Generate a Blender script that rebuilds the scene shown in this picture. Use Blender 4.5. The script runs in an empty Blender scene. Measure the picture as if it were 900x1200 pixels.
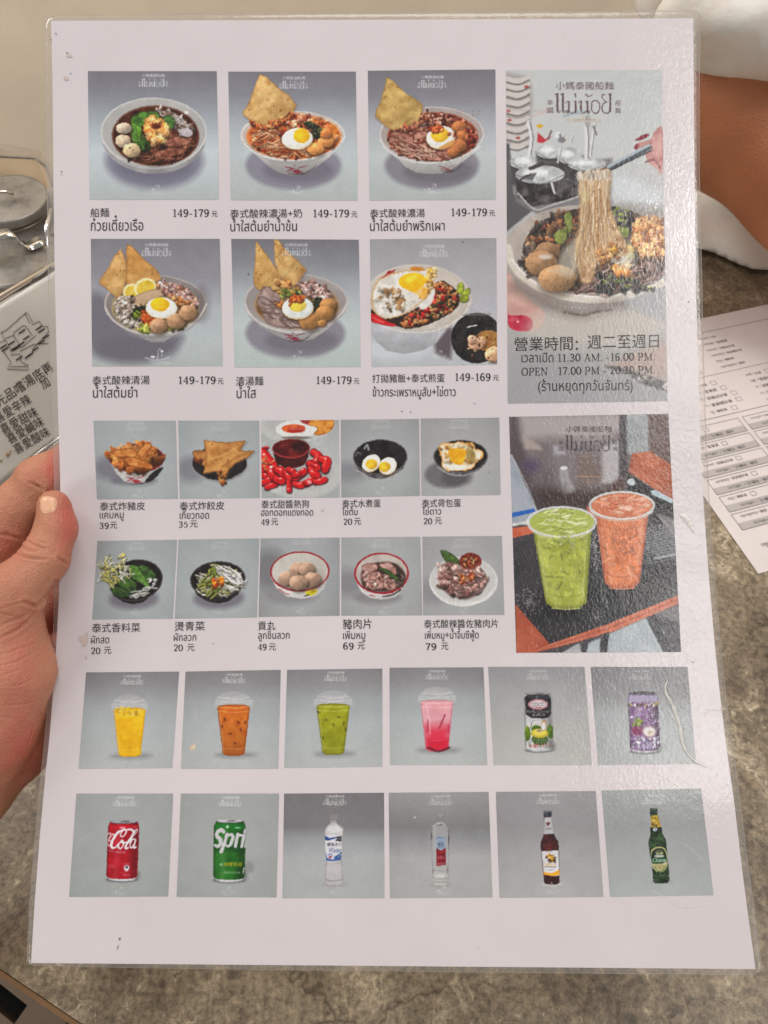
import bpy, math, random
import numpy as np
from mathutils import Vector
from mathutils.geometry import delaunay_2d_cdt
from mathutils.bvhtree import BVHTree

SC = bpy.context.scene
COL = SC.collection

# ------------------------------------------------------------------ camera
F = 901.0                      # focal length in pixels of a 900 x 1200 frame
PITCH = math.radians(53)
CAM = np.array([0.0, 0.0, 0.46])
R_ = np.array([1.0, 0, 0])
F_ = np.array([0, math.cos(PITCH), -math.sin(PITCH)])
U_ = np.array([0, math.sin(PITCH), math.cos(PITCH)])
cd = bpy.data.cameras.new("camera")
cam = bpy.data.objects.new("camera", cd)
COL.objects.link(cam)
cam.location = CAM
cam.rotation_euler = (math.pi / 2 - PITCH, 0, 0)
cd.sensor_fit = 'VERTICAL'
cd.sensor_height = 36.0
cd.lens = 36.0 * F / 1200.0
cd.clip_start = 0.02
cd.clip_end = 50
cd.dof.use_dof = True
cd.dof.focus_distance = 0.345
cd.dof.aperture_fstop = cd.lens / 1.15
SC.camera = cam

# ------------------------------------------------------------------ world, lamps, exposure
w = bpy.data.worlds.new("World")
SC.world = w
w.use_nodes = True
w.node_tree.nodes['Background'].inputs[0].default_value = (1.0, 0.975, 0.955, 1)
w.node_tree.nodes['Background'].inputs[1].default_value = 0.21
SC.view_settings.view_transform = 'Standard'
SC.view_settings.look = 'None'
SC.view_settings.exposure = 0.14
SC.view_settings.gamma = 1


def area(name, loc, target, sx, sy, power, col=(1, 1, 1)):
    l = bpy.data.lights.new(name, 'AREA')
    l.shape = 'RECTANGLE'
    l.size, l.size_y = sx, sy
    l.energy = power
    l.color = col
    o = bpy.data.objects.new(name, l)
    COL.objects.link(o)
    o.location = loc
    d = Vector(target) - Vector(loc)
    o.rotation_euler = d.to_track_quat('-Z', 'Y').to_euler()
    return o


area("ceiling_lamp", (0.12, 0.92, 1.9), (0, 0.5, 0.1), 0.9, 0.6, 10, (1, 0.98, 0.965))
area("ceiling_panel", (0.98, -0.28, 1.9), (0.98, -0.28, 0), 0.5, 1.0, 7.5, (1, 0.985, 0.95))
area("wall_fill", (-1.30, 0.95, 1.55), (-.5, 1.2, 0.15), 0.6, 0.6, 12, (1, 0.965, 0.92))  # added fill without a fixture, brightens the wall and tray corner
area("far_fill", (-2.1, -1.8, 0.95), (0, 0.6, 0.2), 1.2, 0.9, 22, (1, 0.965, 0.92))  # added low fill from behind left, lifts the wall and shirt
area("side_fill", (2.2, -1.6, 1.0), (.2, 0.7, 0.2), 1.2, 0.9, 10, (1, 0.965, 0.93))  # invented fill from the right for the guest's arm and shirt
area("ceiling_tube", (1.40, -0.25, 1.9), (0.7, -0.2, 0.4), 0.10, 1.1, 7, (1, 0.98, 0.92))

# ------------------------------------------------------------------ geometry helpers


def unproj(X, Y, d):
    X = np.asarray(X, float); Y = np.asarray(Y, float); d = np.asarray(d, float)
    return (CAM + d[..., None] * (F_ + ((X - 450) / F)[..., None] * R_ + ((600 - Y) / F)[..., None] * U_))


def onz(X, Y, z):
    """where the ray through a picture point meets the level z"""
    v = F_ + (X - 450) / F * R_ + (600 - Y) / F * U_
    return CAM + v * ((z - CAM[2]) / v[2])


def lin(c):
    c = np.asarray(c, float) / 255.0
    return np.where(c <= 0.04045, c / 12.92, ((c + 0.055) / 1.055) ** 2.4)


def alb(c, k=1.38):
    a = np.clip(lin(c) * k, 0.002, 0.9)
    return (float(a[0]), float(a[1]), float(a[2]), 1.0)


def mesh_obj(name, verts, faces, mat=None, parent=None, smooth=True, mats=None, fmat=None):
    me = bpy.data.meshes.new(name)
    verts = np.asarray(verts, np.float32).reshape(-1, 3)
    if isinstance(faces, np.ndarray) and faces.ndim == 2:
        n, k = faces.shape
        me.vertices.add(len(verts)); me.vertices.foreach_set('co', verts.ravel())
        me.loops.add(n * k); me.loops.foreach_set('vertex_index', faces.astype(np.int32).ravel())
        me.polygons.add(n)
        me.polygons.foreach_set('loop_start', np.arange(0, n * k, k, dtype=np.int32))
        me.polygons.foreach_set('loop_total', np.full(n, k, np.int32))
        me.update(calc_edges=True)
    else:
        me.from_pydata([tuple(map(float, v)) for v in verts], [], [tuple(map(int, f)) for f in faces])
    me.validate()
    if mats:
        for m in mats:
            me.materials.append(m)
    elif mat:
        me.materials.append(mat)
    if fmat is not None:
        me.polygons.foreach_set('material_index', np.asarray(fmat, np.int32))
    if smooth:
        me.polygons.foreach_set('use_smooth', np.ones(len(me.polygons), bool))
    o = bpy.data.objects.new(name, me)
    COL.objects.link(o)
    if parent:
        o.parent = parent
        o.matrix_parent_inverse = parent.matrix_world.inverted()
    return o


def empty(name, loc):
    o = bpy.data.objects.new(name, None)
    COL.objects.link(o)
    o.location = [float(x) for x in loc]
    o.empty_display_size = 0.02
    bpy.context.view_layer.update()
    return o


def tag(o, label=None, cat=None, group=None, kind=None):
    if label: o['label'] = label
    if cat: o['category'] = cat
    if group: o['group'] = group
    if kind: o['kind'] = kind
    return o


def grid_faces(nu, nv):
    i = np.arange(nu - 1)[:, None]; j = np.arange(nv - 1)[None, :]
    a = i * nv + j
    return np.stack([a, a + 1, a + nv + 1, a + nv], -1).reshape(-1, 4)


class MB:
    """collects shapes for one mesh"""
    def __init__(s): s.v = []; s.f = []; s.m = []

    def add(s, v, f, m=0):
        o = len(s.v)
        s.v += [tuple(map(float, p)) for p in v]
        for q in f:
            s.f.append(tuple(int(i) + o for i in q)); s.m.append(m)

    def lathe(s, prof, c, n=48, m=0, ax=None, cap=True):
        ax = np.array([0, 0, 1.0]) if ax is None else np.asarray(ax, float) / np.linalg.norm(ax)
        t = np.array([1.0, 0, 0]) if abs(ax[0]) < 0.9 else np.array([0, 1.0, 0])
        a = np.cross(ax, t); a /= np.linalg.norm(a); b = np.cross(ax, a)
        c = np.asarray(c, float); v = []
        for r, z in prof:
            for k in range(n):
                th = 2 * math.pi * k / n
                v.append(c + ax * z + r * (a * math.cos(th) + b * math.sin(th)))
        f = []
        for i in range(len(prof) - 1):
            for k in range(n):
                k2 = (k + 1) % n
                f.append((i * n + k, i * n + k2, (i + 1) * n + k2, (i + 1) * n + k))
        if cap:
            f.append(tuple(range(n))[::-1]); f.append(tuple((len(prof) - 1) * n + k for k in range(n)))
        s.add(v, f, m)

    def tube(s, pts, r, n=12, m=0):
        pts = [np.asarray(p, float) for p in pts]; v = []; prev = None
        for i, p in enumerate(pts):
            t = pts[min(i + 1, len(pts) - 1)] - pts[max(i - 1, 0)]; t /= np.linalg.norm(t)
            if prev is None:
                q = np.array([0, 0, 1.0]) if abs(t[2]) < 0.9 else np.array([1.0, 0, 0])
                a = np.cross(t, q)
            else:
                a = prev - t * np.dot(prev, t)
            a /= np.linalg.norm(a); prev = a; b = np.cross(t, a)
            for k in range(n):
                th = 2 * math.pi * k / n
                v.append(p + r * (a * math.cos(th) + b * math.sin(th)))
        f = [(i * n + k, i * n + (k + 1) % n, (i + 1) * n + (k + 1) % n, (i + 1) * n + k) for i in range(len(pts) - 1) for k in range(n)]
        f.append(tuple(range(n))[::-1]); f.append(tuple((len(pts) - 1) * n + k for k in range(n)))
        s.add(v, f, m)

    def ribbon(s, pts, wdir, wid, th, m=0):
        """bent strip: centre line pts, width direction wdir, thickness th"""
        pts = [np.asarray(p, float) for p in pts]; wd = np.asarray(wdir, float); wd /= np.linalg.norm(wd); v = []
        for i, p in enumerate(pts):
            t = pts[min(i + 1, len(pts) - 1)] - pts[max(i - 1, 0)]; t /= np.linalg.norm(t)
            nn = np.cross(t, wd); nn /= np.linalg.norm(nn)
            v += [p - wd * wid / 2 - nn * th / 2, p + wd * wid / 2 - nn * th / 2, p + wd * wid / 2 + nn * th / 2, p - wd * wid / 2 + nn * th / 2]
        f = [(i * 4 + k, i * 4 + (k + 1) % 4, i * 4 + 4 + (k + 1) % 4, i * 4 + 4 + k) for i in range(len(pts) - 1) for k in range(4)]
        f += [(3, 2, 1, 0), tuple((len(pts) - 1) * 4 + k for k in range(4))]
        s.add(v, f, m)

    def prism(s, base, ext, m=0):
        base = [np.asarray(p, float) for p in base]; n = len(base); ext = np.asarray(ext, float)
        v = base + [p + ext for p in base]
        f = [tuple(range(n))[::-1], tuple(range(n, 2 * n))] + [(k, (k + 1) % n, n + (k + 1) % n, n + k) for k in range(n)]
        s.add(v, f, m)

    def build(s, name, mats, parent=None, smooth=False):
        mats = mats if isinstance(mats, list) else [mats]
        return mesh_obj(name, s.v, s.f, parent=parent, smooth=smooth, mats=mats, fmat=s.m)


def bevel(o, w, seg=3):
    m = o.modifiers.new('bevel', 'BEVEL'); m.width = w; m.segments = seg; m.limit_method = 'ANGLE'
    m.angle_limit = math.radians(40)
    return o


def catmull(p, n=10, closed=False):
    p = np.asarray(p, float)
    if len(p) < 3 and not closed:
        t = np.linspace(0, 1, n + 1)[:, None]
        return p[0] * (1 - t) + p[-1] * t
    q = np.vstack([p[-1], p, p[0], p[1]]) if closed else np.vstack([2 * p[0] - p[1], p, 2 * p[-1] - p[-2]])
    out = []
    for i in range(1, len(q) - 2):
        a, b, c, d = q[i - 1], q[i], q[i + 1], q[i + 2]
        for t in np.linspace(0, 1, n, endpoint=False):
            out.append(0.5 * (2 * b + (c - a) * t + (2 * a - 5 * b + 4 * c - d) * t * t + (3 * b - a - 3 * c + d) * t ** 3))
    if not closed: out.append(q[-2])
    return np.array(out)


def surfnet(vals, lo, h):
    """naive surface nets on a scalar grid (negative inside)"""
    s = vals < 0
    nx, ny, nz = vals.shape
    acc = np.zeros((nx - 1, ny - 1, nz - 1, 3)); cnt = np.zeros((nx - 1, ny - 1, nz - 1))
    cr = [(0, 0, 0), (1, 0, 0), (0, 1, 0), (1, 1, 0), (0, 0, 1), (1, 0, 1), (0, 1, 1), (1, 1, 1)]
    def sub(A, c): return A[c[0]:nx - 1 + c[0], c[1]:ny - 1 + c[1], c[2]:nz - 1 + c[2]]
    for i in range(8):
        for j in range(i + 1, 8):
            if sum(abs(a - b) for a, b in zip(cr[i], cr[j])) != 1: continue
            m = sub(s, cr[i]) != sub(s, cr[j])
            if not m.any(): continue
            va = sub(vals, cr[i])[m]; vb = sub(vals, cr[j])[m]
            t = (va / (va - vb))[:, None]
            acc[m] += np.array(cr[i]) * (1 - t) + np.array(cr[j]) * t
            cnt[m] += 1
    act = cnt > 0
    idx = -np.ones(act.shape, np.int64); idx[act] = np.arange(act.sum())
    base = np.argwhere(act)
    v = lo + h * (base + acc[act] / cnt[act][:, None])
    fs = []
    for ax in range(3):
        a1, a2 = (ax + 1) % 3, (ax + 2) % 3
        sl0 = [slice(None)] * 3; sl1 = [slice(None)] * 3
        sl0[ax] = slice(0, -1); sl1[ax] = slice(1, None)
        A, B = s[tuple(sl0)], s[tuple(sl1)]
        pts = np.argwhere(A != B)
        ok = (pts[:, a1] > 0) & (pts[:, a2] > 0) & (pts[:, a1] < vals.shape[a1] - 1) & (pts[:, a2] < vals.shape[a2] - 1)
        pts = pts[ok]
        inside = A[tuple(pts.T)]
        e1 = np.zeros(3, int); e1[a1] = 1; e2 = np.zeros(3, int); e2[a2] = 1
        q = [idx[tuple((pts - d).T)] for d in (e1 + e2, e2, 0 * e1, e1)]
        q = np.stack(q, 1)
        q[~inside] = q[~inside][:, ::-1]
        fs.append(q)
    return v, np.vstack(fs)


def sd_cone(P, a, b, ra, rb):
    a = np.asarray(a, float); b = np.asarray(b, float); ab = b - a
    t = np.clip(((P - a) @ ab) / (ab @ ab + 1e-12), 0, 1)
    return np.linalg.norm(P - a - t[..., None] * ab, axis=-1) - (ra + (rb - ra) * t)


def smin(a, b, k):
    h = np.clip(0.5 + 0.5 * (b - a) / k, 0, 1)
    return b + (a - b) * h - k * h * (1 - h)


# ------------------------------------------------------------------ material helpers


class N:
    def __init__(s, name):
        s.m = bpy.data.materials.new(name); s.m.use_nodes = True
        s.t = s.m.node_tree; s.b = s.t.nodes['Principled BSDF']; s.out = s.t.nodes['Material Output']

    def n(s, typ, **k):
        x = s.t.nodes.new(typ)
        for a, b in k.items(): setattr(x, a, b)
        return x

    def l(s, a, b): s.t.links.new(a, b)

    def noise(s, scale, detail=4, rough=0.6, vec=None, dist=0):
        x = s.n('ShaderNodeTexNoise'); x.inputs['Scale'].default_value = scale; x.inputs['Detail'].default_value = detail
        x.inputs['Roughness'].default_value = rough; x.inputs['Distortion'].default_value = dist
        if vec: s.l(vec, x.inputs['Vector'])
        return x

    def ramp(s, fac, stops):
        r = s.n('ShaderNodeValToRGB'); e = r.color_ramp.elements
        while len(e) < len(stops): e.new(0.5)
        for q, (p, c) in zip(e, stops): q.position = p; q.color = c if len(c) == 4 else (*c, 1)
        s.l(fac, r.inputs[0]); return r

    def mix(s, fac, a, b, mode='MIX'):
        x = s.n('ShaderNodeMix'); x.data_type = 'RGBA'; x.blend_type = mode
        for v, i in ((fac, 0), (a, 6), (b, 7)):
            if hasattr(v, 'is_linked'): s.l(v, x.inputs[i])
            else: x.inputs[i].default_value = v
        return x.outputs[2]

    def bump(s, h, strength, dist=0.001, to=True):
        x = s.n('ShaderNodeBump'); x.inputs['Strength'].default_value = strength; x.inputs['Distance'].default_value = dist
        s.l(h, x.inputs['Height'])
        if to: s.l(x.outputs[0], s.b.inputs['Normal'])
        return x.outputs[0]

    def set(s, **k):
        for a, b in k.items(): s.b.inputs[a.replace('_', ' ')].default_value = b
        return s

    def obj(s):
        return s.n('ShaderNodeTexCoord').outputs['Object']


def simple(name, c, rough=0.5, metal=0.0, nz=0.0, nscale=60, bump=0.0, k=1.38):
    m = N(name); m.set(Roughness=rough, Metallic=metal)
    a = np.array(alb(c, k)[:3])
    if nz:
        o = m.obj(); t = m.noise(nscale, 5, 0.6, o)
        r = m.ramp(t.outputs[0], [(0.3, tuple(np.clip(a * (1 - nz), 0, 1))), (0.7, tuple(np.clip(a * (1 + nz), 0, 1)))])
        m.l(r.outputs[0], m.b.inputs['Base Color'])
        if bump: m.bump(t.outputs[0], bump, 0.001)
    else:
        m.b.inputs['Base Color'].default_value = (*a, 1)
    return m.m
# ------------------------------------------------------------------ lettering
_gl = {}


def raw_loops(text, thin=0.0):
    """closed outlines of a text in the built-in lettering, size 1"""
    if (text, thin) in _gl: return _gl[(text, thin)]
    c = bpy.data.curves.new('lettering', 'FONT'); c.body = text; c.size = 1; c.fill_mode = 'NONE'; c.resolution_u = 3; c.offset = thin
    o = bpy.data.objects.new('lettering', c); COL.objects.link(o)
    bpy.context.view_layer.update()
    me = o.to_mesh()
    n = len(me.vertices); co = np.zeros(n * 3); me.vertices.foreach_get('co', co); co = co.reshape(-1, 3)[:, :2].copy()
    ed = np.zeros(len(me.edges) * 2, np.int64); me.edges.foreach_get('vertices', ed); ed = ed.reshape(-1, 2)
    o.to_mesh_clear(); bpy.data.objects.remove(o); bpy.data.curves.remove(c)
    adj = {}
    for a, b in ed: adj.setdefault(int(a), []).append(int(b)); adj.setdefault(int(b), []).append(int(a))
    seen = set(); loops = []
    for a in range(n):
        if a in seen or a not in adj: continue
        lp = [a]; seen.add(a); cur = a
        while True:
            nx = [b for b in adj[cur] if b not in seen]
            if not nx: break
            cur = nx[0] if len(lp) > 1 else min(nx); lp.append(cur); seen.add(cur)
        if len(lp) > 2: loops.append(co[lp])
    _gl[(text, thin)] = loops
    return loops


UPV = 'ิีึืั็'; TONE = '่้๊๋์'


def loops_of(text, thin=0.0):
    lp = [l.copy() for l in raw_loops(text, thin)]
    if not any('\u0e00' < ch < '\u0e7f' for ch in text): return lp
    k = 0
    for i, ch in enumerate(text):
        if ch == ' ': continue
        n = len(raw_loops(ch))
        nxt = text[i + 1] if i + 1 < len(text) else ''
        prv = text[i - 1] if i else ''
        if ch in TONE and (prv in UPV or nxt == 'ำ'):
            for l in lp[k:k + n]: l[:, 1] += 0.2
        k += n
    return lp


def winding(px, py, loops):
    w_ = np.zeros(px.shape, np.int32)
    for l in loops:
        a = l; b = np.roll(l, -1, 0)
        x0, x1 = l[:, 0].min(), l[:, 0].max(); y0, y1 = l[:, 1].min(), l[:, 1].max()
        sel = (px <= x1) & (py >= y0) & (py <= y1)
        if not sel.any(): continue
        qx, qy = px[sel], py[sel]; ww = np.zeros(qx.shape, np.int32)
        for (ax, ay), (bx, by) in zip(a, b):
            if ay == by: continue
            up = (ay <= qy) & (by > qy); dn = (by <= qy) & (ay > qy)
            m = up | dn
            if not m.any(): continue
            xi = ax + (qy - ay) * (bx - ax) / (by - ay)
            ww += np.where(up & (xi > qx), 1, 0) - np.where(dn & (xi > qx), 1, 0)
        w_[sel] += ww
    return w_


_fill = {}


def fill_text(text, thin=0.0):
    """flat triangles of a text: overlapping outlines are merged"""
    if (text, thin) in _fill: return _fill[(text, thin)]
    loops = loops_of(text, thin)
    V, E = [], []
    for l in loops:
        o = len(V); V += [Vector((float(x), float(y))) for x, y in l]
        E += [(o + i, o + (i + 1) % len(l)) for i in range(len(l))]
    r = delaunay_2d_cdt(V, E, [], 0, 1e-5)
    v = np.array([tuple(p) for p in r[0]]); f = np.array(r[2])
    c = v[f].mean(1)
    keep = winding(c[:, 0], c[:, 1], loops) != 0
    f = f[keep]
    _fill[(text, thin)] = (v, f)
    return v, f


def ell_pts(cx, cy, rx, ry, n=20, a0=0, a1=360):
    t = np.radians(np.linspace(a0, a1, n))
    return np.stack([cx + rx * np.cos(t), cy + ry * np.sin(t)], 1)


# a small serif alphabet drawn with a broad nib: strokes (points, smooth, fixed width or None)
GL = {
 '0': (0.54, [(ell_pts(.27, .35, .2, .33, 24), 0, None)]),
 '1': (0.46, [([(.25, 0), (.25, .68)], 0, .1), ([(.11, .57), (.25, .68)], 0, .05), ([(.12, .02), (.38, .02)], 0, .045)]),
 '2': (0.54, [([(.1, .52), (.14, .64), (.27, .68), (.41, .6), (.42, .46), (.3, .27), (.1, .05)], 1, None), ([(.09, .04), (.45, .04)], 0, .08)]),
 '3': (0.54, [([(.1, .57), (.2, .67), (.33, .66), (.4, .54), (.34, .42), (.2, .37)], 1, None), ([(.2, .37), (.37, .32), (.43, .18), (.34, .04), (.2, .02), (.09, .11)], 1, None)]),
 '4': (0.54, [([(.36, 0), (.36, .68)], 0, .1), ([(.36, .68), (.05, .21)], 0, .05), ([(.05, .21), (.49, .21)], 0, .05), ([(.26, .02), (.46, .02)], 0, .045)]),
 '6': (0.54, [([(.42, .6), (.3, .68), (.17, .57), (.1, .32), (.16, .08), (.28, .02), (.41, .1), (.42, .28), (.3, .41), (.14, .32)], 1, None)]),
 '7': (0.52, [([(.08, .64), (.46, .64)], 0, .08), ([(.45, .64), (.32, .38), (.23, 0)], 1, .1), ([(.09, .52), (.09, .66)], 0, .04)]),
 '9': (0.54, [([(.11, .08), (.23, .01), (.36, .12), (.43, .37), (.37, .6), (.25, .66), (.12, .58), (.11, .4), (.23, .27), (.39, .36)], 1, None)]),
 '5': (0.54, [([(.42, .64), (.15, .64), (.13, .38)], 0, .06), ([(.13, .38), (.28, .45), (.43, .36), (.43, .15), (.3, .02), (.1, .06)], 1, None)]),
 '.': (0.28, [([(.09, .05), (.17, .05)], 0, .1)]),
 '-': (0.38, [([(.05, .24), (.31, .24)], 0, .06)]),
 ' ': (0.3, []),
 'A': (0.7, [([(.34, .68), (.1, .0)], 0, .045), ([(.34, .68), (.58, 0)], 0, .1), ([(.18, .23), (.5, .23)], 0, .045), ([(.02, .02), (.2, .02)], 0, .04), ([(.46, .02), (.68, .02)], 0, .04)]),
 'M': (0.88, [([(.14, 0), (.14, .66)], 0, .05), ([(.14, .68), (.42, .06)], 0, .1), ([(.42, .06), (.72, .68)], 0, .045), ([(.72, 0), (.72, .68)], 0, .1), ([(.04, .02), (.25, .02)], 0, .04), ([(.6, .02), (.84, .02)], 0, .04), ([(.04, .66), (.16, .66)], 0, .04), ([(.7, .66), (.84, .66)], 0, .04)]),
 'P': (0.62, [([(.16, 0), (.16, .68)], 0, .1), ([(.16, .65), (.4, .65), (.53, .5), (.4, .33), (.16, .32)], 1, None), ([(.05, .02), (.28, .02)], 0, .04), ([(.05, .66), (.16, .66)], 0, .04)]),
 'O': (0.74, [(ell_pts(.36, .34, .29, .33, 24), 0, None)]),
 'E': (0.62, [([(.16, 0), (.16, .68)], 0, .1), ([(.05, .66), (.53, .66)], 0, .045), ([(.05, .02), (.56, .02)], 0, .045), ([(.16, .35), (.42, .35)], 0, .045), ([(.54, .66), (.54, .5)], 0, .04), ([(.56, .02), (.56, .19)], 0, .04), ([(.42, .27), (.42, .43)], 0, .04)]),
 'N': (0.76, [([(.14, 0), (.14, .66)], 0, .05), ([(.14, .68), (.6, .02)], 0, .1), ([(.6, .0), (.6, .66)], 0, .05), ([(.04, .02), (.25, .02)], 0, .04), ([(.5, .66), (.72, .66)], 0, .04), ([(.04, .66), (.16, .66)], 0, .04)]),
}


def strip(pts, wid):
    """quads of a pen stroke in the plane; wid None means a broad nib"""
    p = np.asarray(pts, float)
    t = np.gradient(p, axis=0); L = np.linalg.norm(t, axis=1)[:, None] + 1e-9; t = t / L
    n = np.stack([-t[:, 1], t[:, 0]], 1)
    if wid is None: wv = .045 + .07 * np.abs(t[:, 1])
    else: wv = np.broadcast_to(np.asarray(wid, float), (len(p),))
    a = p + n * wv[:, None] / 2; b = p - n * wv[:, None] / 2
    v = np.empty((2 * len(p), 2)); v[0::2] = a; v[1::2] = b
    i = np.arange(len(p) - 1) * 2
    f = np.concatenate([np.stack([i, i + 1, i + 3], 1), np.stack([i, i + 3, i + 2], 1)])
    return v, f


def serif_text(text):
    V, Fc = [], []; x = 0; o = 0
    for ch in text:
        adv, st = GL[ch]
        for pts, sm, wd in st:
            p = np.asarray(pts, float)
            p = catmull(p, 6) if sm else p
            v, f = strip(p, wd)
            V.append(v + (x, 0)); Fc.append(f + o); o += len(v)
        x += adv
    return np.vstack(V), np.vstack(Fc)


# the shop's lettering, as pen strokes in a 900 x 614 box: (points, width)
def logo_strokes():
    S = []
    def st(p, w_, sm=True): S.append((catmull(p, 8) if sm else np.asarray(p, float), w_))
    for x in (188, 240):
        st([(x, 208), (x, 370)], 17, False); st([(x - 24, 209), (x, 209)], 7, False)
        st([(x, 365), (x + 8, 386), (x + 30, 366)], 6)
    st([(268, 300), (280, 276), (297, 284)], 6); st([(297, 280), (297, 375)], 15, False); st(ell_pts(288, 377, 11, 11, 14), 8, False)
    st([(299, 368), (325, 390), (350, 378), (362, 362)], 6); st([(362, 278), (362, 380)], 15, False); st([(345, 279), (362, 279)], 6, False)
    st([(360, 205), (360, 233)], 11, False); st([(350, 207), (362, 207)], 6, False)
    st([(385, 292), (398, 276), (412, 282)], 6); st([(412, 278), (412, 362)], 15, False); st([(412, 358), (425, 388), (452, 384), (474, 362)], 7)
    st([(474, 278), (474, 375)], 15, False); st([(456, 279), (474, 279)], 6, False); st(ell_pts(482, 379, 10, 10, 14), 8, False)
    st([(455, 222), (462, 210), (474, 214), (478, 234), (520, 216)], 7)
    st([(512, 310), (518, 285), (545, 268), (582, 285), (592, 325), (582, 370), (553, 391), (522, 375), (514, 340), (518, 318)], 9)
    st([(640, 216), (622, 212), (615, 236), (628, 262), (655, 282), (626, 300), (616, 325), (616, 360)], 8)
    st([(616, 325), (618, 365), (640, 388), (668, 388), (692, 366)], 10); st([(692, 208), (692, 370)], 16, False); st([(672, 209), (694, 209)], 6, False)
    return S


LOGO = logo_strokes()
LOGO_T = [('小媽泰國船麵', 172, 725, 165, 90), ('泰', 90, 145, 312, 262), ('國', 88, 146, 390, 338), ('船', 738, 792, 320, 264), ('麵', 738, 792, 390, 338)]
# ------------------------------------------------------------------ setting: wall, floor, table
def mat_wall():
    m = N("wall_plaster"); o = m.obj(); t = m.noise(6, 5, .6, o); t2 = m.noise(40, 4, .6, o)
    a = np.array(alb((216, 201, 178), 1.3)[:3])
    r = m.ramp(t.outputs[0], [(.35, tuple(a * .93)), (.65, tuple(a * 1.05))]); m.l(r.outputs[0], m.b.inputs['Base Color']); m.set(Roughness=.75); m.bump(t2.outputs[0], .15, .002)
    return m.m


def mat_stone():
    m = N("stone_laminate"); o = m.obj()
    warp = m.noise(9, 5, .65, o); va = m.n('ShaderNodeVectorMath', operation='SCALE'); m.l(warp.outputs['Color'], va.inputs[0]); va.inputs['Scale'].default_value = .10
    vb = m.n('ShaderNodeVectorMath', operation='ADD'); m.l(o, vb.inputs[0]); m.l(va.outputs[0], vb.inputs[1]); wv = vb.outputs[0]
    mp = m.n('ShaderNodeMapping'); m.l(wv, mp.inputs[0]); mp.inputs['Rotation'].default_value = (0, 0, .7); mp.inputs['Scale'].default_value = (1, .42, 1)
    big = m.noise(9, 6, .62, wv); mid = m.noise(40, 9, .74, mp.outputs[0], .6); fine = m.noise(260, 6, .8, o)
    c = lambda *q: tuple(alb(np.array(q) * .93 + np.mean(q) * .07, 1.3)[:3])
    base = m.ramp(big.outputs[0], [(.32, c(74, 61, 47)), (.45, c(112, 97, 78)), (.56, c(138, 123, 101)), (.68, c(172, 157, 132))])
    sp = m.ramp(mid.outputs[0], [(.36, c(44, 34, 25)), (.46, c(110, 96, 79)), (.56, c(134, 120, 99)), (.66, c(196, 182, 156))])
    b1 = m.mix(.6, base.outputs[0], sp.outputs[0])
    fr = m.ramp(fine.outputs[0], [(.36, (.34, .32, .30)), (.5, (1, 1, 1)), (.64, (1.75, 1.7, 1.6))]); b2 = m.mix(.75, b1, fr.outputs[0], 'MULTIPLY')
    vo = m.n('ShaderNodeTexVoronoi', feature='DISTANCE_TO_EDGE'); vo.inputs['Scale'].default_value = 7.5; m.l(wv, vo.inputs['Vector'])
    cr = m.ramp(vo.outputs['Distance'], [(.0, (.7, .7, .7)), (.012, (0, 0, 0))]); mk = m.ramp(big.outputs[0], [(.50, (0, 0, 0)), (.62, (1, 1, 1))]); f = m.mix(1.0, cr.outputs[0], mk.outputs[0], 'MULTIPLY')
    b3 = m.mix(f, b2, (*c(62, 47, 34), 1))
    vo2 = m.n('ShaderNodeTexVoronoi', feature='DISTANCE_TO_EDGE'); vo2.inputs['Scale'].default_value = 34; m.l(wv, vo2.inputs['Vector'])
    cr2 = m.ramp(vo2.outputs['Distance'], [(.0, (1, 1, 1)), (.03, (0, 0, 0))]); mk2 = m.ramp(mid.outputs[0], [(.54, (0, 0, 0)), (.64, (1, 1, 1))]); f2 = m.mix(1.0, cr2.outputs[0], mk2.outputs[0], 'MULTIPLY')
    b4 = m.mix(f2, b3, (*c(206, 192, 164), 1))
    rust = m.noise(3.2, 3, .5, wv); rr = m.ramp(rust.outputs[0], [(.62, (0, 0, 0)), (.74, (.55, .55, .55))]); b5 = m.mix(rr.outputs[0], b4, (*c(138, 92, 48), 1))
    m.l(b5, m.b.inputs['Base Color']); m.set(Roughness=.42); m.bump(mid.outputs[0], .25, .0015)
    return m.m


M_WALL = mat_wall(); M_STONE = mat_stone()
M_FLOOR = simple("floor_tile", (92, 76, 60), .5, 0, .12, 8)
M_EDGE = simple("wood_edging", (122, 92, 62), .45, 0, .15, 60)
M_STEEL = N("brushed_steel")
_o = M_STEEL.obj(); _t = M_STEEL.noise(35, 6, .7, _o); _t2 = M_STEEL.noise(9, 3, .5, _o)
_r = M_STEEL.ramp(_t.outputs[0], [(.3, (.13, .12, .105)), (.5, (.27, .25, .225)), (.75, (.40, .375, .34))]); M_STEEL.l(_r.outputs[0], M_STEEL.b.inputs['Base Color'])
_q = M_STEEL.ramp(_t2.outputs[0], [(.3, (.28, .28, .28)), (.7, (.5, .5, .5))]); M_STEEL.l(_q.outputs[0], M_STEEL.b.inputs['Roughness']); M_STEEL.set(Metallic=.55); M_STEEL.bump(_t.outputs[0], .12, .0006); M_STEEL = M_STEEL.m
M_STEEL2 = simple("polished_steel", (196, 190, 182), .2, 1.0, .08, 30)
M_JAR = simple("dull_steel", (120, 112, 102), .35, .8, .1, 30)
M_CHROME = simple("chrome", (206, 204, 200), .12, 1.0)
M_DARK = simple("dark_inside", (24, 20, 17), .7)
M_BLACK = simple("slot_shade", (8, 8, 8), .9); M_TRAY = simple("wall_toned_steel", (198, 184, 162), .5, .25, .06, 20); M_RIM = simple("grey_steel", (132, 122, 110), .45, .5, .1, 40)

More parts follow.
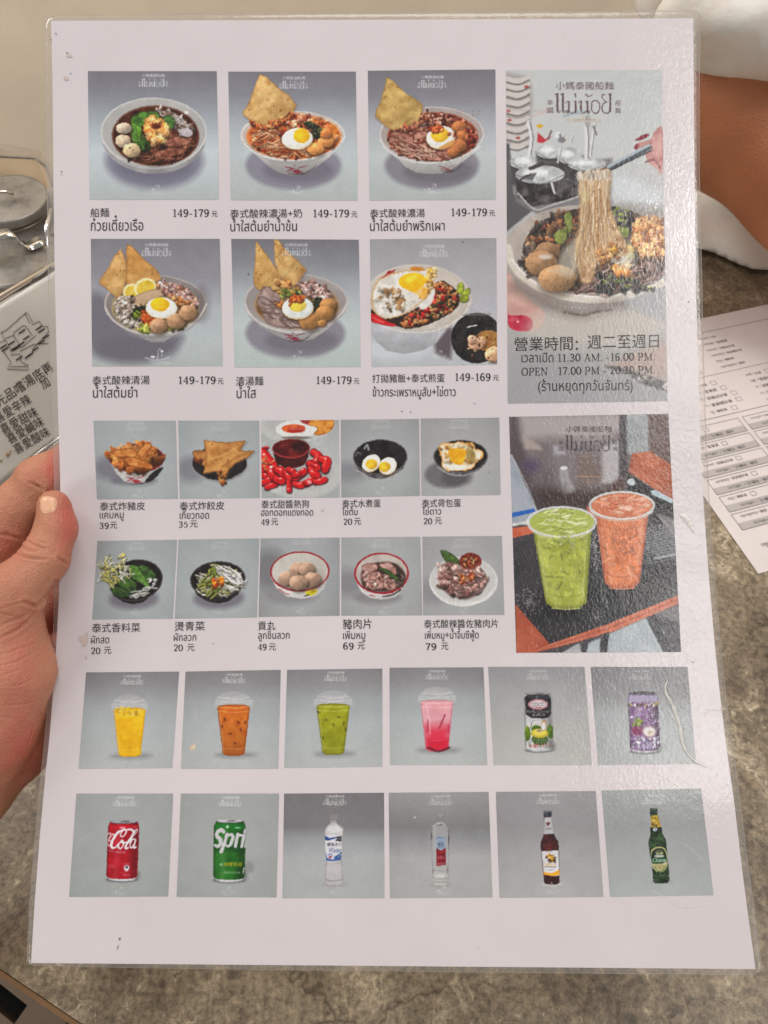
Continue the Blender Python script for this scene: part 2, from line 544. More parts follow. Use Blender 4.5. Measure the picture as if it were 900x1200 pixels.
wall = MB(); wall.prism([(-3, 1.5, -.75), (3, 1.5, -.75), (3, 1.62, -.75), (-3, 1.62, -.75)], (0, 0, 3.2)); tag(wall.build("wall", M_WALL), kind='structure')
fl = MB(); fl.prism([(-3, -2, -.80), (3, -2, -.80), (3, 1.6, -.80), (-3, 1.6, -.80)], (0, 0, .05)); tag(fl.build("floor", M_FLOOR), kind='structure')

# the table: a top whose near left corner is cut in a long slant
e0, e1 = onz(0, 1135, 0), onz(96, 1200, 0); ed = (e1 - e0) / np.linalg.norm(e1 - e0)
cut0 = e0 - ed * .10; cut1 = e1 + ed * .05
yfar = 0.70
corner = [(cut0[0], cut0[1]), (cut1[0], cut1[1])]
ts = np.linspace(0, 1, 8)
pa = np.array([cut0[0] - .10, cut0[1] + .20]); pb = np.array(cut0[:2]); pc = np.array(cut1[:2]); pd_ = np.array([cut1[0] + .16, cut1[1] - .035])
outl = [tuple((1 - t) ** 2 * (pa) + 2 * t * (1 - t) * (np.array(cut0[:2]) - ed[:2] * .03) + t * t * (pb + ed[:2] * .04)) for t in ts]
outl += [tuple((1 - t) ** 2 * (pc) + 2 * t * (1 - t) * (pc + ed[:2] * .08) + t * t * pd_) for t in ts]
outl += [(.75, pd_[1]), (.75, yfar), (pa[0], yfar)]
table = empty("table", (0.1, .3, -.75)); tag(table, "table with a brown-grey stone-look top under the held menu", "table")
tp = MB(); tp.prism([(x, y, -.03) for x, y in outl], (0, 0, .03)); tp.build("tabletop", M_STONE, table)
cen = np.mean(np.array(outl), 0); eg = MB(); n_ = len(outl)
for k in range(n_):
    a = np.array(outl[k]); b = np.array(outl[(k + 1) % n_]); d = (b - a) / np.linalg.norm(b - a); nn = np.array([d[1], -d[0]])
    if np.dot(nn, (a + b) / 2 - cen) < 0: nn = -nn
    eg.prism([(*(a + nn * .0005), -.031), (*(b + nn * .0005), -.031), (*(b + nn * .0028), -.031), (*(a + nn * .0028), -.031)], (0, 0, .0295))
eg.build("edge_trim", M_EDGE, table)
lg = MB(); lg.lathe([(.03, 0), (.03, .717)], (.3, .35, -.75), 24); lg.lathe([(.22, 0), (.22, .012), (.05, .03)], (.3, .35, -.75), 32); lg.build("leg", M_CHROME, table)

# stool whose seat shows past the table corner
s0 = onz(8, 1176, -.30)
stool = empty("stool", (s0[0] - .02, s0[1] + .02, -.75)); tag(stool, "brown stool with a slotted seat, shade-black inside, and chrome leg below the table corner", "stool")
M_SEAT = simple("stool_seat", (96, 80, 64), .55, 0, .12, 30)
st = MB(); hx, hy = .16, .16; cx, cy = s0[0] - .03, s0[1] + .06
ang = math.atan2((onz(30, 1192, -.3) - onz(0, 1168, -.3))[1], (onz(30, 1192, -.3) - onz(0, 1168, -.3))[0]); u2 = np.array([math.cos(ang), math.sin(ang)]); v2 = np.array([-u2[1], u2[0]])
P2 = lambda a, b, z: (s0[0] + u2[0] * a + v2[0] * b, s0[1] + u2[1] * a + v2[1] * b, z)
SL = (-.075, .016, -.0075, .0075)
for a0, a1, b0, b1 in ((-.20, SL[0], -.12, .2), (SL[1], .052, -.12, .2), (SL[0], SL[1], SL[3], .2), (SL[0], SL[1], -.12, SL[2])):
    st.prism([P2(a0, b0, -.33), P2(a1, b0, -.33), P2(a1, b1, -.33), P2(a0, b1, -.33)], (0, 0, .03))
st.build("seat", M_SEAT, stool)
sl = MB(); sl.prism([P2(SL[0] - .005, SL[2] - .005, -.345), P2(SL[1] + .005, SL[2] - .005, -.345), P2(SL[1] + .005, SL[3] + .005, -.345), P2(SL[0] - .005, SL[3] + .005, -.345)], (0, 0, .012)); sl.build("slot_backing", M_BLACK, stool)  # black block under the opening paints the shade inside it
for a, b in ((.075, -.075), (.075, .19), (-.19, -.11), (-.19, .19)):
    q = MB(); x, y, _ = P2(a, b, 0); q.tube([(x, y, -.745), (x, y, -.4), (x * .98 + .02 * P2(0, 0, 0)[0], y, -.31)], .014, 16); q.build("leg", M_CHROME, stool, smooth=True)

# ------------------------------------------------------------------ things on the table
# steel tray with lidded jars
t0 = onz(-10, 163, .085)
TZ = .0
trim_y = 0.0


def at_h(X, Y, z): return onz(X, Y, z)


tray = empty("condiment_tray", (*at_h(10, 260, 0)[:2], 0)); tag(tray, "stainless steel tray holding lidded condiment jars at the back of the table", "tray")
zr = .075
b0, b1 = at_h(-60, 158, zr), at_h(46, 175, zr); c1 = at_h(66, 200, zr); f1 = at_h(96, 330, zr); f0 = at_h(-95, 330, zr)
rim = [b0, b1, (b1 + c1) / 2 + (c1 - b1) * .02, c1, f1, f0]
rin = [at_h(-56, 181, zr - .002), at_h(42, 185.5, zr - .002), at_h(54, 196, zr - .002), at_h(60, 214, zr - .002), at_h(88, 320, zr - .002), at_h(-85, 320, zr - .002)]
tr = MB(); n_ = len(rim)
vin = [np.array(p) * [1, 1, 0] + [0, 0, .004] for p in rin]; vo_ = [np.array(p) * [1, 1, 0] + [0, 0, .0015] for p in rim]
V = [*rim, *rin, *vin, *vo_]
Fc = []
for k in range(n_):
    k2 = (k + 1) % n_
    Fc += [(k, k2, n_ + k2, n_ + k), (n_ + k, n_ + k2, 2 * n_ + k2, 2 * n_ + k), (3 * n_ + k, 3 * n_ + k2, k2, k)]
Fc += [tuple(range(2 * n_, 3 * n_)), tuple(range(3 * n_, 4 * n_))[::-1]]
tr.add(V, Fc); tr.m = [1 if k < 3 * n_ and k % 3 == 0 else 0 for k in range(len(tr.f))]; ob = tr.build("tray_body", [M_TRAY, M_RIM], tray); bevel(ob, .0015)  # the tray's beige is the wall's reflection put into its colour
tr2 = MB(); tr2.tube([*rin, rin[0]], .0012, 8); tr2.build("rim_bead", M_STEEL, tray, smooth=True)

JL = ["steel condiment jar with a flat lid, nearest the wall at the far left", "steel condiment jar behind the menu's left edge", "steel condiment jar whose lid carries a bent clip handle, nearest the sign"]


def jar(name, X, Y, z, r, label, clip=None, tilt=(0, 0, 1)):
    p = at_h(X, Y, z); e = empty(name, (p[0], p[1], .006)); tag(e, label, "jar", "steel condiment jars in the tray")
    b = MB(); b.lathe([(r * .8, .006), (r * .86, .012), (r * .9, z - .014), (r * .9, z - .012)], (p[0], p[1], 0), 48); b.build("jar_body", M_JAR, e, smooth=True)
    l = MB(); ax = np.array(tilt, float); l.lathe([(r * .97, -.008), (r, -.006), (r, -.001), (r * .985, .0005), (r * .93, .0002), (r * .6, .002), (0.002, .0028)], p, 64, ax=ax); lid = l.build("lid", M_STEEL, e, smooth=True)
    if clip == 'wire':
        w_ = MB(); a = p + np.array([-.018, -.010, .003]); w_.tube([a, a + (.0, -.001, .006), a + (.022, .004, .006), a + (.026, .007, .002)], .0012, 8); w_.build("wire_handle", M_STEEL2, lid, smooth=True)
    if clip == 'band':
        w_ = MB(); q = [(-.020, -.016, .004), (-.012, -.010, .005), (-.012, -.008, .016), (-.004, -.003, .019), (.006, .002, .019), (.009, .003, .012), (.013, .006, .005), (.022, .012, .006)]
        w_.ribbon([p + np.array(v) for v in catmull(q, 5)], (.6, -.8, 0), .013, .0009); w_.build("clip_handle", M_CHROME, lid, smooth=True)
    return e


jar("condiment_jar", 8, 232, .118, .0315, JL[0], 'wire', (.05, -.06, 1)); jar("condiment_jar", 60, 246, .104, .031, JL[1], None, (-.05, -.10, 1)); jar("condiment_jar", 14, 300, .100, .036, JL[2], 'band', (0, -.06, 1))
sp = MB(); q = at_h(54, 268, .11); sp.tube([q + (0, .02, .004), q, q + (.001, -.022, -.02), q + (.002, -.028, -.06)], .0018, 10)
so = sp.build("spoon", M_CHROME, None, smooth=True); tag(so, "thin chrome spoon handle standing beside the clip-handled jar", "spoon")
br = MB(); q = at_h(2, 340, .06); br.tube([q + (-.03, -.01, 0), q + (.012, .002, .001)], .004, 12); bo = br.build("yellow_handle", simple("yellow_plastic", (190, 140, 30), .4), None, smooth=True); tag(bo, "yellow plastic handle lying between the jars and the sign's top edge", "utensil handle")

# steel sign with instructions, in front of the tray
bl, brr = onz(4, 566, 0), onz(64.6, 520, 0); du = (brr - bl); du[2] = 0; du /= np.linalg.norm(du)
nrm0 = np.array([du[1], -du[0], 0]); nrm0 = -nrm0 if nrm0[1] > 0 else nrm0
LEAN = math.radians(26); upv = np.array([0, 0, math.cos(LEAN)]) - nrm0 * math.sin(LEAN); nrm0 = nrm0 * math.cos(LEAN) + np.array([0, 0, math.sin(LEAN)])


def on_plane(X, Y):
    v = F_ + (X - 450) / F * R_ + (600 - Y) / F * U_
    return CAM + v * (((bl - CAM) @ nrm0) / (v @ nrm0))


H = ((on_plane(4, 345) - bl) @ upv + (on_plane(50, 313) - bl) @ upv) / 2
SA = bl - du * .06; SB = brr + du * .14; back = np.array([-du[1], du[0], 0]);
if back[1] < 0: back = -back
sign = empty("instruction_sign", (SA + SB) / 2); tag(sign, "pale metal sign with black Chinese lines and a line drawing, standing left of the menu", "sign")
M_SIGN = simple("painted_metal", (214, 208, 200), .34, .0, .05, 20); M_INK = simple("black_ink", (34, 32, 33), .5)
sg = MB(); sg.prism([SA, SB, SB - nrm0 * .012, SA - nrm0 * .012], upv * (H - .006)); o = sg.build("plate", M_SIGN, sign); bevel(o, .003)
rm = MB(); rm.tube([SA + upv * (H - .002) - nrm0 * .004, SB + upv * (H - .002) - nrm0 * .004], .0022, 10); rm.build("rolled_edge", M_STEEL2, sign, smooth=True); rm = MB(); rm.tube([SA + (0, 0, .004) - back * .003, SB + (0, 0, .004) - back * .003], .0035, 10); rm.build("rolled_edge", M_STEEL2, sign, smooth=True)
nrm = nrm0


def on_sign(X, Y): return on_plane(X, Y) + nrm * .0004


def sign_text(t, A, B, hgt):
    """writing along the sign from A to B (picture points), signs hgt tall"""
    v, f = fill_text(t, -.008); mn, mx = v.min(0), v.max(0); pa, pb = on_sign(*A), on_sign(*B); u = (pb - pa); L = np.linalg.norm(u); u /= L; up = upv.copy(); up -= u * (up @ u); up /= np.linalg.norm(up)
    q = (v - mn) / (mx - mn); return [pa + u * L * a + up * hgt * b for a, b in q], [tuple(x) for x in f]


st_ = MB()
for t, A, B, h in (("先品嚐湯底再", (-1, 478), (64, 434), .0118), ("喜愛辛辣", (-2, 497), (38, 472), .0115), ("喜愛甜味", (4.5, 510), (46, 487), .0115), ("喜愛鹹味", (12, 521), (53, 498), .0115), ("喜愛酸味", (20, 533), (60, 510), .0115), ("加", (51, 457), (60, 452), .0115)):
    st_.add(*sign_text(t, A, B, h * .74))
st_.build("writing", M_INK, sign)
dr = MB(); zp = lambda x, y: on_sign(x / 4.8, 320 + y / 4.8)
for pts in ([(0, 340), (10, 330), (30, 325), (150, 218), (182, 275), (165, 280), (140, 228)], [(10, 330), (20, 370), (75, 350), (80, 330), (130, 295), (145, 300), (180, 350)], [(0, 390), (30, 375), (60, 430), (110, 400)], [(20, 440), (60, 500), (40, 540), (160, 545), (155, 525), (60, 525)], [(60, 460), (110, 455), (120, 500), (160, 520)], [(180, 290), (220, 270), (240, 300), (265, 300), (272, 330), (180, 430)], [(110, 440), (190, 400), (272, 395)], [(75, 350), (120, 420), (200, 350)]):
    dr.tube([zp(*p) for p in pts], .0002, 6)
rr_ = random.Random(5)
for gx, gy in ((45, 405), (100, 410), (130, 375), (105, 340), (200, 320), (215, 335), (240, 370), (215, 400), (150, 470), (180, 440), (90, 490), (10, 440), (0, 425), (75, 435), (140, 480), (60, 440)):
    for k in range(3):
        a = zp(gx + k * 9, gy - k * 6); dr.tube([a, a + du * .0028], .0005, 6)
dr.build("line_drawing", M_INK, sign)
spk = MB()
for X, Y, r in ((9, 533, .0016), (1, 540, .001), (23, 545, .0006), (12, 529, .0008)):
    p = on_sign(X, Y); spk.lathe([(r, -.0003), (r * .7, .0004), (.0001, .0006)], p, 12, ax=nrm)
spk.build("stain", simple("sauce_stain", (150, 124, 84), .4), sign)

# order form lying on the table, upside down for us
FO = np.array([0.264, 0.2916, .0005]); FU = np.array([.957, .289, 0]); FW_ = np.array([-.289, .957, 0])
form = empty("order_form", FO + FU * .08 + FW_ * .12); tag(form, "printed white order form lying upside down on the table to the right of the menu", "order form")
M_PAPER2 = simple("plain_paper", (200, 192, 190), .6, 0, .03, 30); M_GREY = simple("grey_tint", (166, 160, 158), .6); M_INK2 = simple("toner", (62, 56, 56), .6)
FP = lambda a, b, z=0.0: FO + FU * a + FW_ * b + np.array([0, 0, z])
sh = MB(); sh.prism([FP(0, 0), FP(.18, 0), FP(.18, .258), FP(0, .258)], (0, 0, .0003)); sh.build("sheet", M_PAPER2, form)
ru = MB(); gt = MB(); tx = MB()


def frect(mb, a0, a1, b0, b1, z): mb.add([FP(a0, b0, z), FP(a1, b0, z), FP(a1, b1, z), FP(a0, b1, z)], [(0, 1, 2, 3)])


def fbox(a0, a1, b0, b1, t=.0004):
    for q in ((a0, a1, b0, b0 + t), (a0, a1, b1 - t, b1), (a0, a0 + t, b0 + t, b1 - t), (a1 - t, a1, b0 + t, b1 - t)): frect(ru, *q, .00045)


def ftext(t, a, b, h):
    v, f = fill_text(t); mn, mx = v.min(0), v.max(0); k = h / (mx[1] - mn[1]); w_ = (mx[0] - mn[0]) * k
    tx.add([FP(a + w_ - (x - mn[0]) * k, b + h - (y - mn[1]) * k, .0005) for x, y in v], [tuple(q[::-1]) for q in f]); return w_


NAMES = ["船麵 / ก๋วยเตี๋ยวเรือ", "清湯麵 / น้ำใส", "泰式酸辣湯 / น้ำใสต้มยำ", "泰式炸豬皮 / แคบหมู", "燙青菜 / ผักลวก", "貢丸 / ลูกชิ้นลวก"]
for i in range(6):
    b = .036 + i * .0172
    for a0, a1 in ((.010, .070), (.074, .150)):
        fbox(a0, a1, b, b + .0152); frect(gt, a0 + .0005, a1 - .0005, b + .0005, b + .0066, .0004); ftext("179元 / 149บาท", a0 + .012, b + .0018, .0034); ftext("加麵 / 不加", a0 + .033, b + .0018, .0030); w_ = ftext(NAMES[i % 6], a0 + .006, b + .0095, .0032); fbox(a0 + w_ + .009, a0 + w_ + .0135, b + .0088, b + .0128, .0003)
ftext("ไม่เผ็ด", .016, .018, .0038); ftext("不辣", .1, .018, .0038)
frect(ru, .006, .17, .1425, .143, .00045)
for i in range(5):
    for a in (.004, .052, .105): w_ = ftext(NAMES[(i + 1) % 6][:9], a, .1465 + i * .0078, .0036); fbox(a + w_ + .004, a + w_ + .009, .146 + i * .0078, .1505 + i * .0078, .0003)
frect(ru, .006, .17, .188, .1884, .00045)
for i in range(6):
    w_ = ftext(NAMES[(i + 3) % 6], .026 - (i % 4) * .005, .1925 + i * .0076, .0034); fbox(.066, .0705, .192 + i * .0076, .1965 + i * .0076, .0003); ftext(NAMES[i], .09, .1925 + i * .0076, .0034)
frect(ru, .006, .17, .2395, .2399, .00045)
ftext("小媽泰國船麵 / ก๋วยเตี๋ยวเรือแม่น้อย", .004, .2425, .0042); ftext("營業時間 / เวลาเปิด 11.30", .012, .2487, .0042)
ru.build("ruling", M_INK2, form); gt.build("grey_row", M_GREY, form); tx.build("writing", M_INK2, form)
# ------------------------------------------------------------------ printed pictures: a small painter working on colour grids
_rng = np.random.default_rng(7)
_T = _rng.random((4, 256, 256))


def nz(x, y, scale, seed=0, octv=4):
    """smooth noise, about -1..1, features of the given size"""
    out = np.zeros(np.broadcast(x, y).shape); amp = 1.0; tot = 0; T = _T[seed % 4]
    for k in range(octv):
        u = x / scale * 2 ** k + 17.3 * seed + 31 * k; v = y / scale * 2 ** k + 9.1 * seed + 57 * k
        iu = np.floor(u).astype(int); iv = np.floor(v).astype(int); fu = u - iu; fv = v - iv
        fu = fu * fu * (3 - 2 * fu); fv = fv * fv * (3 - 2 * fv)
        a = T[iv % 256, iu % 256]; b = T[iv % 256, (iu + 1) % 256]; c = T[(iv + 1) % 256, iu % 256]; d = T[(iv + 1) % 256, (iu + 1) % 256]
        out += amp * ((a + (b - a) * fu) * (1 - fv) + (c + (d - c) * fu) * fv); tot += amp; amp *= 0.55
    return (out / tot - 0.5) * 3


def blur(a, r):
    r = max(int(round(r)), 0)
    if r < 1: return a
    k = np.exp(-0.5 * (np.arange(-2 * r, 2 * r + 1) / r) ** 2); k /= k.sum()
    for ax in (0, 1):
        p = [(0, 0)] * a.ndim; p[ax] = (2 * r, 2 * r)
        q = np.pad(a, p, mode='edge'); o = np.zeros_like(a)
        for i, kk in enumerate(k):
            sl = [slice(None)] * a.ndim; sl[ax] = slice(i, i + a.shape[ax]); o += kk * q[tuple(sl)]
        a = o
    return a


class Cv:
    D = 2.8

    def __init__(s, quad, seed=1):
        s.q = np.asarray(quad, float); TL, TR, BR, BL = s.q
        s.w = int(s.D * (np.linalg.norm(TR - TL) + np.linalg.norm(BR - BL)) / 2) // 2 * 2
        s.h = int(s.D * (np.linalg.norm(BL - TL) + np.linalg.norm(BR - TR)) / 2) // 2 * 2
        s.a = np.full((s.h, s.w, 3), 170.0)
        s.gy, s.gx = np.mgrid[0:s.h, 0:s.w].astype(float)
        s.seed = seed; s.r = random.Random(seed); s.V(0, 0, 1)

    def V(s, ox, oy, sc):
        s.ox, s.oy, s.sc = ox, oy, sc; s.L = s.D / sc
        return s

    def P(s, p):
        p = np.atleast_2d(np.asarray(p, float)); X = s.ox + p[:, 0] / s.sc; Y = s.oy + p[:, 1] / s.sc
        TL, TR, BR, BL = s.q; u = np.full(len(X), .5); v = np.full(len(X), .5)
        for _ in range(4):
            top = TL[1] + (TR[1] - TL[1]) * u; bot = BL[1] + (BR[1] - BL[1]) * u; v = (Y - top) / (bot - top)
            le = TL[0] + (BL[0] - TL[0]) * v; ri = TR[0] + (BR[0] - TR[0]) * v; u = (X - le) / (ri - le)
        return np.stack([u * s.w, v * s.h], 1)

    def win(s, lo, hi):
        x0 = max(int(lo[0]) - 2, 0); y0 = max(int(lo[1]) - 2, 0); x1 = min(int(hi[0]) + 3, s.w); y1 = min(int(hi[1]) + 3, s.h)
        if x1 <= x0 or y1 <= y0: return None
        return (slice(y0, y1), slice(x0, x1))

    def col(s, sl, c):
        if isinstance(c, tuple) and isinstance(c[0], (tuple, list)):
            c1, c2, sc = c[:3]; sd = c[3] if len(c) > 3 else s.seed
            n = np.clip(nz(s.gx[sl], s.gy[sl], sc * s.D, sd) * .8 + .5, 0, 1)[..., None]
            return np.asarray(c1) * (1 - n) + np.asarray(c2) * n
        return np.asarray(c, float)

    def put(s, sl, m, c, sh=None):
        c = s.col(sl, c)
        if sh is not None: c = np.clip(c * sh[..., None], 0, 255)
        m = m[..., None]
        s.a[sl] = s.a[sl] * (1 - m) + c * m

    def ell(s, cx, cy, rx, ry, c, ang=0, soft=0, al=1, sh=0, rag=0, clip=None):
        p = s.P((cx, cy))[0]; rx *= s.L; ry *= s.L; so = max(soft * s.L, 1); R = max(rx, ry) + so
        sl = s.win(p - R, p + R)
        if sl is None: return
        dx = s.gx[sl] - p[0]; dy = s.gy[sl] - p[1]; ca, sa = math.cos(math.radians(ang)), math.sin(math.radians(ang))
        x = (dx * ca + dy * sa) / rx; y = (-dx * sa + dy * ca) / ry
        k0 = np.hypot(x, y) + 1e-6; k1 = np.hypot(x / rx, y / ry) + 1e-6
        d = k0 * (k0 - 1) / k1
        if rag: d = d + nz(s.gx[sl], s.gy[sl], max(min(rx, ry) * .7, 2), s.seed + 1) * rag * s.L
        m = np.clip(.5 - d / so, 0, 1) * al
        if soft > 3: m = m * m * (3 - 2 * m) if al == 1 else m
        if clip is not None: m = m * clip[sl]
        shd = None
        if sh: shd = 1 + sh * np.clip((-dx / rx * .55 - dy / ry * .75), -1.2, 1.2)
        s.put(sl, m, c, shd)

    def pmask(s, pts, soft=0, smooth=False, rag=0):
        p = catmull(pts, 8, True) if smooth else np.asarray(pts, float)
        p = s.P(p); so = max(soft * s.L, 1)
        sl = s.win(p.min(0) - so, p.max(0) + so)
        if sl is None: return None, None
        x, y = s.gx[sl], s.gy[sl]; d2 = np.full(x.shape, 1e9); ins = np.zeros(x.shape, bool)
        for (ax, ay), (bx, by) in zip(p, np.roll(p, -1, 0)):
            ex, ey = bx - ax, by - ay; t = np.clip(((x - ax) * ex + (y - ay) * ey) / (ex * ex + ey * ey + 1e-9), 0, 1)
            d2 = np.minimum(d2, (x - ax - t * ex) ** 2 + (y - ay - t * ey) ** 2)
            if ay != by:
                ins ^= ((ay > y) != (by > y)) & (x < (bx - ax) * (y - ay) / (by - ay) + ax)
        d = np.sqrt(d2) * np.where(ins, -1, 1)
        if rag: d = d + nz(x, y, 5 * s.D, s.seed + 2) * rag * s.L
        return sl, np.clip(.5 - d / so, 0, 1), d

    def poly(s, pts, c, soft=0, al=1, smooth=False, rag=0, edge=None, ew=4, sh=None, clip=None):
        r = s.pmask(pts, soft, smooth, rag)
        if r[0] is None: return
        sl, m, d = r
        if clip is not None: m = m * clip[sl]
        c2 = s.col(sl, c) * np.ones((*m.shape, 1))
        if sh is not None:
            (x0, y0), (x1, y1), k0, k1 = sh
            a, b = s.P([(x0, y0), (x1, y1)]); e = b - a
            t = np.clip(((s.gx[sl] - a[0]) * e[0] + (s.gy[sl] - a[1]) * e[1]) / (e @ e), 0, 1)[..., None]
            c2 = c2 * (k0 + (k1 - k0) * t)
        if edge is not None:
            t = np.clip(1 + d / (ew * s.L), 0, 1)[..., None]
            c2 = c2 * (1 - t) + np.asarray(edge, float) * t
        s.put(sl, m * al, np.clip(c2, 0, 255))

    def line(s, pts, wd, c, al=1, soft=0, smooth=True, clip=None):
        p = catmull(pts, 6) if smooth and len(pts) > 2 else np.asarray(pts, float)
        ws = np.interp(np.linspace(0, 1, len(p)), np.linspace(0, 1, len(wd)), wd) if isinstance(wd, (list, tuple)) else np.full(len(p), float(wd))
        p = s.P(p); ws = ws * s.L / 2; so = max(soft * s.L, 1)
        sl = s.win(p.min(0) - ws.max() - so, p.max(0) + ws.max() + so)
        if sl is None: return
        x, y = s.gx[sl], s.gy[sl]; d = np.full(x.shape, 1e9)
        for i in range(len(p) - 1):
            (ax, ay), (bx, by) = p[i], p[i + 1]; ex, ey = bx - ax, by - ay
            t = np.clip(((x - ax) * ex + (y - ay) * ey) / (ex * ex + ey * ey + 1e-9), 0, 1)
            d = np.minimum(d, np.hypot(x - ax - t * ex, y - ay - t * ey) - (ws[i] + (ws[i + 1] - ws[i]) * t))
        m = np.clip(.5 - d / so, 0, 1) * al
        if clip is not None: m = m * clip[sl]
        s.put(sl, m, c)

    def bg(s, stops, side=0.0, nv=3):
        t = s.gy / s.h; c = np.stack([np.interp(t, [q[0] for q in stops], [q[1][k] for q in stops]) for k in range(3)], -1)
        s.a = c * (1 - side * np.abs(s.gx / s.w - .5) ** 2 * 2)[..., None] + nz(s.gx, s.gy, 40, s.seed)[..., None] * nv

    def inside(s, poly, n):
        p = np.asarray(poly, float); lo, hi = p.min(0), p.max(0); out = []; k = 0
        while len(out) < n and k < n * 40:
            k += 1; x = s.r.uniform(lo[0], hi[0]); y = s.r.uniform(lo[1], hi[1]); c = False
            for (ax, ay), (bx, by) in zip(p, np.roll(p, -1, 0)):
                if (ay > y) != (by > y) and x < (bx - ax) * (y - ay) / (by - ay) + ax: c = not c
            if c: out.append((x, y))
        return out

    def bits(s, poly, n, size, cols, el=1.8, sh=.5, dark=.45, al=1):
        """crumbs, minced meat, chopped herbs: shaded lumps with a dark foot"""
        for x, y in sorted(s.inside(poly, n), key=lambda q: q[1]):
            r = s.r.uniform(*size) * .92; e = s.r.uniform(1, el * 1.25); a = s.r.uniform(0, 180); c = np.asarray(s.r.choice(cols), float) * s.r.uniform(.72, 1.12)
            if dark: s.ell(x + r * .2, y + r * .4, r * e, r, tuple(c * .3), a, soft=r * .6, al=dark)
            s.ell(x, y, r * e, r * .85, (tuple(c * .78), tuple(np.clip(c * 1.12, 0, 255)), 1.6), a, sh=sh * .7, rag=r * .75, al=al, soft=r * .35)
            for _ in range(2):
                k = s.r.uniform(.6, 1.35); s.ell(x + s.r.uniform(-.6, .6) * r * e, y + s.r.uniform(-.5, .5) * r, r * .4, r * .25, tuple(np.clip(c * k, 0, 255)), s.r.uniform(0, 180), soft=r * .3, al=.6 * al)
            if s.r.random() < .16: s.ell(x - r * .3, y - r * .3, r * .3, r * .16, tuple(np.clip(c * 1.4 + 30, 0, 255)), a, soft=r * .2, al=.6)

    def strands(s, poly, n, ln, wd, cols, dirn=None, bend=.5, al=1):
        for x, y in s.inside(poly, n):
            a = (s.r.uniform(0, math.pi) if dirn is None else math.radians(dirn) + s.r.uniform(-.4, .4)); l = s.r.uniform(.6, 1.2) * ln; b = s.r.uniform(-bend, bend)
            p = [(x - math.cos(a) * l / 2, y - math.sin(a) * l / 2), (x - math.sin(a) * b * l * .5, y + math.cos(a) * b * l * .5), (x + math.cos(a) * l / 2, y + math.sin(a) * l / 2)]
            c = np.asarray(s.r.choice(cols), float) * s.r.uniform(.85, 1.12)
            s.line([(q[0] + wd * .3, q[1] + wd * .5) for q in p], wd * 1.3, tuple(c * .35), al=.5 * al, soft=wd * .5)
            s.line(p, [wd * .6, wd, wd * .6], tuple(np.clip(c, 0, 255)), al=al)

    def ball(s, x, y, r, c, sq=1.0):
        s.ell(x + r * .12, y + r * .25, r * 1.08, r * 1.0 * sq, (45, 28, 18), soft=r * .4, al=.6)
        s.ell(x, y, r, r * sq, (tuple(np.asarray(c) * .9), tuple(np.clip(np.asarray(c) * 1.1, 0, 255)), 3), sh=.38, rag=r * .06)
        s.ell(x - r * .3, y - r * .4 * sq, r * .3, r * .2 * sq, tuple(np.clip(np.asarray(c) * 1.3 + 20, 0, 255)), soft=r * .5, al=.6)

    def egg(s, x, y, rx, ry, ang, yx, yy, yr, ys=.85, white=(222, 221, 208), yolk=(235, 180, 20)):
        s.ell(x + rx * .04, y + ry * .14, rx * 1.04, ry * 1.02, (50, 30, 18), ang, soft=rx * .25, al=.7)
        s.ell(x, y + ry * .06, rx, ry, (205, 175, 130), ang)
        s.ell(x, y, rx * .98, ry * .95, white, ang, sh=.12)
        s.ell(x, y, rx * .8, ry * .74, tuple(np.asarray(white) + 8), ang, soft=rx * .3, al=.6)
        s.ell(yx, yy, yr, yr * ys, (tuple(np.asarray(yolk) * .93), yolk, 3), sh=.12, rag=yr * .04)
        s.ell(yx - yr * .2, yy + yr * .1, yr * .55, yr * .4, (250, 205, 45), soft=yr * .5, al=.6)

    def wonton(s, pts, c1=(212, 172, 104), c2=(172, 124, 62), edge=(150, 100, 48)):
        p = np.asarray(pts, float); ce = p.mean(0); L = np.ptp(p, 0).max()
        s.poly(p + (L * .02, L * .03), (70, 60, 60), soft=L * .06, al=.35)
        s.poly(pts, (c2, c1, 7), edge=edge, ew=L * .035, rag=L * .012, sh=(tuple(ce - (L * .4, L * .5)), tuple(ce + (L * .4, L * .5)), 1.08, .86))
        m = s.pmask(pts); clip = np.zeros((s.h, s.w)); clip[m[0]] = m[1]
        for x, y in s.inside(pts, 26):
            r = s.r.uniform(.03, .1) * L; k = s.r.random()
            s.ell(x, y, r, r * .7, tuple(np.asarray(c1) * 1.1) if k < .5 else tuple(np.asarray(c2) * .93), s.r.uniform(0, 180), soft=r * 1.3, al=.38, clip=clip)
        for x, y in s.inside(pts, 14):
            r = s.r.uniform(.008, .02) * L; s.ell(x, y, r * 1.6, r, (130, 82, 38), s.r.uniform(0, 180), soft=r, al=.55, clip=clip)

    def leaf(s, pts, c=(58, 92, 34), vein=(110, 140, 70)):
        p = np.asarray(pts, float)
        s.poly(p + 2, (20, 20, 12), soft=4, al=.5, smooth=True)
        s.poly(pts, (tuple(np.asarray(c) * .75), tuple(np.asarray(c) * 1.25), 4), smooth=True, edge=tuple(np.asarray(c) * .6), ew=3)
        k = len(p) // 2; s.line([p[0], (p[0] + p[k]) / 2 + (1, -2), p[k]], 1.6, vein, al=.7)

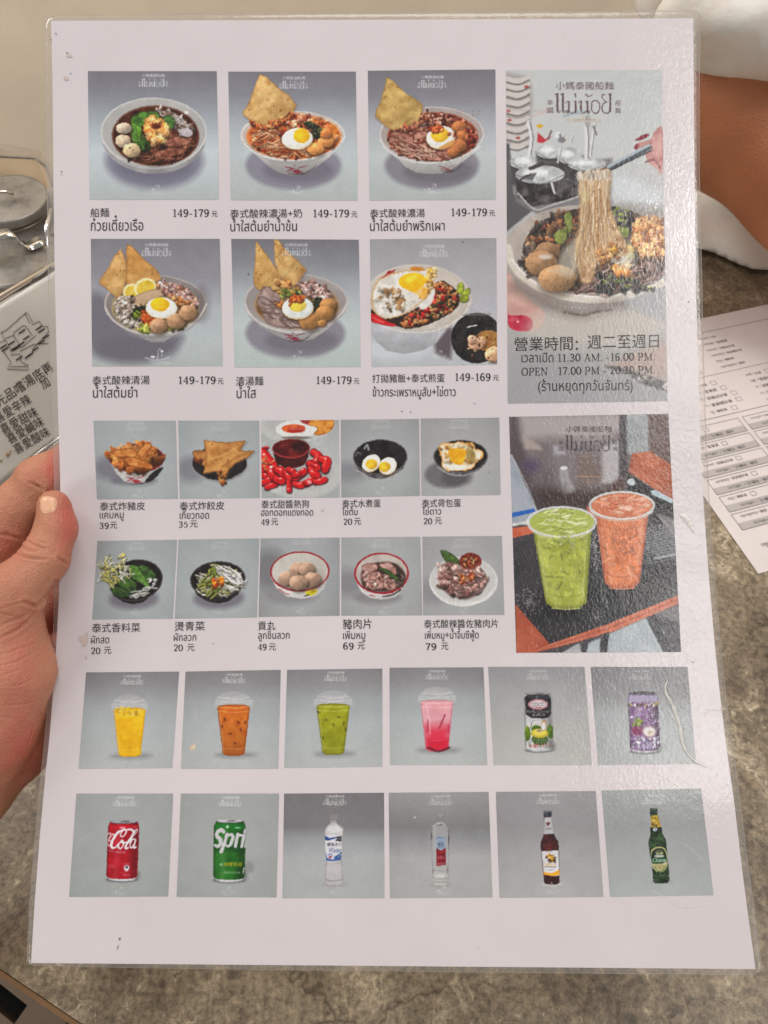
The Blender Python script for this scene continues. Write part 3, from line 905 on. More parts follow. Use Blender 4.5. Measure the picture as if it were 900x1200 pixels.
    def text(s, t, x0, x1, yb, yt, c, al=1, ital=0):
        """lettering between x0..x1, foot at yb, head of the tallest sign at yt"""
        lo = [l.copy() for l in loops_of(t)]
        if not lo: return
        A = np.vstack(lo); mn, mx = A.min(0), A.max(0)
        out = []
        for l in lo:
            q = (l - mn) / (mx - mn); q = np.stack([x0 + q[:, 0] * (x1 - x0) + ital * q[:, 1] * (yb - yt), yb + (yt - yb) * q[:, 1]], 1); out.append(s.P(q))
        B = np.vstack(out); sl = s.win(B.min(0), B.max(0))
        if sl is None: return
        m = np.zeros(s.gx[sl].shape)
        for dx, dy in ((-.25, -.25), (.25, -.25), (-.25, .25), (.25, .25)):
            m += (winding(s.gx[sl] + dx, s.gy[sl] + dy, out) != 0) / 4
        s.put(sl, m * al, c)

    def logo(s, cx, cy, wd, c=(228, 228, 226), al=.75, full=True):
        """the shop's lettering, centred at cx, cy (in the current view)"""
        k = wd / 720.0
        for p, w_ in LOGO: s.line((p - (440, 300)) * k + (cx, cy), w_ * k * 1.15, c, al=al, smooth=False)
        if full:
            for t, a, b, yb, yt in LOGO_T: s.text(t, (a - 440) * k + cx, (b - 440) * k + cx, (yb - 300) * k + cy, (yt - 300) * k + cy, c, al)
        s.line([(cx - 90 * k, cy + 152 * k), (cx + 100 * k, cy + 152 * k)], 18 * k, (150, 128, 105), al=.35)

    def boat(s, cx, cy, wd, c=(232, 232, 230), al=.6):
        k = wd / 100.0; f = lambda *q: [(cx + x * k, cy + y * k) for x, y in q]
        s.line(f((-45, 0), (-20, 8), (20, 8), (50, -2)), 2.4 * k, c, al=al); s.line(f((2, 6), (8, -36)), 2 * k, c, al=al)
        s.line(f((8, -36), (18, -30), (20, -6)), 2.2 * k, c, al=al); s.ell(cx + 22 * k, cy - 26 * k, 5 * k, 4 * k, c, al=al); s.ell(cx - 16 * k, cy - 3 * k, 9 * k, 4 * k, c, al=al)
        for y, a, b in ((16, -30, 40), (22, -18, 52)): s.line(f((a, y), (b, y)), 1.6 * k, c, al=al * .7)

    def bowl(s, o, i, soup, rim=(196, 190, 184), inn=(168, 160, 152), out=None, cone=None):
        """o, i: ellipses (cx, cy, rx, ry) of rim and soup; cone: polygon of the outside below the rim"""
        if cone is not None: s.poly(cone, out or ((176, 170, 165), (196, 192, 187), 30), smooth=False, sh=((o[0], o[1] + o[3] * .5), (o[0], max(p[1] for p in cone)), 1.05, .72))
        s.ell(*o, rim, sh=.06)
        k = .965; s.ell(o[0], o[1] - o[3] * .012, o[2] * k, o[3] * k, (tuple(np.asarray(inn) * .95), tuple(np.asarray(inn) * 1.06), 20))
        s.ell(o[0] - o[2] * .05, o[1] + o[3] * .03, o[2] * .93, o[3] * .9, tuple(np.asarray(inn) * .93), soft=o[3] * .2, al=.4)
        s.ell(i[0], i[1], i[2] * 1.04, i[3] * 1.05, tuple(np.asarray(soup[1]) * .9 + 20), soft=i[3] * .06)
        s.ell(*i, soup)

    def done(s, grain=3.0, haze=0.0, soft=1.0, texture=1.0):
        """printed look: slight blur, paper grain, then one colour per grid point"""
        g = np.random.default_rng(s.seed)
        # what is not plain backdrop gets small-scale variation and slightly wavering outlines, as in a photograph
        far = blur(s.a, 60); fm = np.clip((np.abs(s.a - far).max(2) - 26) / 40, 0, 1); fm = blur(fm, 2)[..., None]
        wx = nz(s.gx, s.gy, 6, 1, 2) * .4 * texture; wy = nz(s.gx, s.gy, 6, 2, 2) * .4 * texture
        ix = np.clip(s.gx + wx, 0, s.w - 1).astype(int); iy = np.clip(s.gy + wy, 0, s.h - 1).astype(int); a = s.a[iy, ix]
        n1 = nz(s.gx, s.gy, 3.2, 3)[..., None]; n2 = nz(s.gx, s.gy, 9, 1)[..., None]
        if texture: a = a * (1 + fm * (n1 * .07 + n2 * .08) * texture)
        a = blur(a, soft)
        a = a.reshape(s.h // 2, 2, s.w // 2, 2, 3).mean((1, 3)); hh, ww = a.shape[:2]
        y, x = np.mgrid[0:hh, 0:ww]
        a = a + g.normal(0, grain, (hh, ww, 1)) * (.6 + .4 * (a / 255)) + (np.sin(x * 2.1) * np.sin(y * 1.9))[..., None] * grain * .35
        mu = a.mean(); g1 = a.mean(2, keepdims=True); a = g1 + (a - g1) * .95; a = 150 + (a - 150) * 1.05
        sat = np.clip((a.max(2, keepdims=True) - a.min(2, keepdims=True) - 12) / 40, 0, 1); a = g1 * 0 + a.mean(2, keepdims=True) + (a - a.mean(2, keepdims=True)) * (.68 + .32 * sat)
        a = a * (1 - haze) + 196 * haze  # glare of the film painted in as a pale veil
        a = a + (a - blur(a, 2)) * .1
        return np.clip(a, 4, 240)
# ------------------------------------------------------------------ the pictures on the menu
PICS = []      # (name, label, quad, painter)
GREY_T = [(0, (112, 110, 118)), (.18, (122, 122, 132)), (.4, (152, 160, 168)), (.62, (172, 182, 184)), (1, (160, 168, 164))]


def pic(name, label, quad):
    def deco(f):
        PICS.append((name, label, quad, f)); return f
    return deco


@pic('dish_photo', 'printed photo of a dark brown noodle soup with basil leaves and fish balls', [(103, 83.5), (254, 83.5), (256.5, 234), (105, 234)])
def p1(c):
    c.V(80, 60, 3.333); c.bg([(0, (110, 108, 116)), (.15, (120, 120, 130)), (.4, (148, 158, 166)), (.62, (178, 190, 194)), (1, (160, 170, 168))])
    c.ell(335, 425, 190, 112, (116, 114, 134), soft=34, al=.92); c.ell(335, 440, 150, 70, (92, 88, 108), soft=40, al=.6)
    c.ell(333, 330, 203, 146, ((140, 136, 136), (164, 160, 158), 20), sh=.1)
    c.bowl((333, 316, 206, 134), (340, 330, 163, 112), ((40, 16, 10), (86, 38, 20), 9), (190, 186, 181), (168, 164, 158))
    c.line([(135, 350), (180, 405), (250, 445), (340, 456), (430, 440), (500, 395), (533, 340)], 3, (208, 205, 200), al=.7)
    c.bits([(260, 380), (300, 345), (420, 330), (490, 330), (480, 380), (420, 425), (330, 435), (250, 415)], 110, (4, 10), [(120, 70, 48), (82, 40, 24), (150, 98, 72), (60, 28, 18), (96, 52, 34)], 3, .5)
    c.strands([(260, 390), (470, 380), (420, 430), (280, 430)], 50, 40, 4, [(150, 92, 70), (116, 62, 42), (70, 32, 20)], -12)
    for q in ([(370, 350), (420, 332), (470, 345), (465, 365), (400, 372)], [(330, 395), (400, 375), (450, 382), (440, 402), (360, 412)], [(360, 345), (400, 335), (410, 352), (370, 362)]):
        c.poly(q, ((104, 54, 40), (168, 110, 88), 5), smooth=True, edge=(60, 26, 18), ew=4, rag=3)
    c.bits([(345, 225), (400, 230), (480, 290), (500, 325), (470, 340), (420, 300), (350, 250)], 70, (4, 8), [(168, 150, 140), (120, 92, 78), (70, 38, 26), (198, 184, 176)], 2.5, .5)
    c.strands([(340, 228), (420, 240), (480, 300), (440, 310)], 26, 34, 4, [(196, 182, 172), (150, 118, 100)], 30)
    c.poly([(430, 308), (460, 298), (485, 318), (470, 334), (440, 326)], ((150, 136, 140), (188, 176, 178), 5), smooth=True)
    c.bits([(245, 340), (300, 330), (320, 380), (270, 395), (245, 365)], 34, (4, 8), [(52, 78, 26), (90, 120, 44), (34, 50, 20)], 3, .4)
    c.leaf([(245, 270), (262, 250), (285, 300), (278, 332), (255, 320)], (92, 138, 42)); c.leaf([(250, 262), (290, 236), (325, 250), (310, 285), (270, 290)], (70, 112, 40))
    c.leaf([(315, 235), (345, 238), (358, 268), (330, 272), (308, 258)], (66, 104, 38)); c.leaf([(365, 265), (395, 248), (416, 272), (408, 300), (380, 308)], (62, 98, 44))
    c.leaf([(240, 300), (258, 288), (270, 325), (262, 345), (246, 330)], (78, 120, 40)); c.strands([(250, 335), (310, 340), (300, 370), (260, 370)], 14, 30, 5, [(92, 140, 50), (60, 96, 34)], 50)
    c.ball(217, 300, 30, (186, 164, 140), .72); c.ball(214, 350, 30, (184, 162, 134), .84); c.ball(247, 386, 34, (196, 168, 128), .8)
    c.ell(240, 376, 4, 3, (40, 26, 18)); c.ell(252, 384, 2.5, 2, (60, 40, 28))
    c.ell(340, 316, 48, 44, (40, 20, 10), soft=14, al=.7); c.bits([(300, 275), (335, 262), (375, 275), (385, 315), (365, 350), (325, 352), (298, 318)], 75, (8, 14), [(206, 138, 70), (222, 164, 96), (182, 108, 46), (232, 182, 120)], 1.5, .45)
    c.ell(342, 292, 20, 13, (112, 46, 18), soft=5); c.ell(345, 296, 12, 6, (70, 24, 10), soft=4)
    c.ell(460, 240, 8, 6, (225, 225, 220), soft=4, al=.8)
    for _ in range(30): c.ell(c.r.uniform(180, 500), c.r.uniform(240, 430), 2.2, 1.6, (216, 176, 140), al=.5)
    c.logo(330, 124, 118); c.boat(340, 540, 62, al=.45)


def rooster(c, x, y, k, col=(120, 34, 52)):
    """painted red and black brush strokes on the outside of a bowl"""
    f = lambda *q: [(x + a * k, y + b * k) for a, b in q]
    for q, w_, cc in ((f((-60, -6), (-30, 2), (10, 4)), 10, col), (f((-50, 24), (-20, 14), (0, 6)), 9, col), (f((-18, 30), (10, 18), (40, 28), (60, 34)), 16, col),
                      (f((0, -20), (6, -8)), 14, col), (f((20, 6), (60, -6), (90, -14)), 7, col), (f((-40, 34), (0, 44), (60, 40), (100, 22), (150, -20)), 7, (44, 30, 36))):
        c.line(q, [w_ * .4 * k, w_ * k, w_ * .3 * k], cc, al=.85)
    c.ell(x + 20 * k, y + 28 * k, 24 * k, 12 * k, col, al=.8)


@pic('dish_photo', 'printed photo of an orange soup bowl with one large fried wonton sheet and half an egg', [(267.5, 84), (417, 84), (419, 235), (270.5, 234.5)])
def p2(c):
    c.V(275, 80, 6.207); c.bg(GREY_T)
    c.ell(425, 705, 345, 175, (124, 120, 136), soft=36, al=.95); c.ell(460, 740, 250, 90, (98, 92, 106), soft=60, al=.7)
    c.bowl((422, 490, 378, 180), (428, 498, 330, 156), ((150, 58, 22), (206, 112, 48), 6), (200, 196, 190), (186, 168, 152), cone=[(60, 545), (180, 650), (250, 715), (330, 760), (430, 778), (520, 765), (590, 715), (680, 650), (785, 540)])
    c.line([(48, 500), (110, 585), (230, 645), (420, 668), (600, 640), (730, 580), (796, 495)], 9, (206, 203, 198)); c.line([(60, 530), (230, 660), (420, 684), (610, 655), (780, 540)], 4, (128, 122, 120), al=.6)
    rooster(c, 430, 720, 1.1)
    so = [(110, 480), (200, 420), (330, 370), (450, 345), (600, 360), (710, 420), (745, 490), (690, 570), (560, 630), (400, 650), (240, 610), (130, 550)]
    c.bits(so, 210, (8, 20), [(176, 84, 44), (206, 128, 76), (140, 52, 26), (222, 160, 112), (118, 40, 22), (190, 100, 50)], 2.2, .45, .4)
    c.strands([(110, 470), (260, 400), (330, 560), (250, 610), (130, 560)], 40, 80, 9, [(196, 128, 86), (172, 92, 54), (214, 160, 120)], -20)
    c.strands([(260, 560), (520, 590), (500, 645), (300, 640)], 34, 90, 10, [(204, 130, 80), (160, 74, 36), (222, 170, 128)], 12)
    c.bits([(420, 330), (560, 350), (540, 410), (430, 420), (320, 420)], 60, (8, 15), [(196, 120, 84), (150, 66, 40), (226, 176, 140)], 2, .5)
    c.ell(690, 470, 48, 66, (214, 124, 40), 30, soft=40, al=.7)
    c.ball(660, 530, 58, (206, 134, 70), .8); c.ball(585, 585, 62, (212, 140, 72), .72); c.ball(655, 470, 46, (204, 120, 60), .8)
    c.bits([(500, 390), (560, 390), (620, 440), (610, 500), (570, 520), (560, 450)], 60, (7, 13), [(34, 44, 26), (58, 70, 36), (22, 26, 18), (90, 90, 50)], 2, .4)
    c.bits([(110, 400), (250, 400), (320, 340), (440, 330), (300, 430), (180, 450)], 40, (8, 16), [(168, 72, 38), (206, 130, 90), (120, 40, 24)], 2, .5)
    for _ in range(70): c.ell(c.r.uniform(120, 720), c.r.uniform(390, 640), 5, 3, (238, 190, 150), al=.5)
    c.wonton([(182, 48), (225, 60), (330, 150), (410, 215), (448, 262), (425, 320), (330, 365), (190, 430), (60, 340), (56, 318), (100, 250), (140, 150), (165, 80)], (216, 180, 118), (186, 140, 78), (160, 112, 56))
    c.bits([(110, 385), (200, 420), (330, 360), (430, 320), (440, 340), (300, 420), (200, 450)], 46, (7, 14), [(176, 84, 40), (120, 46, 24), (206, 140, 84)], 2, .5)
    c.egg(453, 508, 112, 78, -6, 485, 490, 60, .88)
    c.line([(430, 455), (455, 462), (480, 455), (530, 465)], 5, (205, 140, 10), al=.8)
    c.logo(425, 122, 212); c.boat(445, 890, 115, al=.55)


@pic('dish_photo', 'printed photo of a red-brown soup with one wonton sheet standing at the left and egg with chilli', [(431, 83), (580.5, 81.5), (581, 234), (433, 235)])
def p3(c):
    c.V(435, 80, 6.0); c.bg([(0, (110, 106, 112)), (.2, (122, 120, 128)), (.42, (156, 160, 166)), (.65, (172, 180, 180)), (1, (160, 168, 164))])
    c.ell(425, 680, 330, 170, (122, 116, 126), soft=36, al=.95); c.ell(470, 720, 240, 90, (96, 90, 98), soft=60, al=.7)
    c.bowl((424, 465, 366, 194), (430, 480, 306, 164), ((70, 22, 14), (140, 62, 34), 6), (190, 180, 176), (164, 146, 140), cone=[(75, 545), (190, 640), (240, 690), (310, 730), (430, 742), (500, 735), (590, 690), (680, 625), (775, 545)])
    c.line([(62, 500), (120, 580), (240, 640), (420, 664), (600, 630), (730, 560), (788, 470)], 8, (200, 196, 192)); rooster(c, 520, 690, .8, (120, 60, 66))
    so = [(130, 470), (250, 400), (380, 340), (480, 320), (600, 350), (700, 420), (730, 490), (660, 580), (540, 630), (400, 645), (240, 610), (140, 540)]
    c.bits(so, 200, (8, 18), [(120, 56, 40), (90, 34, 24), (160, 100, 78), (70, 24, 16), (186, 130, 106)], 2.2, .5, .5)
    for q in ([(130, 460), (190, 440), (290, 480), (290, 560), (210, 580), (130, 520)], [(300, 560), (380, 520), (400, 580), (340, 610)], [(360, 600), (470, 575), (560, 590), (570, 635), (420, 650)], [(230, 590), (300, 580), (320, 620), (260, 630)], [(300, 450), (370, 430), (400, 470), (350, 500), (300, 500)]):
        c.poly(q, ((120, 66, 54), (190, 138, 118), 6), smooth=True, edge=(70, 28, 20), ew=10, rag=8)
    c.strands([(140, 460), (400, 560), (560, 620), (300, 630), (150, 540)], 60, 60, 7, [(196, 146, 124), (132, 72, 56), (214, 172, 150)], 25)
    c.bits([(340, 330), (520, 330), (560, 380), (480, 400), (330, 390)], 80, (7, 13), [(170, 112, 90), (110, 52, 38), (206, 160, 140), (80, 32, 24)], 2, .5)
    for x, y, r in ((615, 410, 52), (640, 470, 46), (610, 545, 56), (575, 585, 44), (690, 490, 36)): c.ball(x, y, r, (160, 96, 52), .82)
    c.bits([(660, 420), (735, 470), (720, 540), (680, 560)], 30, (6, 12), [(120, 40, 30), (90, 24, 20), (160, 70, 50)], 2)
    for _ in range(60): c.ell(c.r.uniform(150, 720), c.r.uniform(370, 640), 5, 3, (222, 170, 150), al=.45)
    for _ in range(24): c.ell(c.r.uniform(560, 760), c.r.uniform(290, 400), 4, 3, (130, 70, 56), al=.5)
    c.ell(392, 296, 9, 12, (60, 30, 40))
    c.wonton([(110, 62), (140, 75), (230, 165), (320, 225), (366, 262), (350, 330), (330, 375), (240, 415), (160, 438), (100, 405), (28, 345), (30, 310), (70, 220), (95, 120)], (200, 168, 100), (166, 130, 70), (140, 104, 54))
    c.bits([(150, 430), (330, 380), (370, 300), (400, 350), (280, 440)], 36, (7, 14), [(140, 70, 50), (100, 40, 30), (180, 120, 90)], 2)
    c.egg(486, 482, 102, 80, -10, 480, 465, 64, .82, (216, 212, 200), (226, 178, 40)); c.poly([(470, 560), (580, 500), (575, 540), (520, 562)], (196, 132, 60), smooth=True, soft=8, al=.8)
    c.bits([(410, 425), (480, 400), (510, 430), (450, 450)], 26, (8, 15), [(176, 82, 40), (140, 50, 24), (206, 120, 66)], 1.6); c.bits([(560, 450), (590, 460), (580, 480), (520, 460)], 7, (6, 9), [(180, 90, 50)], 1.6)
    c.logo(425, 112, 205); c.boat(425, 850, 120, al=.6)


@pic('dish_photo', 'printed photo of a clear noodle soup with two wonton sheets, lemon slices and half an egg', [(106.5, 280), (257.5, 280), (261, 429), (108, 429.5)])
def p4(c):
    c.V(105, 280, 5.806); c.bg([(0, (118, 116, 124)), (.3, (132, 130, 140)), (.55, (160, 166, 172)), (.8, (166, 176, 176)), (1, (158, 168, 164))])
    c.poly([(0, 400), (120, 400), (300, 640), (620, 650), (560, 760), (380, 830), (150, 830), (0, 740)], (104, 98, 112), smooth=True, soft=70, al=.95); c.ell(330, 740, 260, 90, (96, 90, 104), soft=80, al=.6)
    c.bowl((447, 445, 346, 196), (447, 462, 286, 165), ((112, 96, 56), (152, 132, 84), 6), (176, 164, 152), (132, 120, 114), cone=[(110, 500), (200, 590), (330, 660), (420, 700), (500, 700), (560, 660), (680, 600), (785, 500)])
    c.ell(760, 440, 50, 120, (104, 92, 90), soft=60, al=.5); c.line([(104, 455), (150, 540), (260, 615), (440, 648), (620, 612), (740, 530), (792, 440)], 12, (188, 178, 168)); c.line([(130, 545), (300, 645), (450, 668), (620, 640), (760, 540)], 4, (110, 98, 92), al=.7)
    c.wonton([(208, 65), (235, 110), (250, 170), (252, 260), (235, 350), (190, 405), (130, 350), (60, 295), (110, 220), (160, 130)], (208, 166, 104), (186, 138, 76), (160, 108, 52))
    c.wonton([(255, 32), (300, 60), (380, 150), (450, 200), (488, 270), (440, 300), (320, 310), (250, 330), (252, 200), (248, 90)], (206, 156, 88), (178, 124, 60), (150, 96, 40))
    for x, y, rx, ry, a in ((285, 360, 58, 56, -30), (376, 330, 76, 62, -20)):
        c.ell(x, y, rx, ry, (222, 212, 160), a); c.ell(x + 4, y + 4, rx * .84, ry * .82, ((196, 158, 36), (214, 184, 62), 6), a)
        for k in range(6):
            t = math.radians(60 * k + 10); c.line([(x, y), (x + rx * .76 * math.cos(t), y + ry * .74 * math.sin(t))], 3, (226, 206, 130), al=.6)
    c.poly([(290, 400), (400, 350), (480, 340), (530, 370), (420, 420), (320, 480), (300, 460)], ((166, 136, 104), (186, 156, 124), 10), smooth=True, edge=(130, 100, 74), ew=8)
    c.bits([(450, 310), (520, 285), (620, 325), (690, 370), (735, 450), (690, 470), (600, 440), (520, 380)], 170, (8, 16), [(176, 142, 132), (148, 106, 98), (196, 168, 158), (120, 78, 70), (168, 120, 84)], 2, .5)
    c.bits([(530, 370), (600, 400), (690, 430), (600, 460), (570, 420)], 40, (6, 11), [(176, 112, 56), (150, 84, 38), (200, 150, 90)], 2)
    c.bits([(170, 440), (200, 405), (290, 390), (300, 450), (290, 510), (350, 560), (330, 600), (250, 580), (190, 530)], 200, (7, 14), [(186, 172, 160), (156, 138, 124), (206, 196, 184), (118, 98, 84), (90, 66, 50)], 1.8, .5)
    c.bits([(290, 480), (370, 450), (390, 490), (340, 520), (300, 540)], 24, (8, 16), [(96, 116, 30), (60, 76, 26), (40, 40, 22), (130, 146, 50)], 2)
    c.ball(322, 510, 24, (122, 138, 34), .9); c.strands([(300, 470), (380, 450), (390, 490), (310, 500)], 8, 60, 8, [(40, 36, 24)], 15)
    c.bits([(360, 495), (430, 490), (462, 525), (430, 580), (390, 605), (358, 560)], 90, (7, 13), [(176, 72, 26), (206, 104, 44), (140, 46, 16), (190, 88, 30)], 1.8, .5)
    c.bits([(330, 570), (400, 600), (400, 640), (340, 620)], 26, (7, 13), [(120, 130, 40), (160, 166, 70), (186, 170, 90)], 2); c.bits([(520, 590), (660, 570), (640, 610), (560, 635)], 22, (6, 11), [(104, 116, 44), (140, 144, 70), (70, 64, 30)], 2)
    c.egg(487, 466, 106, 72, 0, 478, 445, 64, .72); c.ell(487, 446, 6, 5, (220, 150, 0), soft=4)
    c.ball(466, 590, 58, (166, 126, 94), .88); c.ball(587, 557, 64, (160, 122, 88), .8); c.ball(668, 500, 58, (164, 124, 88), .9)
    c.logo(452, 90, 205); c.boat(455, 805, 170, al=.8)


@pic('dish_photo', 'printed photo of a pale broth bowl with two wonton sheets, sliced pork and brown meatballs', [(271, 280), (420.5, 281), (422.5, 430), (275, 430.5)])
def p5(c):
    c.V(270, 280, 5.806); c.bg([(0, (108, 106, 112)), (.2, (126, 128, 134)), (.42, (156, 164, 168)), (.65, (172, 184, 182)), (1, (164, 178, 170))])
    c.ell(440, 640, 335, 170, (124, 118, 132), soft=36, al=.95); c.ell(480, 690, 240, 80, (100, 94, 106), soft=60, al=.7)
    c.bowl((446, 430, 350, 192), (450, 450, 276, 155), ((104, 74, 46), (150, 116, 80), 6), (178, 168, 162), (150, 138, 132), cone=[(110, 500), (200, 590), (300, 650), (400, 690), (480, 692), (560, 680), (660, 610), (780, 500)])
    c.line([(98, 440), (150, 530), (260, 600), (440, 632), (620, 596), (740, 515), (794, 430)], 11, (192, 184, 178)); c.line([(120, 520), (280, 625), (450, 650), (640, 610), (775, 500)], 4, (118, 108, 106), al=.7); rooster(c, 420, 652, .95)
    c.wonton([(172, 5), (210, 60), (250, 115), (300, 180), (340, 240), (355, 290), (330, 345), (240, 350), (190, 345), (155, 310), (158, 220), (168, 110)], (206, 168, 104), (180, 134, 72), (152, 106, 54))
    c.wonton([(296, -5), (330, 10), (370, 70), (460, 150), (512, 200), (510, 225), (460, 290), (430, 320), (380, 300), (330, 250), (300, 160), (294, 60)], (204, 168, 108), (172, 126, 68), (150, 106, 56))
    c.bits([(310, 290), (380, 280), (420, 330), (330, 350)], 22, (9, 18), [(206, 150, 90), (180, 116, 60)], 1.8)
    c.bits([(460, 310), (560, 290), (640, 330), (690, 390), (640, 410), (540, 390), (480, 350)], 110, (8, 15), [(160, 128, 120), (124, 90, 84), (186, 158, 150), (96, 62, 56)], 2.2, .5)
    for q in ([(205, 345), (240, 320), (330, 370), (335, 420), (250, 430), (210, 400)], [(180, 410), (240, 400), (330, 450), (350, 520), (260, 520), (200, 470)], [(220, 500), (330, 500), (440, 540), (465, 600), (360, 605), (250, 570)], [(330, 540), (430, 540), (460, 590), (380, 600)]):
        c.poly(q, ((132, 104, 96), (180, 152, 142), 7), smooth=True, edge=(96, 70, 62), ew=12, rag=9)
    c.strands([(200, 370), (340, 430), (460, 590), (260, 560)], 40, 80, 6, [(186, 160, 150), (120, 90, 80)], 35)
    c.bits([(330, 350), (470, 340), (480, 370), (350, 400)], 26, (8, 15), [(110, 124, 50), (70, 84, 36), (150, 156, 80), (176, 120, 60)], 2); c.bits([(310, 440), (350, 430), (350, 470), (320, 470)], 12, (7, 12), [(176, 110, 50), (150, 80, 30)], 1.6)
    c.bits([(560, 410), (610, 400), (610, 450), (570, 490)], 26, (7, 13), [(40, 50, 30), (24, 28, 20), (70, 80, 44)], 2)
    for x, y, r in ((660, 450, 58), (640, 505, 66), (535, 562, 68), (620, 572, 30)): c.ball(x, y, r, (160, 112, 62), .78)
    c.egg(456, 465, 106, 76, -4, 455, 450, 60, .75, (206, 212, 204), (224, 200, 90)); c.bits([(400, 410), (430, 385), (500, 400), (495, 425), (420, 430)], 36, (8, 15), [(176, 84, 34), (206, 110, 50), (140, 56, 22)], 1.6); c.bits([(380, 440), (410, 430), (410, 460)], 4, (6, 9), [(180, 90, 40)], 1.4)
    c.ell(122, 240, 5, 6, (40, 40, 48), al=.8); c.logo(445, 88, 200); c.boat(455, 795, 115, al=.5)


@pic('dish_photo', 'printed photo of minced pork rice with a fried egg beside a black soup bowl', [(433.5, 280.5), (581.5, 279), (582.5, 427), (435.5, 430)])
def p6(c):
    c.V(340, 270, 3.46); c.bg([(0, (142, 140, 143)), (.3, (158, 156, 160)), (.6, (166, 166, 170)), (1, (168, 172, 176))])
    c.ell(420, 480, 150, 40, (190, 196, 198), soft=40, al=.7); c.poly([(585, 460), (640, 390), (660, 400), (650, 520), (590, 500)], (84, 68, 74), soft=20, al=.9)
    c.poly([(320, 360), (340, 440), (390, 485), (460, 500), (540, 485), (590, 455), (640, 385)], ((160, 160, 164), (176, 176, 180), 10), sh=((400, 400), (400, 500), 1.04, .85))
    c.ell(520, 275, 215, 138, (186, 176, 164), 3, sh=.05); c.ell(518, 272, 208, 130, ((178, 164, 150), (192, 180, 166), 16), 3)
    c.line([(330, 355), (400, 395), (500, 412), (600, 400), (690, 350), (730, 290)], 4, (206, 198, 188))
    c.leaf([(676, 222), (695, 210), (702, 235), (690, 258), (676, 250)], (138, 150, 44), (60, 70, 20)); c.leaf([(705, 240), (725, 232), (726, 255), (700, 270), (690, 262)], (146, 156, 48), (60, 70, 20)); c.leaf([(680, 270), (715, 262), (720, 282), (700, 292), (680, 284)], (130, 142, 40), (60, 70, 20))
    c.line([(370, 192), (395, 178), (415, 166), (424, 158)], [4, 8, 4], (160, 30, 44)); c.ell(400, 168, 10, 4, (150, 24, 40), -30); c.line([(418, 168), (424, 176)], 4, (150, 24, 40))
    m = [(580, 220), (610, 205), (660, 235), (680, 290), (640, 335), (560, 365), (480, 390), (440, 385), (470, 350), (540, 300)]
    c.poly([(430, 350), (540, 290), (600, 205), (670, 240), (680, 300), (620, 350), (520, 392), (450, 392), (330, 345), (335, 320)], (48, 32, 26), smooth=True, rag=3)
    c.bits(m, 230, (4, 8), [(178, 128, 80), (146, 92, 52), (206, 160, 110), (110, 62, 34), (190, 112, 60)], 1.8, .5)
    c.bits([(600, 215), (660, 240), (680, 300), (650, 330), (560, 330), (470, 390), (450, 370), (560, 300)], 22, (6, 11), [(176, 30, 30), (140, 20, 24), (200, 60, 46)], 1.8); c.bits(m, 20, (4, 7), [(60, 64, 30), (40, 40, 24)], 2)
    c.poly([(520, 300), (560, 250), (585, 240), (575, 290), (540, 320)], (206, 200, 190), smooth=True, soft=4)
    c.poly([(345, 220), (370, 190), (440, 165), (530, 160), (575, 150), (590, 165), (580, 215), (560, 260), (520, 300), (470, 335), (400, 358), (350, 340), (330, 290)], ((196, 188, 172), (226, 220, 208), 8), smooth=True, rag=5, edge=(178, 132, 76), ew=8)
    c.bits([(350, 230), (440, 240), (470, 290), (440, 330), (370, 330), (345, 280)], 40, (5, 13), [(150, 104, 60), (206, 190, 166), (176, 134, 86), (228, 220, 206), (120, 80, 44)], 2, .4, .2, .7)
    c.bits([(555, 160), (590, 155), (588, 210), (560, 250), (530, 270), (545, 220)], 30, (4, 9), [(206, 150, 60), (226, 190, 120), (186, 120, 40)], 2, .4, .2)
    c.poly([(485, 150), (520, 148), (545, 160), (500, 165)], (190, 120, 40), smooth=True, soft=3); c.poly([(440, 200), (465, 178), (510, 172), (548, 190), (545, 215), (510, 248), (470, 238), (445, 222)], ((236, 168, 10), (246, 186, 24), 6), smooth=True, sh=((470, 180), (520, 250), 1.04, .92))
    c.ell(490, 195, 26, 12, (250, 206, 60), -15, soft=14, al=.8); c.poly([(470, 238), (510, 250), (545, 225), (555, 260), (535, 280), (515, 262)], (230, 170, 60), smooth=True, soft=4, al=.7)
    c.poly([(325, 335), (350, 340), (390, 365), (430, 382), (410, 388), (360, 378), (330, 368)], ((176, 20, 30), (206, 44, 44), 5), smooth=True, edge=(110, 8, 18), ew=3); c.line([(330, 350), (380, 372)], 3, (230, 120, 110), al=.7)
    c.ell(755, 435, 104, 102, (30, 27, 27)); c.ell(757, 432, 97, 93, ((22, 19, 19), (46, 41, 40), 10)); c.ell(755, 340, 60, 5, (110, 104, 100), soft=5, al=.7)
    c.line([(718, 392), (735, 386), (755, 384)], 4, (220, 220, 220)); c.ell(800, 445, 54, 42, ((130, 84, 40), (172, 124, 60), 8), soft=4); c.ball(755, 455, 34, (200, 152, 120), .8); c.ball(822, 500, 34, (206, 160, 120), .9); c.ball(735, 440, 18, (206, 160, 130))
    c.bits([(720, 430), (840, 430), (840, 540), (740, 520), (720, 480)], 30, (2, 5), [(220, 180, 130), (190, 100, 50), (60, 36, 20)], 1.5)
    for _ in range(90): c.ell(c.r.uniform(655, 840), c.r.uniform(345, 540), 1.2, 1.2, (206, 190, 180), al=.6)
    c.logo(580, 92, 115, al=.6); c.boat(600, 505, 60, al=.6)
    c.ell(698, 47, 3, 4, (60, 58, 60))


def small_bg(c, dark=0): c.bg([(0, (150 - dark, 158 - dark, 158 - dark)), (.5, (158 - dark, 166 - dark, 167 - dark)), (1, (152 - dark, 162 - dark, 160 - dark))], .12)


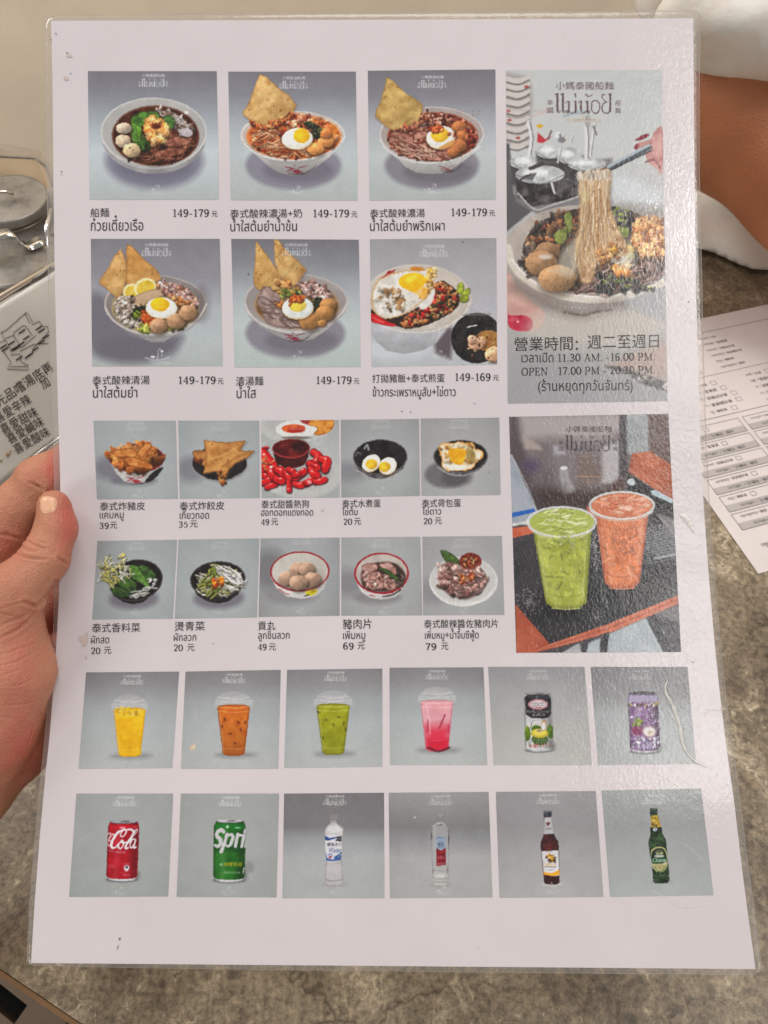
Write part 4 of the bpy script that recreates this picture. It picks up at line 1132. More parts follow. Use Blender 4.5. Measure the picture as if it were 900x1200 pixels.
@pic('dish_photo', 'printed photo of crisp pork rinds in a red-rimmed white bowl', [(109.6, 493), (206, 493), (208.5, 584.5), (113.7, 585)])
def q1(c):
    c.V(90, 480, 3.4615); small_bg(c); c.ell(150, 235, 80, 50, (108, 106, 116), soft=40, al=.85); c.ell(230, 285, 90, 22, (96, 94, 104), soft=20, al=.7)
    c.poly([(135, 210), (160, 255), (190, 288), (230, 300), (280, 295), (320, 260), (350, 215)], ((180, 176, 172), (200, 196, 190), 10), sh=((150, 250), (340, 260), 1.08, .72))
    c.poly([(275, 290), (310, 250), (348, 232), (330, 262), (300, 288)], (36, 30, 34), smooth=True); rooster(c, 230, 275, .55, (150, 24, 36))
    c.ell(242, 196, 111, 58, (120, 24, 30)); c.ell(242, 195, 103, 52, (70, 34, 26)); c.ell(210, 165, 60, 26, (176, 168, 160), soft=6)
    c.bits([(140, 185), (165, 155), (230, 140), (280, 135), (340, 180), (340, 215), (300, 240), (200, 245), (145, 215)], 65, (10, 17), [(176, 106, 48), (150, 82, 34), (200, 134, 70), (132, 66, 26)], 1.9, .5)
    for q in ([(190, 195), (230, 190), (300, 220), (300, 240), (220, 228)], [(150, 165), (230, 158), (240, 190), (160, 190)], [(240, 180), (275, 138), (300, 150), (265, 195)]): c.poly(q, ((170, 94, 36), (206, 136, 68), 5), smooth=True, edge=(110, 54, 20), ew=5, rag=3)
    c.logo(237, 75, 80, al=.3); c.boat(245, 345, 60, al=.35)


@pic('dish_photo', 'printed photo of a star-shaped fried wonton on a black bowl', [(209, 493), (303.8, 493), (304.4, 583.5), (210.8, 584.5)])
def q2(c):
    c.V(90, 480, 3.4615); small_bg(c); c.ell(465, 240, 60, 50, (112, 110, 120), soft=40, al=.8)
    c.ell(580, 222, 112, 70, (140, 138, 140)); c.ell(578, 216, 109, 68, ((26, 20, 22), (48, 40, 42), 10)); c.line([(480, 250), (540, 284), (600, 290), (660, 260)], 5, (130, 126, 130), al=.8)
    c.poly([(470, 170), (520, 165), (560, 190), (540, 230), (490, 215)], ((150, 92, 44), (186, 128, 66), 5), smooth=True, edge=(90, 50, 24), ew=5)
    c.wonton([(514, 122), (600, 132), (686, 124), (660, 165), (720, 168), (690, 195), (640, 220), (610, 250), (600, 300), (580, 302), (566, 250), (512, 258), (525, 190)], (200, 146, 80), (166, 106, 48), (130, 78, 34))
    c.line([(590, 230), (650, 190), (690, 180)], 8, (140, 84, 36), al=.6, soft=6); c.line([(540, 200), (600, 180), (650, 150)], 6, (216, 170, 104), al=.6, soft=6)
    c.bits([(565, 245), (610, 240), (600, 300), (580, 300)], 16, (4, 8), [(150, 80, 34), (120, 60, 26), (190, 120, 60)], 1.8); c.bits([(475, 200), (510, 205), (500, 215)], 5, (6, 10), [(120, 60, 30)], 2)
    c.logo(580, 76, 80, al=.25); c.boat(585, 345, 60, al=.35)


@pic('dish_photo', 'printed photo of bright red fried sausages round a dark red dip bowl', [(306, 493), (397, 492), (398, 583), (306.7, 583.5)])
def q3(c):
    c.V(300, 485, 9.0); c.bg([(0, (150, 154, 150)), (.4, (168, 170, 166)), (1, (150, 156, 152))])
    c.ell(420, 110, 400, 190, (176, 176, 170), soft=20); c.ell(440, 90, 350, 150, (160, 160, 156), soft=50, al=.6); c.ell(470, 640, 420, 250, (180, 178, 172), soft=30, al=.8); c.ell(480, 600, 320, 190, (150, 148, 144), soft=60, al=.6)
    c.ell(430, 160, 220, 95, (206, 206, 200)); c.ell(420, 250, 150, 14, (90, 70, 60), soft=18, al=.8); c.ell(395, 155, 125, 46, ((176, 46, 22), (206, 92, 36), 6)); c.ell(420, 178, 90, 22, (160, 30, 22), soft=18, al=.8)
    c.poly([(560, 60), (800, 60), (800, 160), (720, 215), (610, 215), (640, 150), (540, 110)], ((176, 96, 26), (214, 146, 60), 5), smooth=True, edge=(150, 76, 20), ew=14, rag=6); c.poly([(460, 62), (560, 66), (540, 110), (490, 96)], (150, 40, 40), smooth=True, soft=8)
    def sausage(p, w_, k=1.0):
        c.line([(x + 6, y + 10) for x, y in p], w_ * 1.05, (60, 6, 10), al=.8, soft=10); c.line(p, [w_ * .7, w_, w_ * .8], tuple(np.array((196, 18, 24)) * k)); c.line([(x - w_ * .15, y - w_ * .2) for x, y in p], [w_ * .15, w_ * .3, w_ * .1], (236, 70, 62), soft=8, al=.9)
        x, y = p[len(p) // 2]; c.ell(x - w_ * .15, y - w_ * .25, w_ * .14, w_ * .07, (250, 200, 196), soft=5)
    for p, w_ in (([(60, 370), (90, 355), (120, 350)], 30), ([(70, 400), (100, 450), (180, 540)], 110), ([(60, 560), (150, 600)], 110), ([(60, 640), (110, 650)], 70), ([(600, 400), (650, 440), (640, 500), (560, 520)], 90), ([(680, 470), (740, 490), (720, 580)], 90), ([(560, 520), (640, 560)], 90)): sausage(p, w_)
    c.poly([(175, 360), (190, 440), (220, 520), (300, 565), (420, 565), (500, 540), (545, 460), (560, 360)], ((52, 12, 14), (84, 22, 24), 10), sh=((180, 400), (560, 420), .8, 1.15))
    c.ell(368, 362, 197, 98, (128, 30, 32)); c.ell(368, 358, 186, 88, ((66, 10, 12), (112, 26, 22), 10)); c.ell(450, 340, 90, 60, (38, 8, 10), soft=50, al=.8); c.line([(190, 410), (280, 450), (380, 460), (480, 440), (545, 390)], 10, (156, 56, 50))
    for _ in range(24): c.ell(c.r.uniform(240, 520), c.r.uniform(300, 420), 4, 3, (200, 150, 140), al=.6)
    for p, w_ in (([(70, 720), (140, 690)], 70), ([(110, 770), (160, 750), (210, 730)], 60), ([(130, 570), (170, 620), (190, 660)], 100), ([(220, 580), (270, 600), (290, 640)], 90), ([(210, 680), (270, 700)], 90), ([(310, 610), (340, 650), (360, 690)], 80), ([(340, 580), (390, 600)], 70), ([(340, 710), (345, 800)], 62), ([(410, 670), (500, 600)], 84), ([(400, 730), (470, 745), (510, 725)], 70), ([(570, 570), (600, 620), (640, 640)], 84), ([(530, 720), (580, 690)], 80), ([(620, 710), (670, 705), (720, 685)], 66), ([(400, 640), (440, 630)], 60)): sausage(p, w_)
    c.bits([(60, 450), (160, 450), (210, 560), (80, 600)], 20, (8, 14), [(206, 120, 60), (220, 60, 50)], 1.8, .4, .2); c.ell(160, 555, 16, 12, (250, 240, 235), soft=6); c.ell(560, 715, 26, 18, (240, 170, 170), 30, soft=12, al=.8); c.logo(425, 150, 150, (230, 190, 180), .6)


@pic('dish_photo', 'printed photo of a boiled egg cut in two halves in a black bowl', [(399.4, 492), (491, 491), (492, 581), (400, 583)])
def q4(c):
    c.V(340, 480, 3.333); c.bg([(0, (146, 148, 148)), (.5, (160, 164, 163)), (1, (150, 156, 152))], .15); c.ell(235, 240, 70, 36, (120, 118, 124), soft=40, al=.8)
    c.poly([(250, 205), (270, 245), (310, 268), (350, 274), (400, 262), (440, 228), (455, 190)], ((60, 56, 58), (110, 104, 104), 8)); c.line([(262, 235), (310, 264), (360, 271), (420, 250)], 5, (176, 170, 168), al=.8)
    c.ell(351, 184, 105, 68, (84, 78, 78)); c.ell(351, 183, 101, 64, ((20, 16, 18), (40, 35, 37), 8)); c.line([(290, 150), (300, 138), (306, 155)], 8, (186, 184, 184), al=.7, soft=3); c.line([(255, 180), (262, 165), (275, 172)], 5, (150, 148, 150), al=.6)
    for _ in range(80): c.ell(c.r.uniform(255, 450), c.r.uniform(120, 250), 1.2, 1.2, (170, 160, 160), al=.55)
    c.egg(316, 207, 38, 31, -35, 317, 212, 23, .85, (224, 222, 206), (222, 172, 40)); c.egg(380, 218, 36, 32, -40, 368, 222, 23, .85, (224, 222, 206), (222, 172, 40))
    c.logo(350, 65, 85, al=.3); c.boat(352, 320, 60, al=.4)


@pic('dish_photo', 'printed photo of a ragged fried egg in a black bowl', [(493, 490.5), (585, 489.5), (586.5, 580), (494, 581)])
def q5(c):
    c.V(340, 480, 3.333); c.bg([(0, (148, 148, 146)), (.5, (160, 160, 158)), (1, (156, 158, 154))], .1); c.ell(610, 252, 84, 52, (96, 92, 96), soft=16, al=.9); c.ell(650, 262, 60, 36, (70, 66, 70), soft=20, al=.6)
    c.poly([(562, 190), (580, 225), (620, 250), (665, 258), (715, 248), (750, 222), (770, 180)], ((70, 66, 68), (130, 126, 124), 8)); c.line([(575, 222), (620, 250), (670, 256), (730, 240)], 4, (176, 172, 168), al=.7); c.ell(665, 182, 106, 64, (90, 84, 84)); c.ell(665, 181, 101, 60, ((22, 18, 20), (46, 40, 42), 8))
    c.poly([(578, 150), (590, 128), (630, 128), (660, 122), (690, 128), (712, 124), (722, 150), (752, 165), (748, 190), (725, 205), (715, 225), (680, 238), (640, 240), (600, 230), (590, 195)], ((206, 186, 150), (228, 220, 204), 6), smooth=True, rag=5, edge=(196, 130, 40), ew=9)
    c.bits([(585, 140), (710, 128), (745, 175), (715, 215), (590, 210), (590, 170)], 26, (4, 9), [(206, 146, 56), (180, 110, 30), (228, 196, 140)], 2, .4, .15, .8)
    c.poly([(618, 160), (650, 150), (685, 158), (682, 190), (664, 216), (630, 200)], ((214, 150, 14), (232, 176, 40), 5), smooth=True, soft=4); c.poly([(690, 150), (720, 165), (715, 200), (690, 195)], ((120, 96, 40), (160, 132, 70), 5), smooth=True, soft=8, al=.9); c.ell(655, 225, 30, 10, (228, 220, 206), soft=6)
    c.ell(774, 243, 2, 7, (120, 116, 116), al=.7); c.logo(660, 64, 85, al=.35)


@pic('dish_photo', 'printed photo of raw bean sprouts and dark green leaves in a black bowl', [(114.3, 634), (207.6, 632.5), (202.7, 725), (108.2, 726)])
def r1(c):
    c.V(90, 620, 3.4615); small_bg(c, 4); c.ell(230, 282, 98, 42, (104, 98, 110), soft=26, al=.9)
    c.poly([(130, 225), (150, 270), (190, 295), (230, 303), (270, 294), (310, 260), (345, 200)], ((26, 20, 22), (48, 40, 42), 8)); c.ell(238, 207, 108, 84, (56, 48, 48), -6); c.ell(238, 206, 103, 79, ((18, 14, 15), (36, 30, 30), 8), -6)
    for q, cc in (([(150, 190), (195, 180), (240, 220), (228, 245), (180, 235)], (56, 88, 34)), ([(205, 150), (245, 150), (285, 200), (290, 230), (250, 215), (220, 190)], (76, 116, 44)), ([(250, 150), (285, 150), (318, 185), (310, 210), (275, 195)], (52, 82, 36)), ([(140, 230), (185, 235), (215, 262), (190, 275), (150, 262)], (44, 72, 30)), ([(240, 195), (270, 200), (292, 228), (280, 235)], (88, 128, 56)), ([(200, 235), (240, 240), (230, 262), (205, 262)], (40, 64, 28))): c.leaf(q, cc, (120, 150, 86))
    c.strands([(220, 255), (290, 235), (310, 250), (240, 275)], 16, 44, 5, [(206, 206, 196), (176, 180, 160)], -20); c.bits([(285, 200), (325, 205), (310, 240)], 14, (3, 5), [(206, 206, 200)], 2)
    c.strands([(100, 120), (190, 105), (205, 170), (215, 190), (140, 220), (100, 190)], 46, 50, 5, [(206, 206, 178), (176, 176, 120), (220, 218, 200)], None, .8)
    c.bits([(95, 120), (190, 100), (205, 150), (150, 220), (100, 200)], 30, (4, 6), [(186, 176, 80), (150, 140, 60), (206, 196, 120)], 2); c.strands([(110, 170), (160, 200), (130, 225), (105, 200)], 12, 40, 5, [(176, 170, 90)], 40)
    c.logo(240, 75, 72, al=.3); c.boat(232, 335, 40, al=.3)


@pic('dish_photo', 'printed photo of blanched sprouts and greens with red chilli in a black bowl', [(209.3, 632.5), (303.8, 631), (301.2, 723.5), (204.7, 725)])
def r2(c):
    c.V(90, 620, 3.4615); small_bg(c, 3); c.ell(575, 278, 100, 44, (104, 98, 110), soft=26, al=.9)
    c.poly([(462, 220), (490, 268), (530, 292), (570, 300), (610, 292), (650, 266), (680, 215)], ((24, 18, 20), (44, 36, 40), 8)); c.ell(571, 203, 111, 73, (60, 50, 52)); c.ell(571, 203, 105, 67, ((18, 13, 15), (38, 30, 32), 8))
    po = [(490, 215), (520, 175), (560, 150), (650, 175), (668, 200), (640, 240), (570, 268), (510, 250)]
    c.bits(po, 50, (6, 12), [(96, 110, 40), (130, 140, 60), (60, 70, 30), (160, 160, 84)], 2.4); c.strands(po, 60, 60, 6, [(214, 208, 196), (186, 176, 150), (226, 222, 214), (150, 150, 90)], 25); c.strands([(490, 220), (560, 160), (560, 260), (510, 250)], 24, 50, 7, [(120, 128, 50), (150, 150, 76)], -40)
    c.strands([(590, 155), (660, 180), (660, 215), (600, 200)], 18, 70, 6, [(222, 218, 210)], 35); c.bits([(545, 205), (590, 195), (600, 225), (555, 235)], 18, (5, 9), [(206, 80, 20), (226, 130, 30), (176, 50, 20)], 1.6); c.leaf([(545, 160), (555, 148), (565, 175), (552, 190)], (110, 124, 44))
    c.logo(577, 72, 72, al=.3); c.boat(570, 330, 40, al=.3)


@pic('dish_photo', 'printed photo of five meatballs in a white bowl with a red rim', [(305.5, 631), (398, 630), (398, 721.5), (303, 723)])
def r3(c):
    c.V(300, 620, 3.6); c.bg([(0, (150, 154, 154)), (.5, (152, 156, 156)), (1, (146, 150, 148))], .2)
    c.ell(60, 170, 70, 80, (104, 102, 106), soft=60, al=.8); c.ell(150, 275, 110, 40, (124, 120, 124), soft=30, al=.8)
    c.poly([(60, 200), (90, 250), (130, 282), (190, 292), (250, 282), (285, 250), (306, 190)], ((188, 184, 178), (206, 202, 196), 10), sh=((80, 250), (300, 240), 1.04, .86)); c.ell(232, 264, 26, 14, (190, 176, 30), -14); c.ell(240, 262, 10, 5, (150, 130, 20), -14); c.line([(205, 280), (222, 276)], 5, (60, 70, 30)); c.line([(95, 250), (120, 268), (140, 274)], 5, (150, 60, 70), al=.7)
    c.ell(184, 178, 124, 84, (146, 26, 36)); c.ell(184, 177, 117, 77, ((176, 168, 156), (192, 184, 170), 16)); c.ell(230, 210, 60, 40, (150, 138, 126), soft=30, al=.7); c.ell(190, 225, 70, 24, (112, 94, 80), soft=14, al=.8)
    for x, y, r in ((178, 172, 38), (212, 168, 34), (128, 208, 34), (235, 212, 36), (178, 225, 38)): c.ball(x, y, r, (158, 126, 104), .86)
    for _ in range(90): c.ell(c.r.uniform(100, 265), c.r.uniform(140, 255), 1.6, 1.4, (206, 180, 160), al=.4)
    c.logo(190, 55, 80, al=.25); c.boat(185, 345, 50, al=.35)


@pic('dish_photo', 'printed photo of sliced raw pork with a green leaf in a red-rimmed bowl', [(400, 630), (492.5, 629), (495, 721), (400, 721.5)])
def r4(c):
    c.V(340, 620, 3.333); c.bg([(0, (152, 154, 152)), (.5, (156, 158, 158)), (1, (148, 150, 150))], .1); c.ell(230, 210, 70, 50, (118, 114, 120), soft=50, al=.8); c.ell(340, 265, 90, 26, (120, 114, 116), soft=24, al=.8)
    c.poly([(255, 200), (280, 245), (310, 266), (360, 274), (410, 264), (440, 240), (460, 190)], ((186, 180, 176), (204, 198, 192), 10), sh=((270, 240), (450, 230), 1.03, .82)); c.line([(362, 262), (400, 254), (430, 236)], 5, (40, 34, 36)); c.line([(370, 250), (400, 246)], 6, (150, 40, 50)); c.line([(310, 255), (330, 262)], 4, (170, 70, 76))
    c.ell(356, 172, 106, 80, (150, 26, 38)); c.ell(356, 171, 99, 73, ((170, 156, 146), (186, 172, 160), 14)); c.poly([(275, 190), (300, 140), (400, 130), (450, 180), (430, 220), (380, 242), (300, 235)], (60, 40, 34), smooth=True, soft=8)
    for q in ([(280, 140), (330, 130), (345, 155), (300, 170)], [(275, 185), (300, 160), (320, 185), (290, 205)], [(345, 135), (390, 130), (405, 155), (365, 162)], [(300, 205), (340, 185), (375, 205), (360, 235), (310, 232)], [(350, 185), (400, 195), (420, 215), (390, 235), (360, 222)], [(310, 170), (350, 165), (345, 190), (315, 195)], [(390, 150), (412, 152), (415, 175), (395, 172)]): c.poly(q, ((148, 104, 92), (196, 156, 144), 4), smooth=True, edge=(110, 66, 58), ew=6, rag=4)
    c.bits([(280, 180), (340, 160), (420, 200), (380, 235), (300, 232)], 30, (4, 7), [(176, 130, 118), (130, 84, 74), (206, 170, 160)], 2.2); c.bits([(400, 180), (445, 175), (440, 215), (410, 225)], 26, (3, 6), [(50, 44, 34), (90, 70, 60)], 2)
    c.leaf([(348, 152), (375, 155), (420, 190), (418, 200), (385, 182)], (52, 78, 32)); c.logo(355, 62, 80, al=.3); c.boat(362, 320, 60, al=.35)


@pic('dish_photo', 'printed photo of pork slices with chilli dip and a leaf on a white plate', [(495, 629), (588, 628), (591, 720.5), (496, 721)])
def r5(c):
    c.V(340, 620, 3.333); c.bg([(0, (150, 150, 149)), (.5, (156, 157, 156)), (1, (150, 152, 150))], .1); c.ell(560, 240, 60, 50, (120, 116, 120), soft=40, al=.7)
    c.ell(676, 202, 132, 96, (196, 192, 186)); c.ell(674, 196, 124, 88, (182, 178, 172), soft=6); c.ell(672, 192, 100, 68, (198, 194, 188), soft=14); c.line([(552, 230), (600, 280), (680, 298), (760, 275)], 4, (214, 212, 208), al=.8)
    c.leaf([(586, 84), (620, 90), (660, 122), (655, 145), (610, 130)], (62, 84, 36), (100, 126, 70)); c.poly([(660, 130), (670, 160), (700, 168), (735, 155), (745, 125)], (110, 40, 36)); c.ell(703, 126, 43, 34, (120, 36, 36)); c.ell(703, 125, 38, 29, ((70, 22, 16), (140, 60, 36), 3)); c.bits([(670, 110), (735, 110), (735, 140), (680, 145)], 40, (2, 4), [(200, 140, 80), (176, 60, 30), (60, 20, 16), (220, 180, 130)], 1.5)
    c.poly([(580, 150), (640, 130), (680, 160), (740, 150), (770, 200), (740, 250), (680, 270), (600, 240)], (110, 76, 68), smooth=True, soft=8, al=.9)
    c.bits([(580, 150), (650, 135), (690, 165), (740, 155), (768, 200), (740, 245), (670, 268), (600, 235)], 110, (6, 12), [(150, 108, 98), (178, 138, 128), (120, 78, 70), (196, 160, 150)], 2.2, .5); c.strands([(590, 160), (740, 170), (730, 245), (620, 240)], 26, 44, 6, [(190, 150, 140), (130, 86, 78)], 20)
    c.bits([(650, 170), (710, 165), (720, 200), (670, 215)], 30, (3, 6), [(170, 84, 40), (196, 120, 70), (130, 50, 26)], 2); c.logo(670, 62, 80, al=.25); c.boat(675, 320, 50, al=.3)
def drink_bg(c, k=0):
    c.bg([(0, (124, 120, 122)), (.14, (132, 130, 132)), (.3, (148, 152, 154)), (.55, (160, 168, 168)), (1, (166, 170, 166))], .1)


def cup(c, x, yt, yb, wt, wb, body, low, lid=True):
    """clear takeaway cup with a domed lid; x is the middle, yt..yb the drink"""
    c.ell(x + 6, yb - 4, wb * .9, 12, (120, 120, 120), soft=20, al=.7); c.ell(x - wb * .2, yb + 2, wb * .5, 5, (140, 140, 140), soft=8, al=.5)
    if lid:
        c.poly([(x - wt * .46, yt - 38), (x - wt * .3, yt - 52), (x, yt - 58), (x + wt * .3, yt - 52), (x + wt * .46, yt - 38), (x + wt * .56, yt - 20), (x + wt * .5, yt + 6), (x - wt * .5, yt + 6), (x - wt * .56, yt - 20)], (176, 176, 174), smooth=True, al=.45)
        c.ell(x, yt - 46, wt * .4, 9, (150, 150, 150), al=.35)
        for yy, k in ((yt - 36, .48), (yt - 22, .57), (yt - 12, .55)): c.line([(x - wt * k, yy), (x, yy + 7), (x + wt * k, yy)], 2, (206, 206, 204), al=.65)
        for _ in range(12): c.line([(x + c.r.uniform(-.4, .4) * wt, yt - c.r.uniform(6, 50)), (x + c.r.uniform(-.4, .4) * wt, yt - c.r.uniform(6, 50))], 1.6, (214, 214, 212), al=.35)
    hw, hb = wt / 2, wb / 2
    c.poly([(x - hw, yt), (x - hw * .6, yt - 7), (x + hw * .6, yt - 7), (x + hw, yt), (x + hb, yb - 8), (x + hb * .6, yb), (x - hb * .6, yb), (x - hb, yb - 8)], body, sh=((x, yt), (x, yb), low[0], low[1]), edge=low[2], ew=wt * .07)
    c.line([(x - hw * .98, yt + 18), (x, yt + 23), (x + hw * .98, yt + 18)], 2, (240, 225, 190), al=.45); c.line([(x - hw, yt + 1), (x, yt + 6), (x + hw, yt + 1)], 2.4, (245, 235, 215), al=.4)
    c.line([(x - hw * .86, yt + 20), (x - hb * .9, yb - 16)], 3, (255, 245, 220), al=.3); c.line([(x - hb, yb - 30), (x, yb - 26), (x + hb, yb - 30)], 1.6, (250, 235, 200), al=.4)


@pic('drink_photo', 'printed photo of a bright yellow iced drink in a clear cup', [(101, 788), (210, 787), (202, 900), (92, 901)])
def d1(c):
    c.V(80, 770, 3.333); drink_bg(c); cup(c, 239, 204, 388, 124, 86, ((216, 160, 6), (236, 186, 24), 8), (1.0, .94, (196, 140, 10))); c.bits([(185, 200), (290, 200), (280, 225), (195, 225)], 16, (5, 9), [(250, 216, 100), (240, 190, 40)], 1.8, .2, 0, .7)
    c.line([(255, 390), (235, 410), (218, 436)], 2, (120, 110, 100), al=.35); c.logo(247, 96, 88, al=.75)


@pic('drink_photo', 'printed photo of an orange-brown milk tea in a clear cup', [(217.5, 787), (329, 785), (326, 901), (212, 901)])
def d2(c):
    c.V(80, 770, 3.333); drink_bg(c); cup(c, 645, 192, 384, 128, 84, ((176, 82, 18), (198, 108, 32), 8), (1.06, .82, (140, 62, 14)))
    for x, y, a in ((663, 255, 60), (672, 283, 70), (650, 335, 40), (632, 298, 10), (610, 243, 80), (690, 255, 90), (600, 270, 90)): c.ell(x, y, 7, 3.4, (70, 34, 16), a, soft=3, al=.8)
    c.ell(487, 350, 11, 16, (196, 170, 140), 30, soft=3, al=.8); c.ell(489, 350, 5, 8, (214, 200, 176), 30, soft=3, al=.6); c.line([(500, 200), (495, 240)], 7, (180, 172, 150), al=.35, soft=6); c.logo(645, 90, 88, al=.75)


@pic('drink_photo', 'printed photo of a yellow-green iced tea in a clear cup', [(336.5, 785), (448, 783.5), (448, 898.5), (333, 900)])
def d3(c):
    c.V(320, 770, 3.333); drink_bg(c); cup(c, 234, 188, 380, 130, 84, ((132, 134, 12), (152, 154, 28), 8), (1.04, .9, (104, 104, 10)))
    for x, y, a in ((205, 244, 10), (235, 264, 60), (256, 234, 20), (195, 315, 80), (282, 280, 80), (275, 258, 100), (176, 214, 30)): c.ell(x, y, 8, 3, (70, 66, 16), a, soft=3, al=.8)
    c.logo(242, 82, 88, al=.75)


@pic('drink_photo', 'printed photo of a pink milk drink fading to red in a clear cup', [(456.5, 782.5), (566.5, 782), (571, 896.5), (457, 896.5)])
def d4(c):
    c.V(320, 770, 3.333); drink_bg(c); cup(c, 639, 174, 366, 128, 88, ((196, 132, 140), (206, 150, 156), 8), (1.06, .92, (176, 110, 122)))
    m = c.pmask([(575, 174), (703, 174), (683, 358), (666, 366), (612, 366), (595, 358)]); cl = np.zeros((c.h, c.w)); cl[m[0]] = m[1]
    c.poly([(592, 270), (690, 268), (686, 356), (666, 367), (622, 367), (602, 358)], (206, 40, 66), soft=50, al=.95, clip=cl); c.poly([(598, 320), (688, 318), (684, 356), (666, 367), (622, 367), (602, 356)], (196, 20, 48), soft=24, al=.9, clip=cl); c.line([(605, 352), (645, 366), (686, 352)], 9, (80, 16, 28), al=.8, soft=4)
    c.line([(670, 225), (648, 277)], 6, (150, 36, 60), al=.85); c.line([(605, 245), (600, 290)], 6, (160, 50, 76), al=.7); c.line([(684, 265), (682, 295)], 6, (160, 40, 66), al=.7); c.line([(620, 325), (660, 322)], 1.5, (240, 190, 196), al=.5); c.logo(637, 76, 88, al=.7)
    c.line([(595, 180), (610, 250), (612, 300)], 4, (230, 200, 204), al=.5)


def can(c, x0, x1, y0, y1, body, top=(120, 120, 124), nick=8, tilt=0):
    xm = (x0 + x1) / 2; hw = (x1 - x0) / 2; e = hw * .2; t = tilt
    arc = lambda dy, k: [(xm + t + hw * k * math.cos(a), y1 - e - dy + e * math.sin(a)) for a in np.linspace(0.05, math.pi - .05, 14)]
    c.ell(x1 + t, y1 - e * 2, hw * .18, hw * .3, (104, 102, 102), soft=hw * .2, al=.6); c.ell(xm + t, y1 - e * .6, hw * 1.02, e * .9, (96, 94, 96), soft=hw * .12, al=.8)
    side = [(x0 + nick, y0), (x1 - nick + 2, y0), (x1, y0 + hw * .36)]; lf = [(x0, y0 + hw * .36)]
    c.poly(side + [(x1 + t, y1 - e * 2.4)] + arc(0, .9) + [(x0 + t, y1 - e * 2.4)] + lf, ((150, 150, 154), (190, 190, 194), 4), edge=(96, 96, 100), ew=hw * .06)
    bod = [(x0 + nick, y0 + hw * .05), (x1 - nick + 2, y0 + hw * .05), (x1, y0 + hw * .38), (x1 + t, y1 - e * 2.3)] + arc(e * .75, .985) + [(x0 + t, y1 - e * 2.3), (x0, y0 + hw * .38)]
    c.poly(bod, body); m = c.pmask(bod); cl = np.zeros((c.h, c.w)); cl[m[0]] = m[1]
    c.poly([(x1 - hw * .45, y0), (x1 + 4, y0), (x1 + 4 + t, y1), (x1 - hw * .4 + t, y1)], (10, 6, 8), soft=hw * .6, al=.45, clip=cl); c.poly([(x0 - 3, y0), (x0 + hw * .08, y0), (x0 + hw * .08 + t, y1), (x0 - 3 + t, y1)], (10, 6, 8), soft=hw * .16, al=.45, clip=cl); c.poly([(x0 + hw * .55, y0), (x0 + hw * .8, y0), (x0 + hw * .7 + t, y1), (x0 + hw * .45 + t, y1)], (255, 235, 235), soft=hw * .4, al=.14, clip=cl)
    c.ell(xm, y0 + hw * .04, hw - nick, e * .62, (66, 66, 70)); c.ell(xm, y0 + hw * .02, hw - nick - hw * .03, e * .5, top); c.ell(xm + hw * .1, y0 + hw * .02, hw * .3, e * .25, (70, 70, 74), soft=e * .2, al=.8)
    return cl


@pic('drink_photo', 'printed photo of a red cola can', [(89.6, 930), (203, 930), (197, 1050.5), (81, 1051)])
def b1(c):
    c.V(100, 940, 9.0); c.bg([(0, (148, 151, 149)), (.5, (152, 156, 152)), (1, (146, 152, 147))], .08)
    cl = can(c, 240, 566, 200, 832, ((150, 4, 20), (176, 8, 26), 12), (150, 150, 154), 20, -20); c.poly([(265, 245), (550, 240), (560, 280), (255, 285)], (206, 20, 40), soft=20, al=.5, clip=cl); c.ell(390, 268, 30, 8, (250, 190, 196), soft=8, al=.8); c.ell(520, 262, 20, 6, (220, 90, 100), soft=8, al=.7)
    W = (212, 208, 210)
    c.line([(430, 300), (420, 285), (385, 300), (370, 345), (385, 362), (415, 340), (428, 300), (405, 288), (340, 320), (290, 390), (270, 450), (285, 480), (320, 470), (350, 430)], [10, 16, 16, 12, 12, 14, 16, 20, 26, 28, 28, 24, 16, 10], W, clip=cl)
    c.line([(428, 296), (465, 284), (500, 300), (520, 330)], [10, 22, 20, 8], W, clip=cl); c.line([(385, 400), (350, 440), (350, 478), (375, 485), (400, 440), (395, 402), (380, 410), (400, 430), (430, 420)], 16, W, clip=cl)
    c.line([(545, 285), (520, 300), (460, 400), (425, 460), (430, 486), (455, 478)], [10, 16, 22, 24, 22, 14], W, clip=cl); c.line([(545, 285), (540, 310), (500, 360), (460, 420)], 9, W, clip=cl)
    c.line([(520, 385), (490, 395), (470, 440), (475, 475), (500, 465), (530, 395), (515, 440), (510, 478), (530, 470)], 15, W, clip=cl)
    c.line([(240, 330), (265, 330), (270, 345), (245, 400), (262, 405)], 14, W, al=.85, clip=cl); c.ell(293, 338, 9, 9, W); c.line([(236, 430), (245, 460)], 10, W, clip=cl)
    for i, x in enumerate((250, 268, 284)): c.line([(x, 500 + i * 3), (x, 516 + i * 3)], 6, W, al=.7, clip=cl)
    c.text('TASTE', 305, 420, 535, 512, W, .85)
    c.ell(433, 690, 28, 32, (206, 200, 202)); c.ell(433, 682, 15, 15, (80, 60, 66)); c.line([(405, 648), (430, 640), (465, 645)], 6, W, al=.5); c.line([(370, 735), (480, 722)], 5, W, al=.45); c.text('330ml', 388, 465, 772, 752, W, .7)
    for y in (655, 668, 684): c.line([(236, y), (304, y + 6)], 5, W, al=.35)
    c.ell(880, 440, 20, 20, (134, 138, 130)); c.ell(880, 440, 12, 12, (156, 160, 152)); c.ell(395, 815, 110, 8, (226, 226, 230), soft=6, al=.5); c.V(70, 910, 3.214); c.logo(243, 100, 88, al=.7); c.boat(222, 432, 60, al=.35)


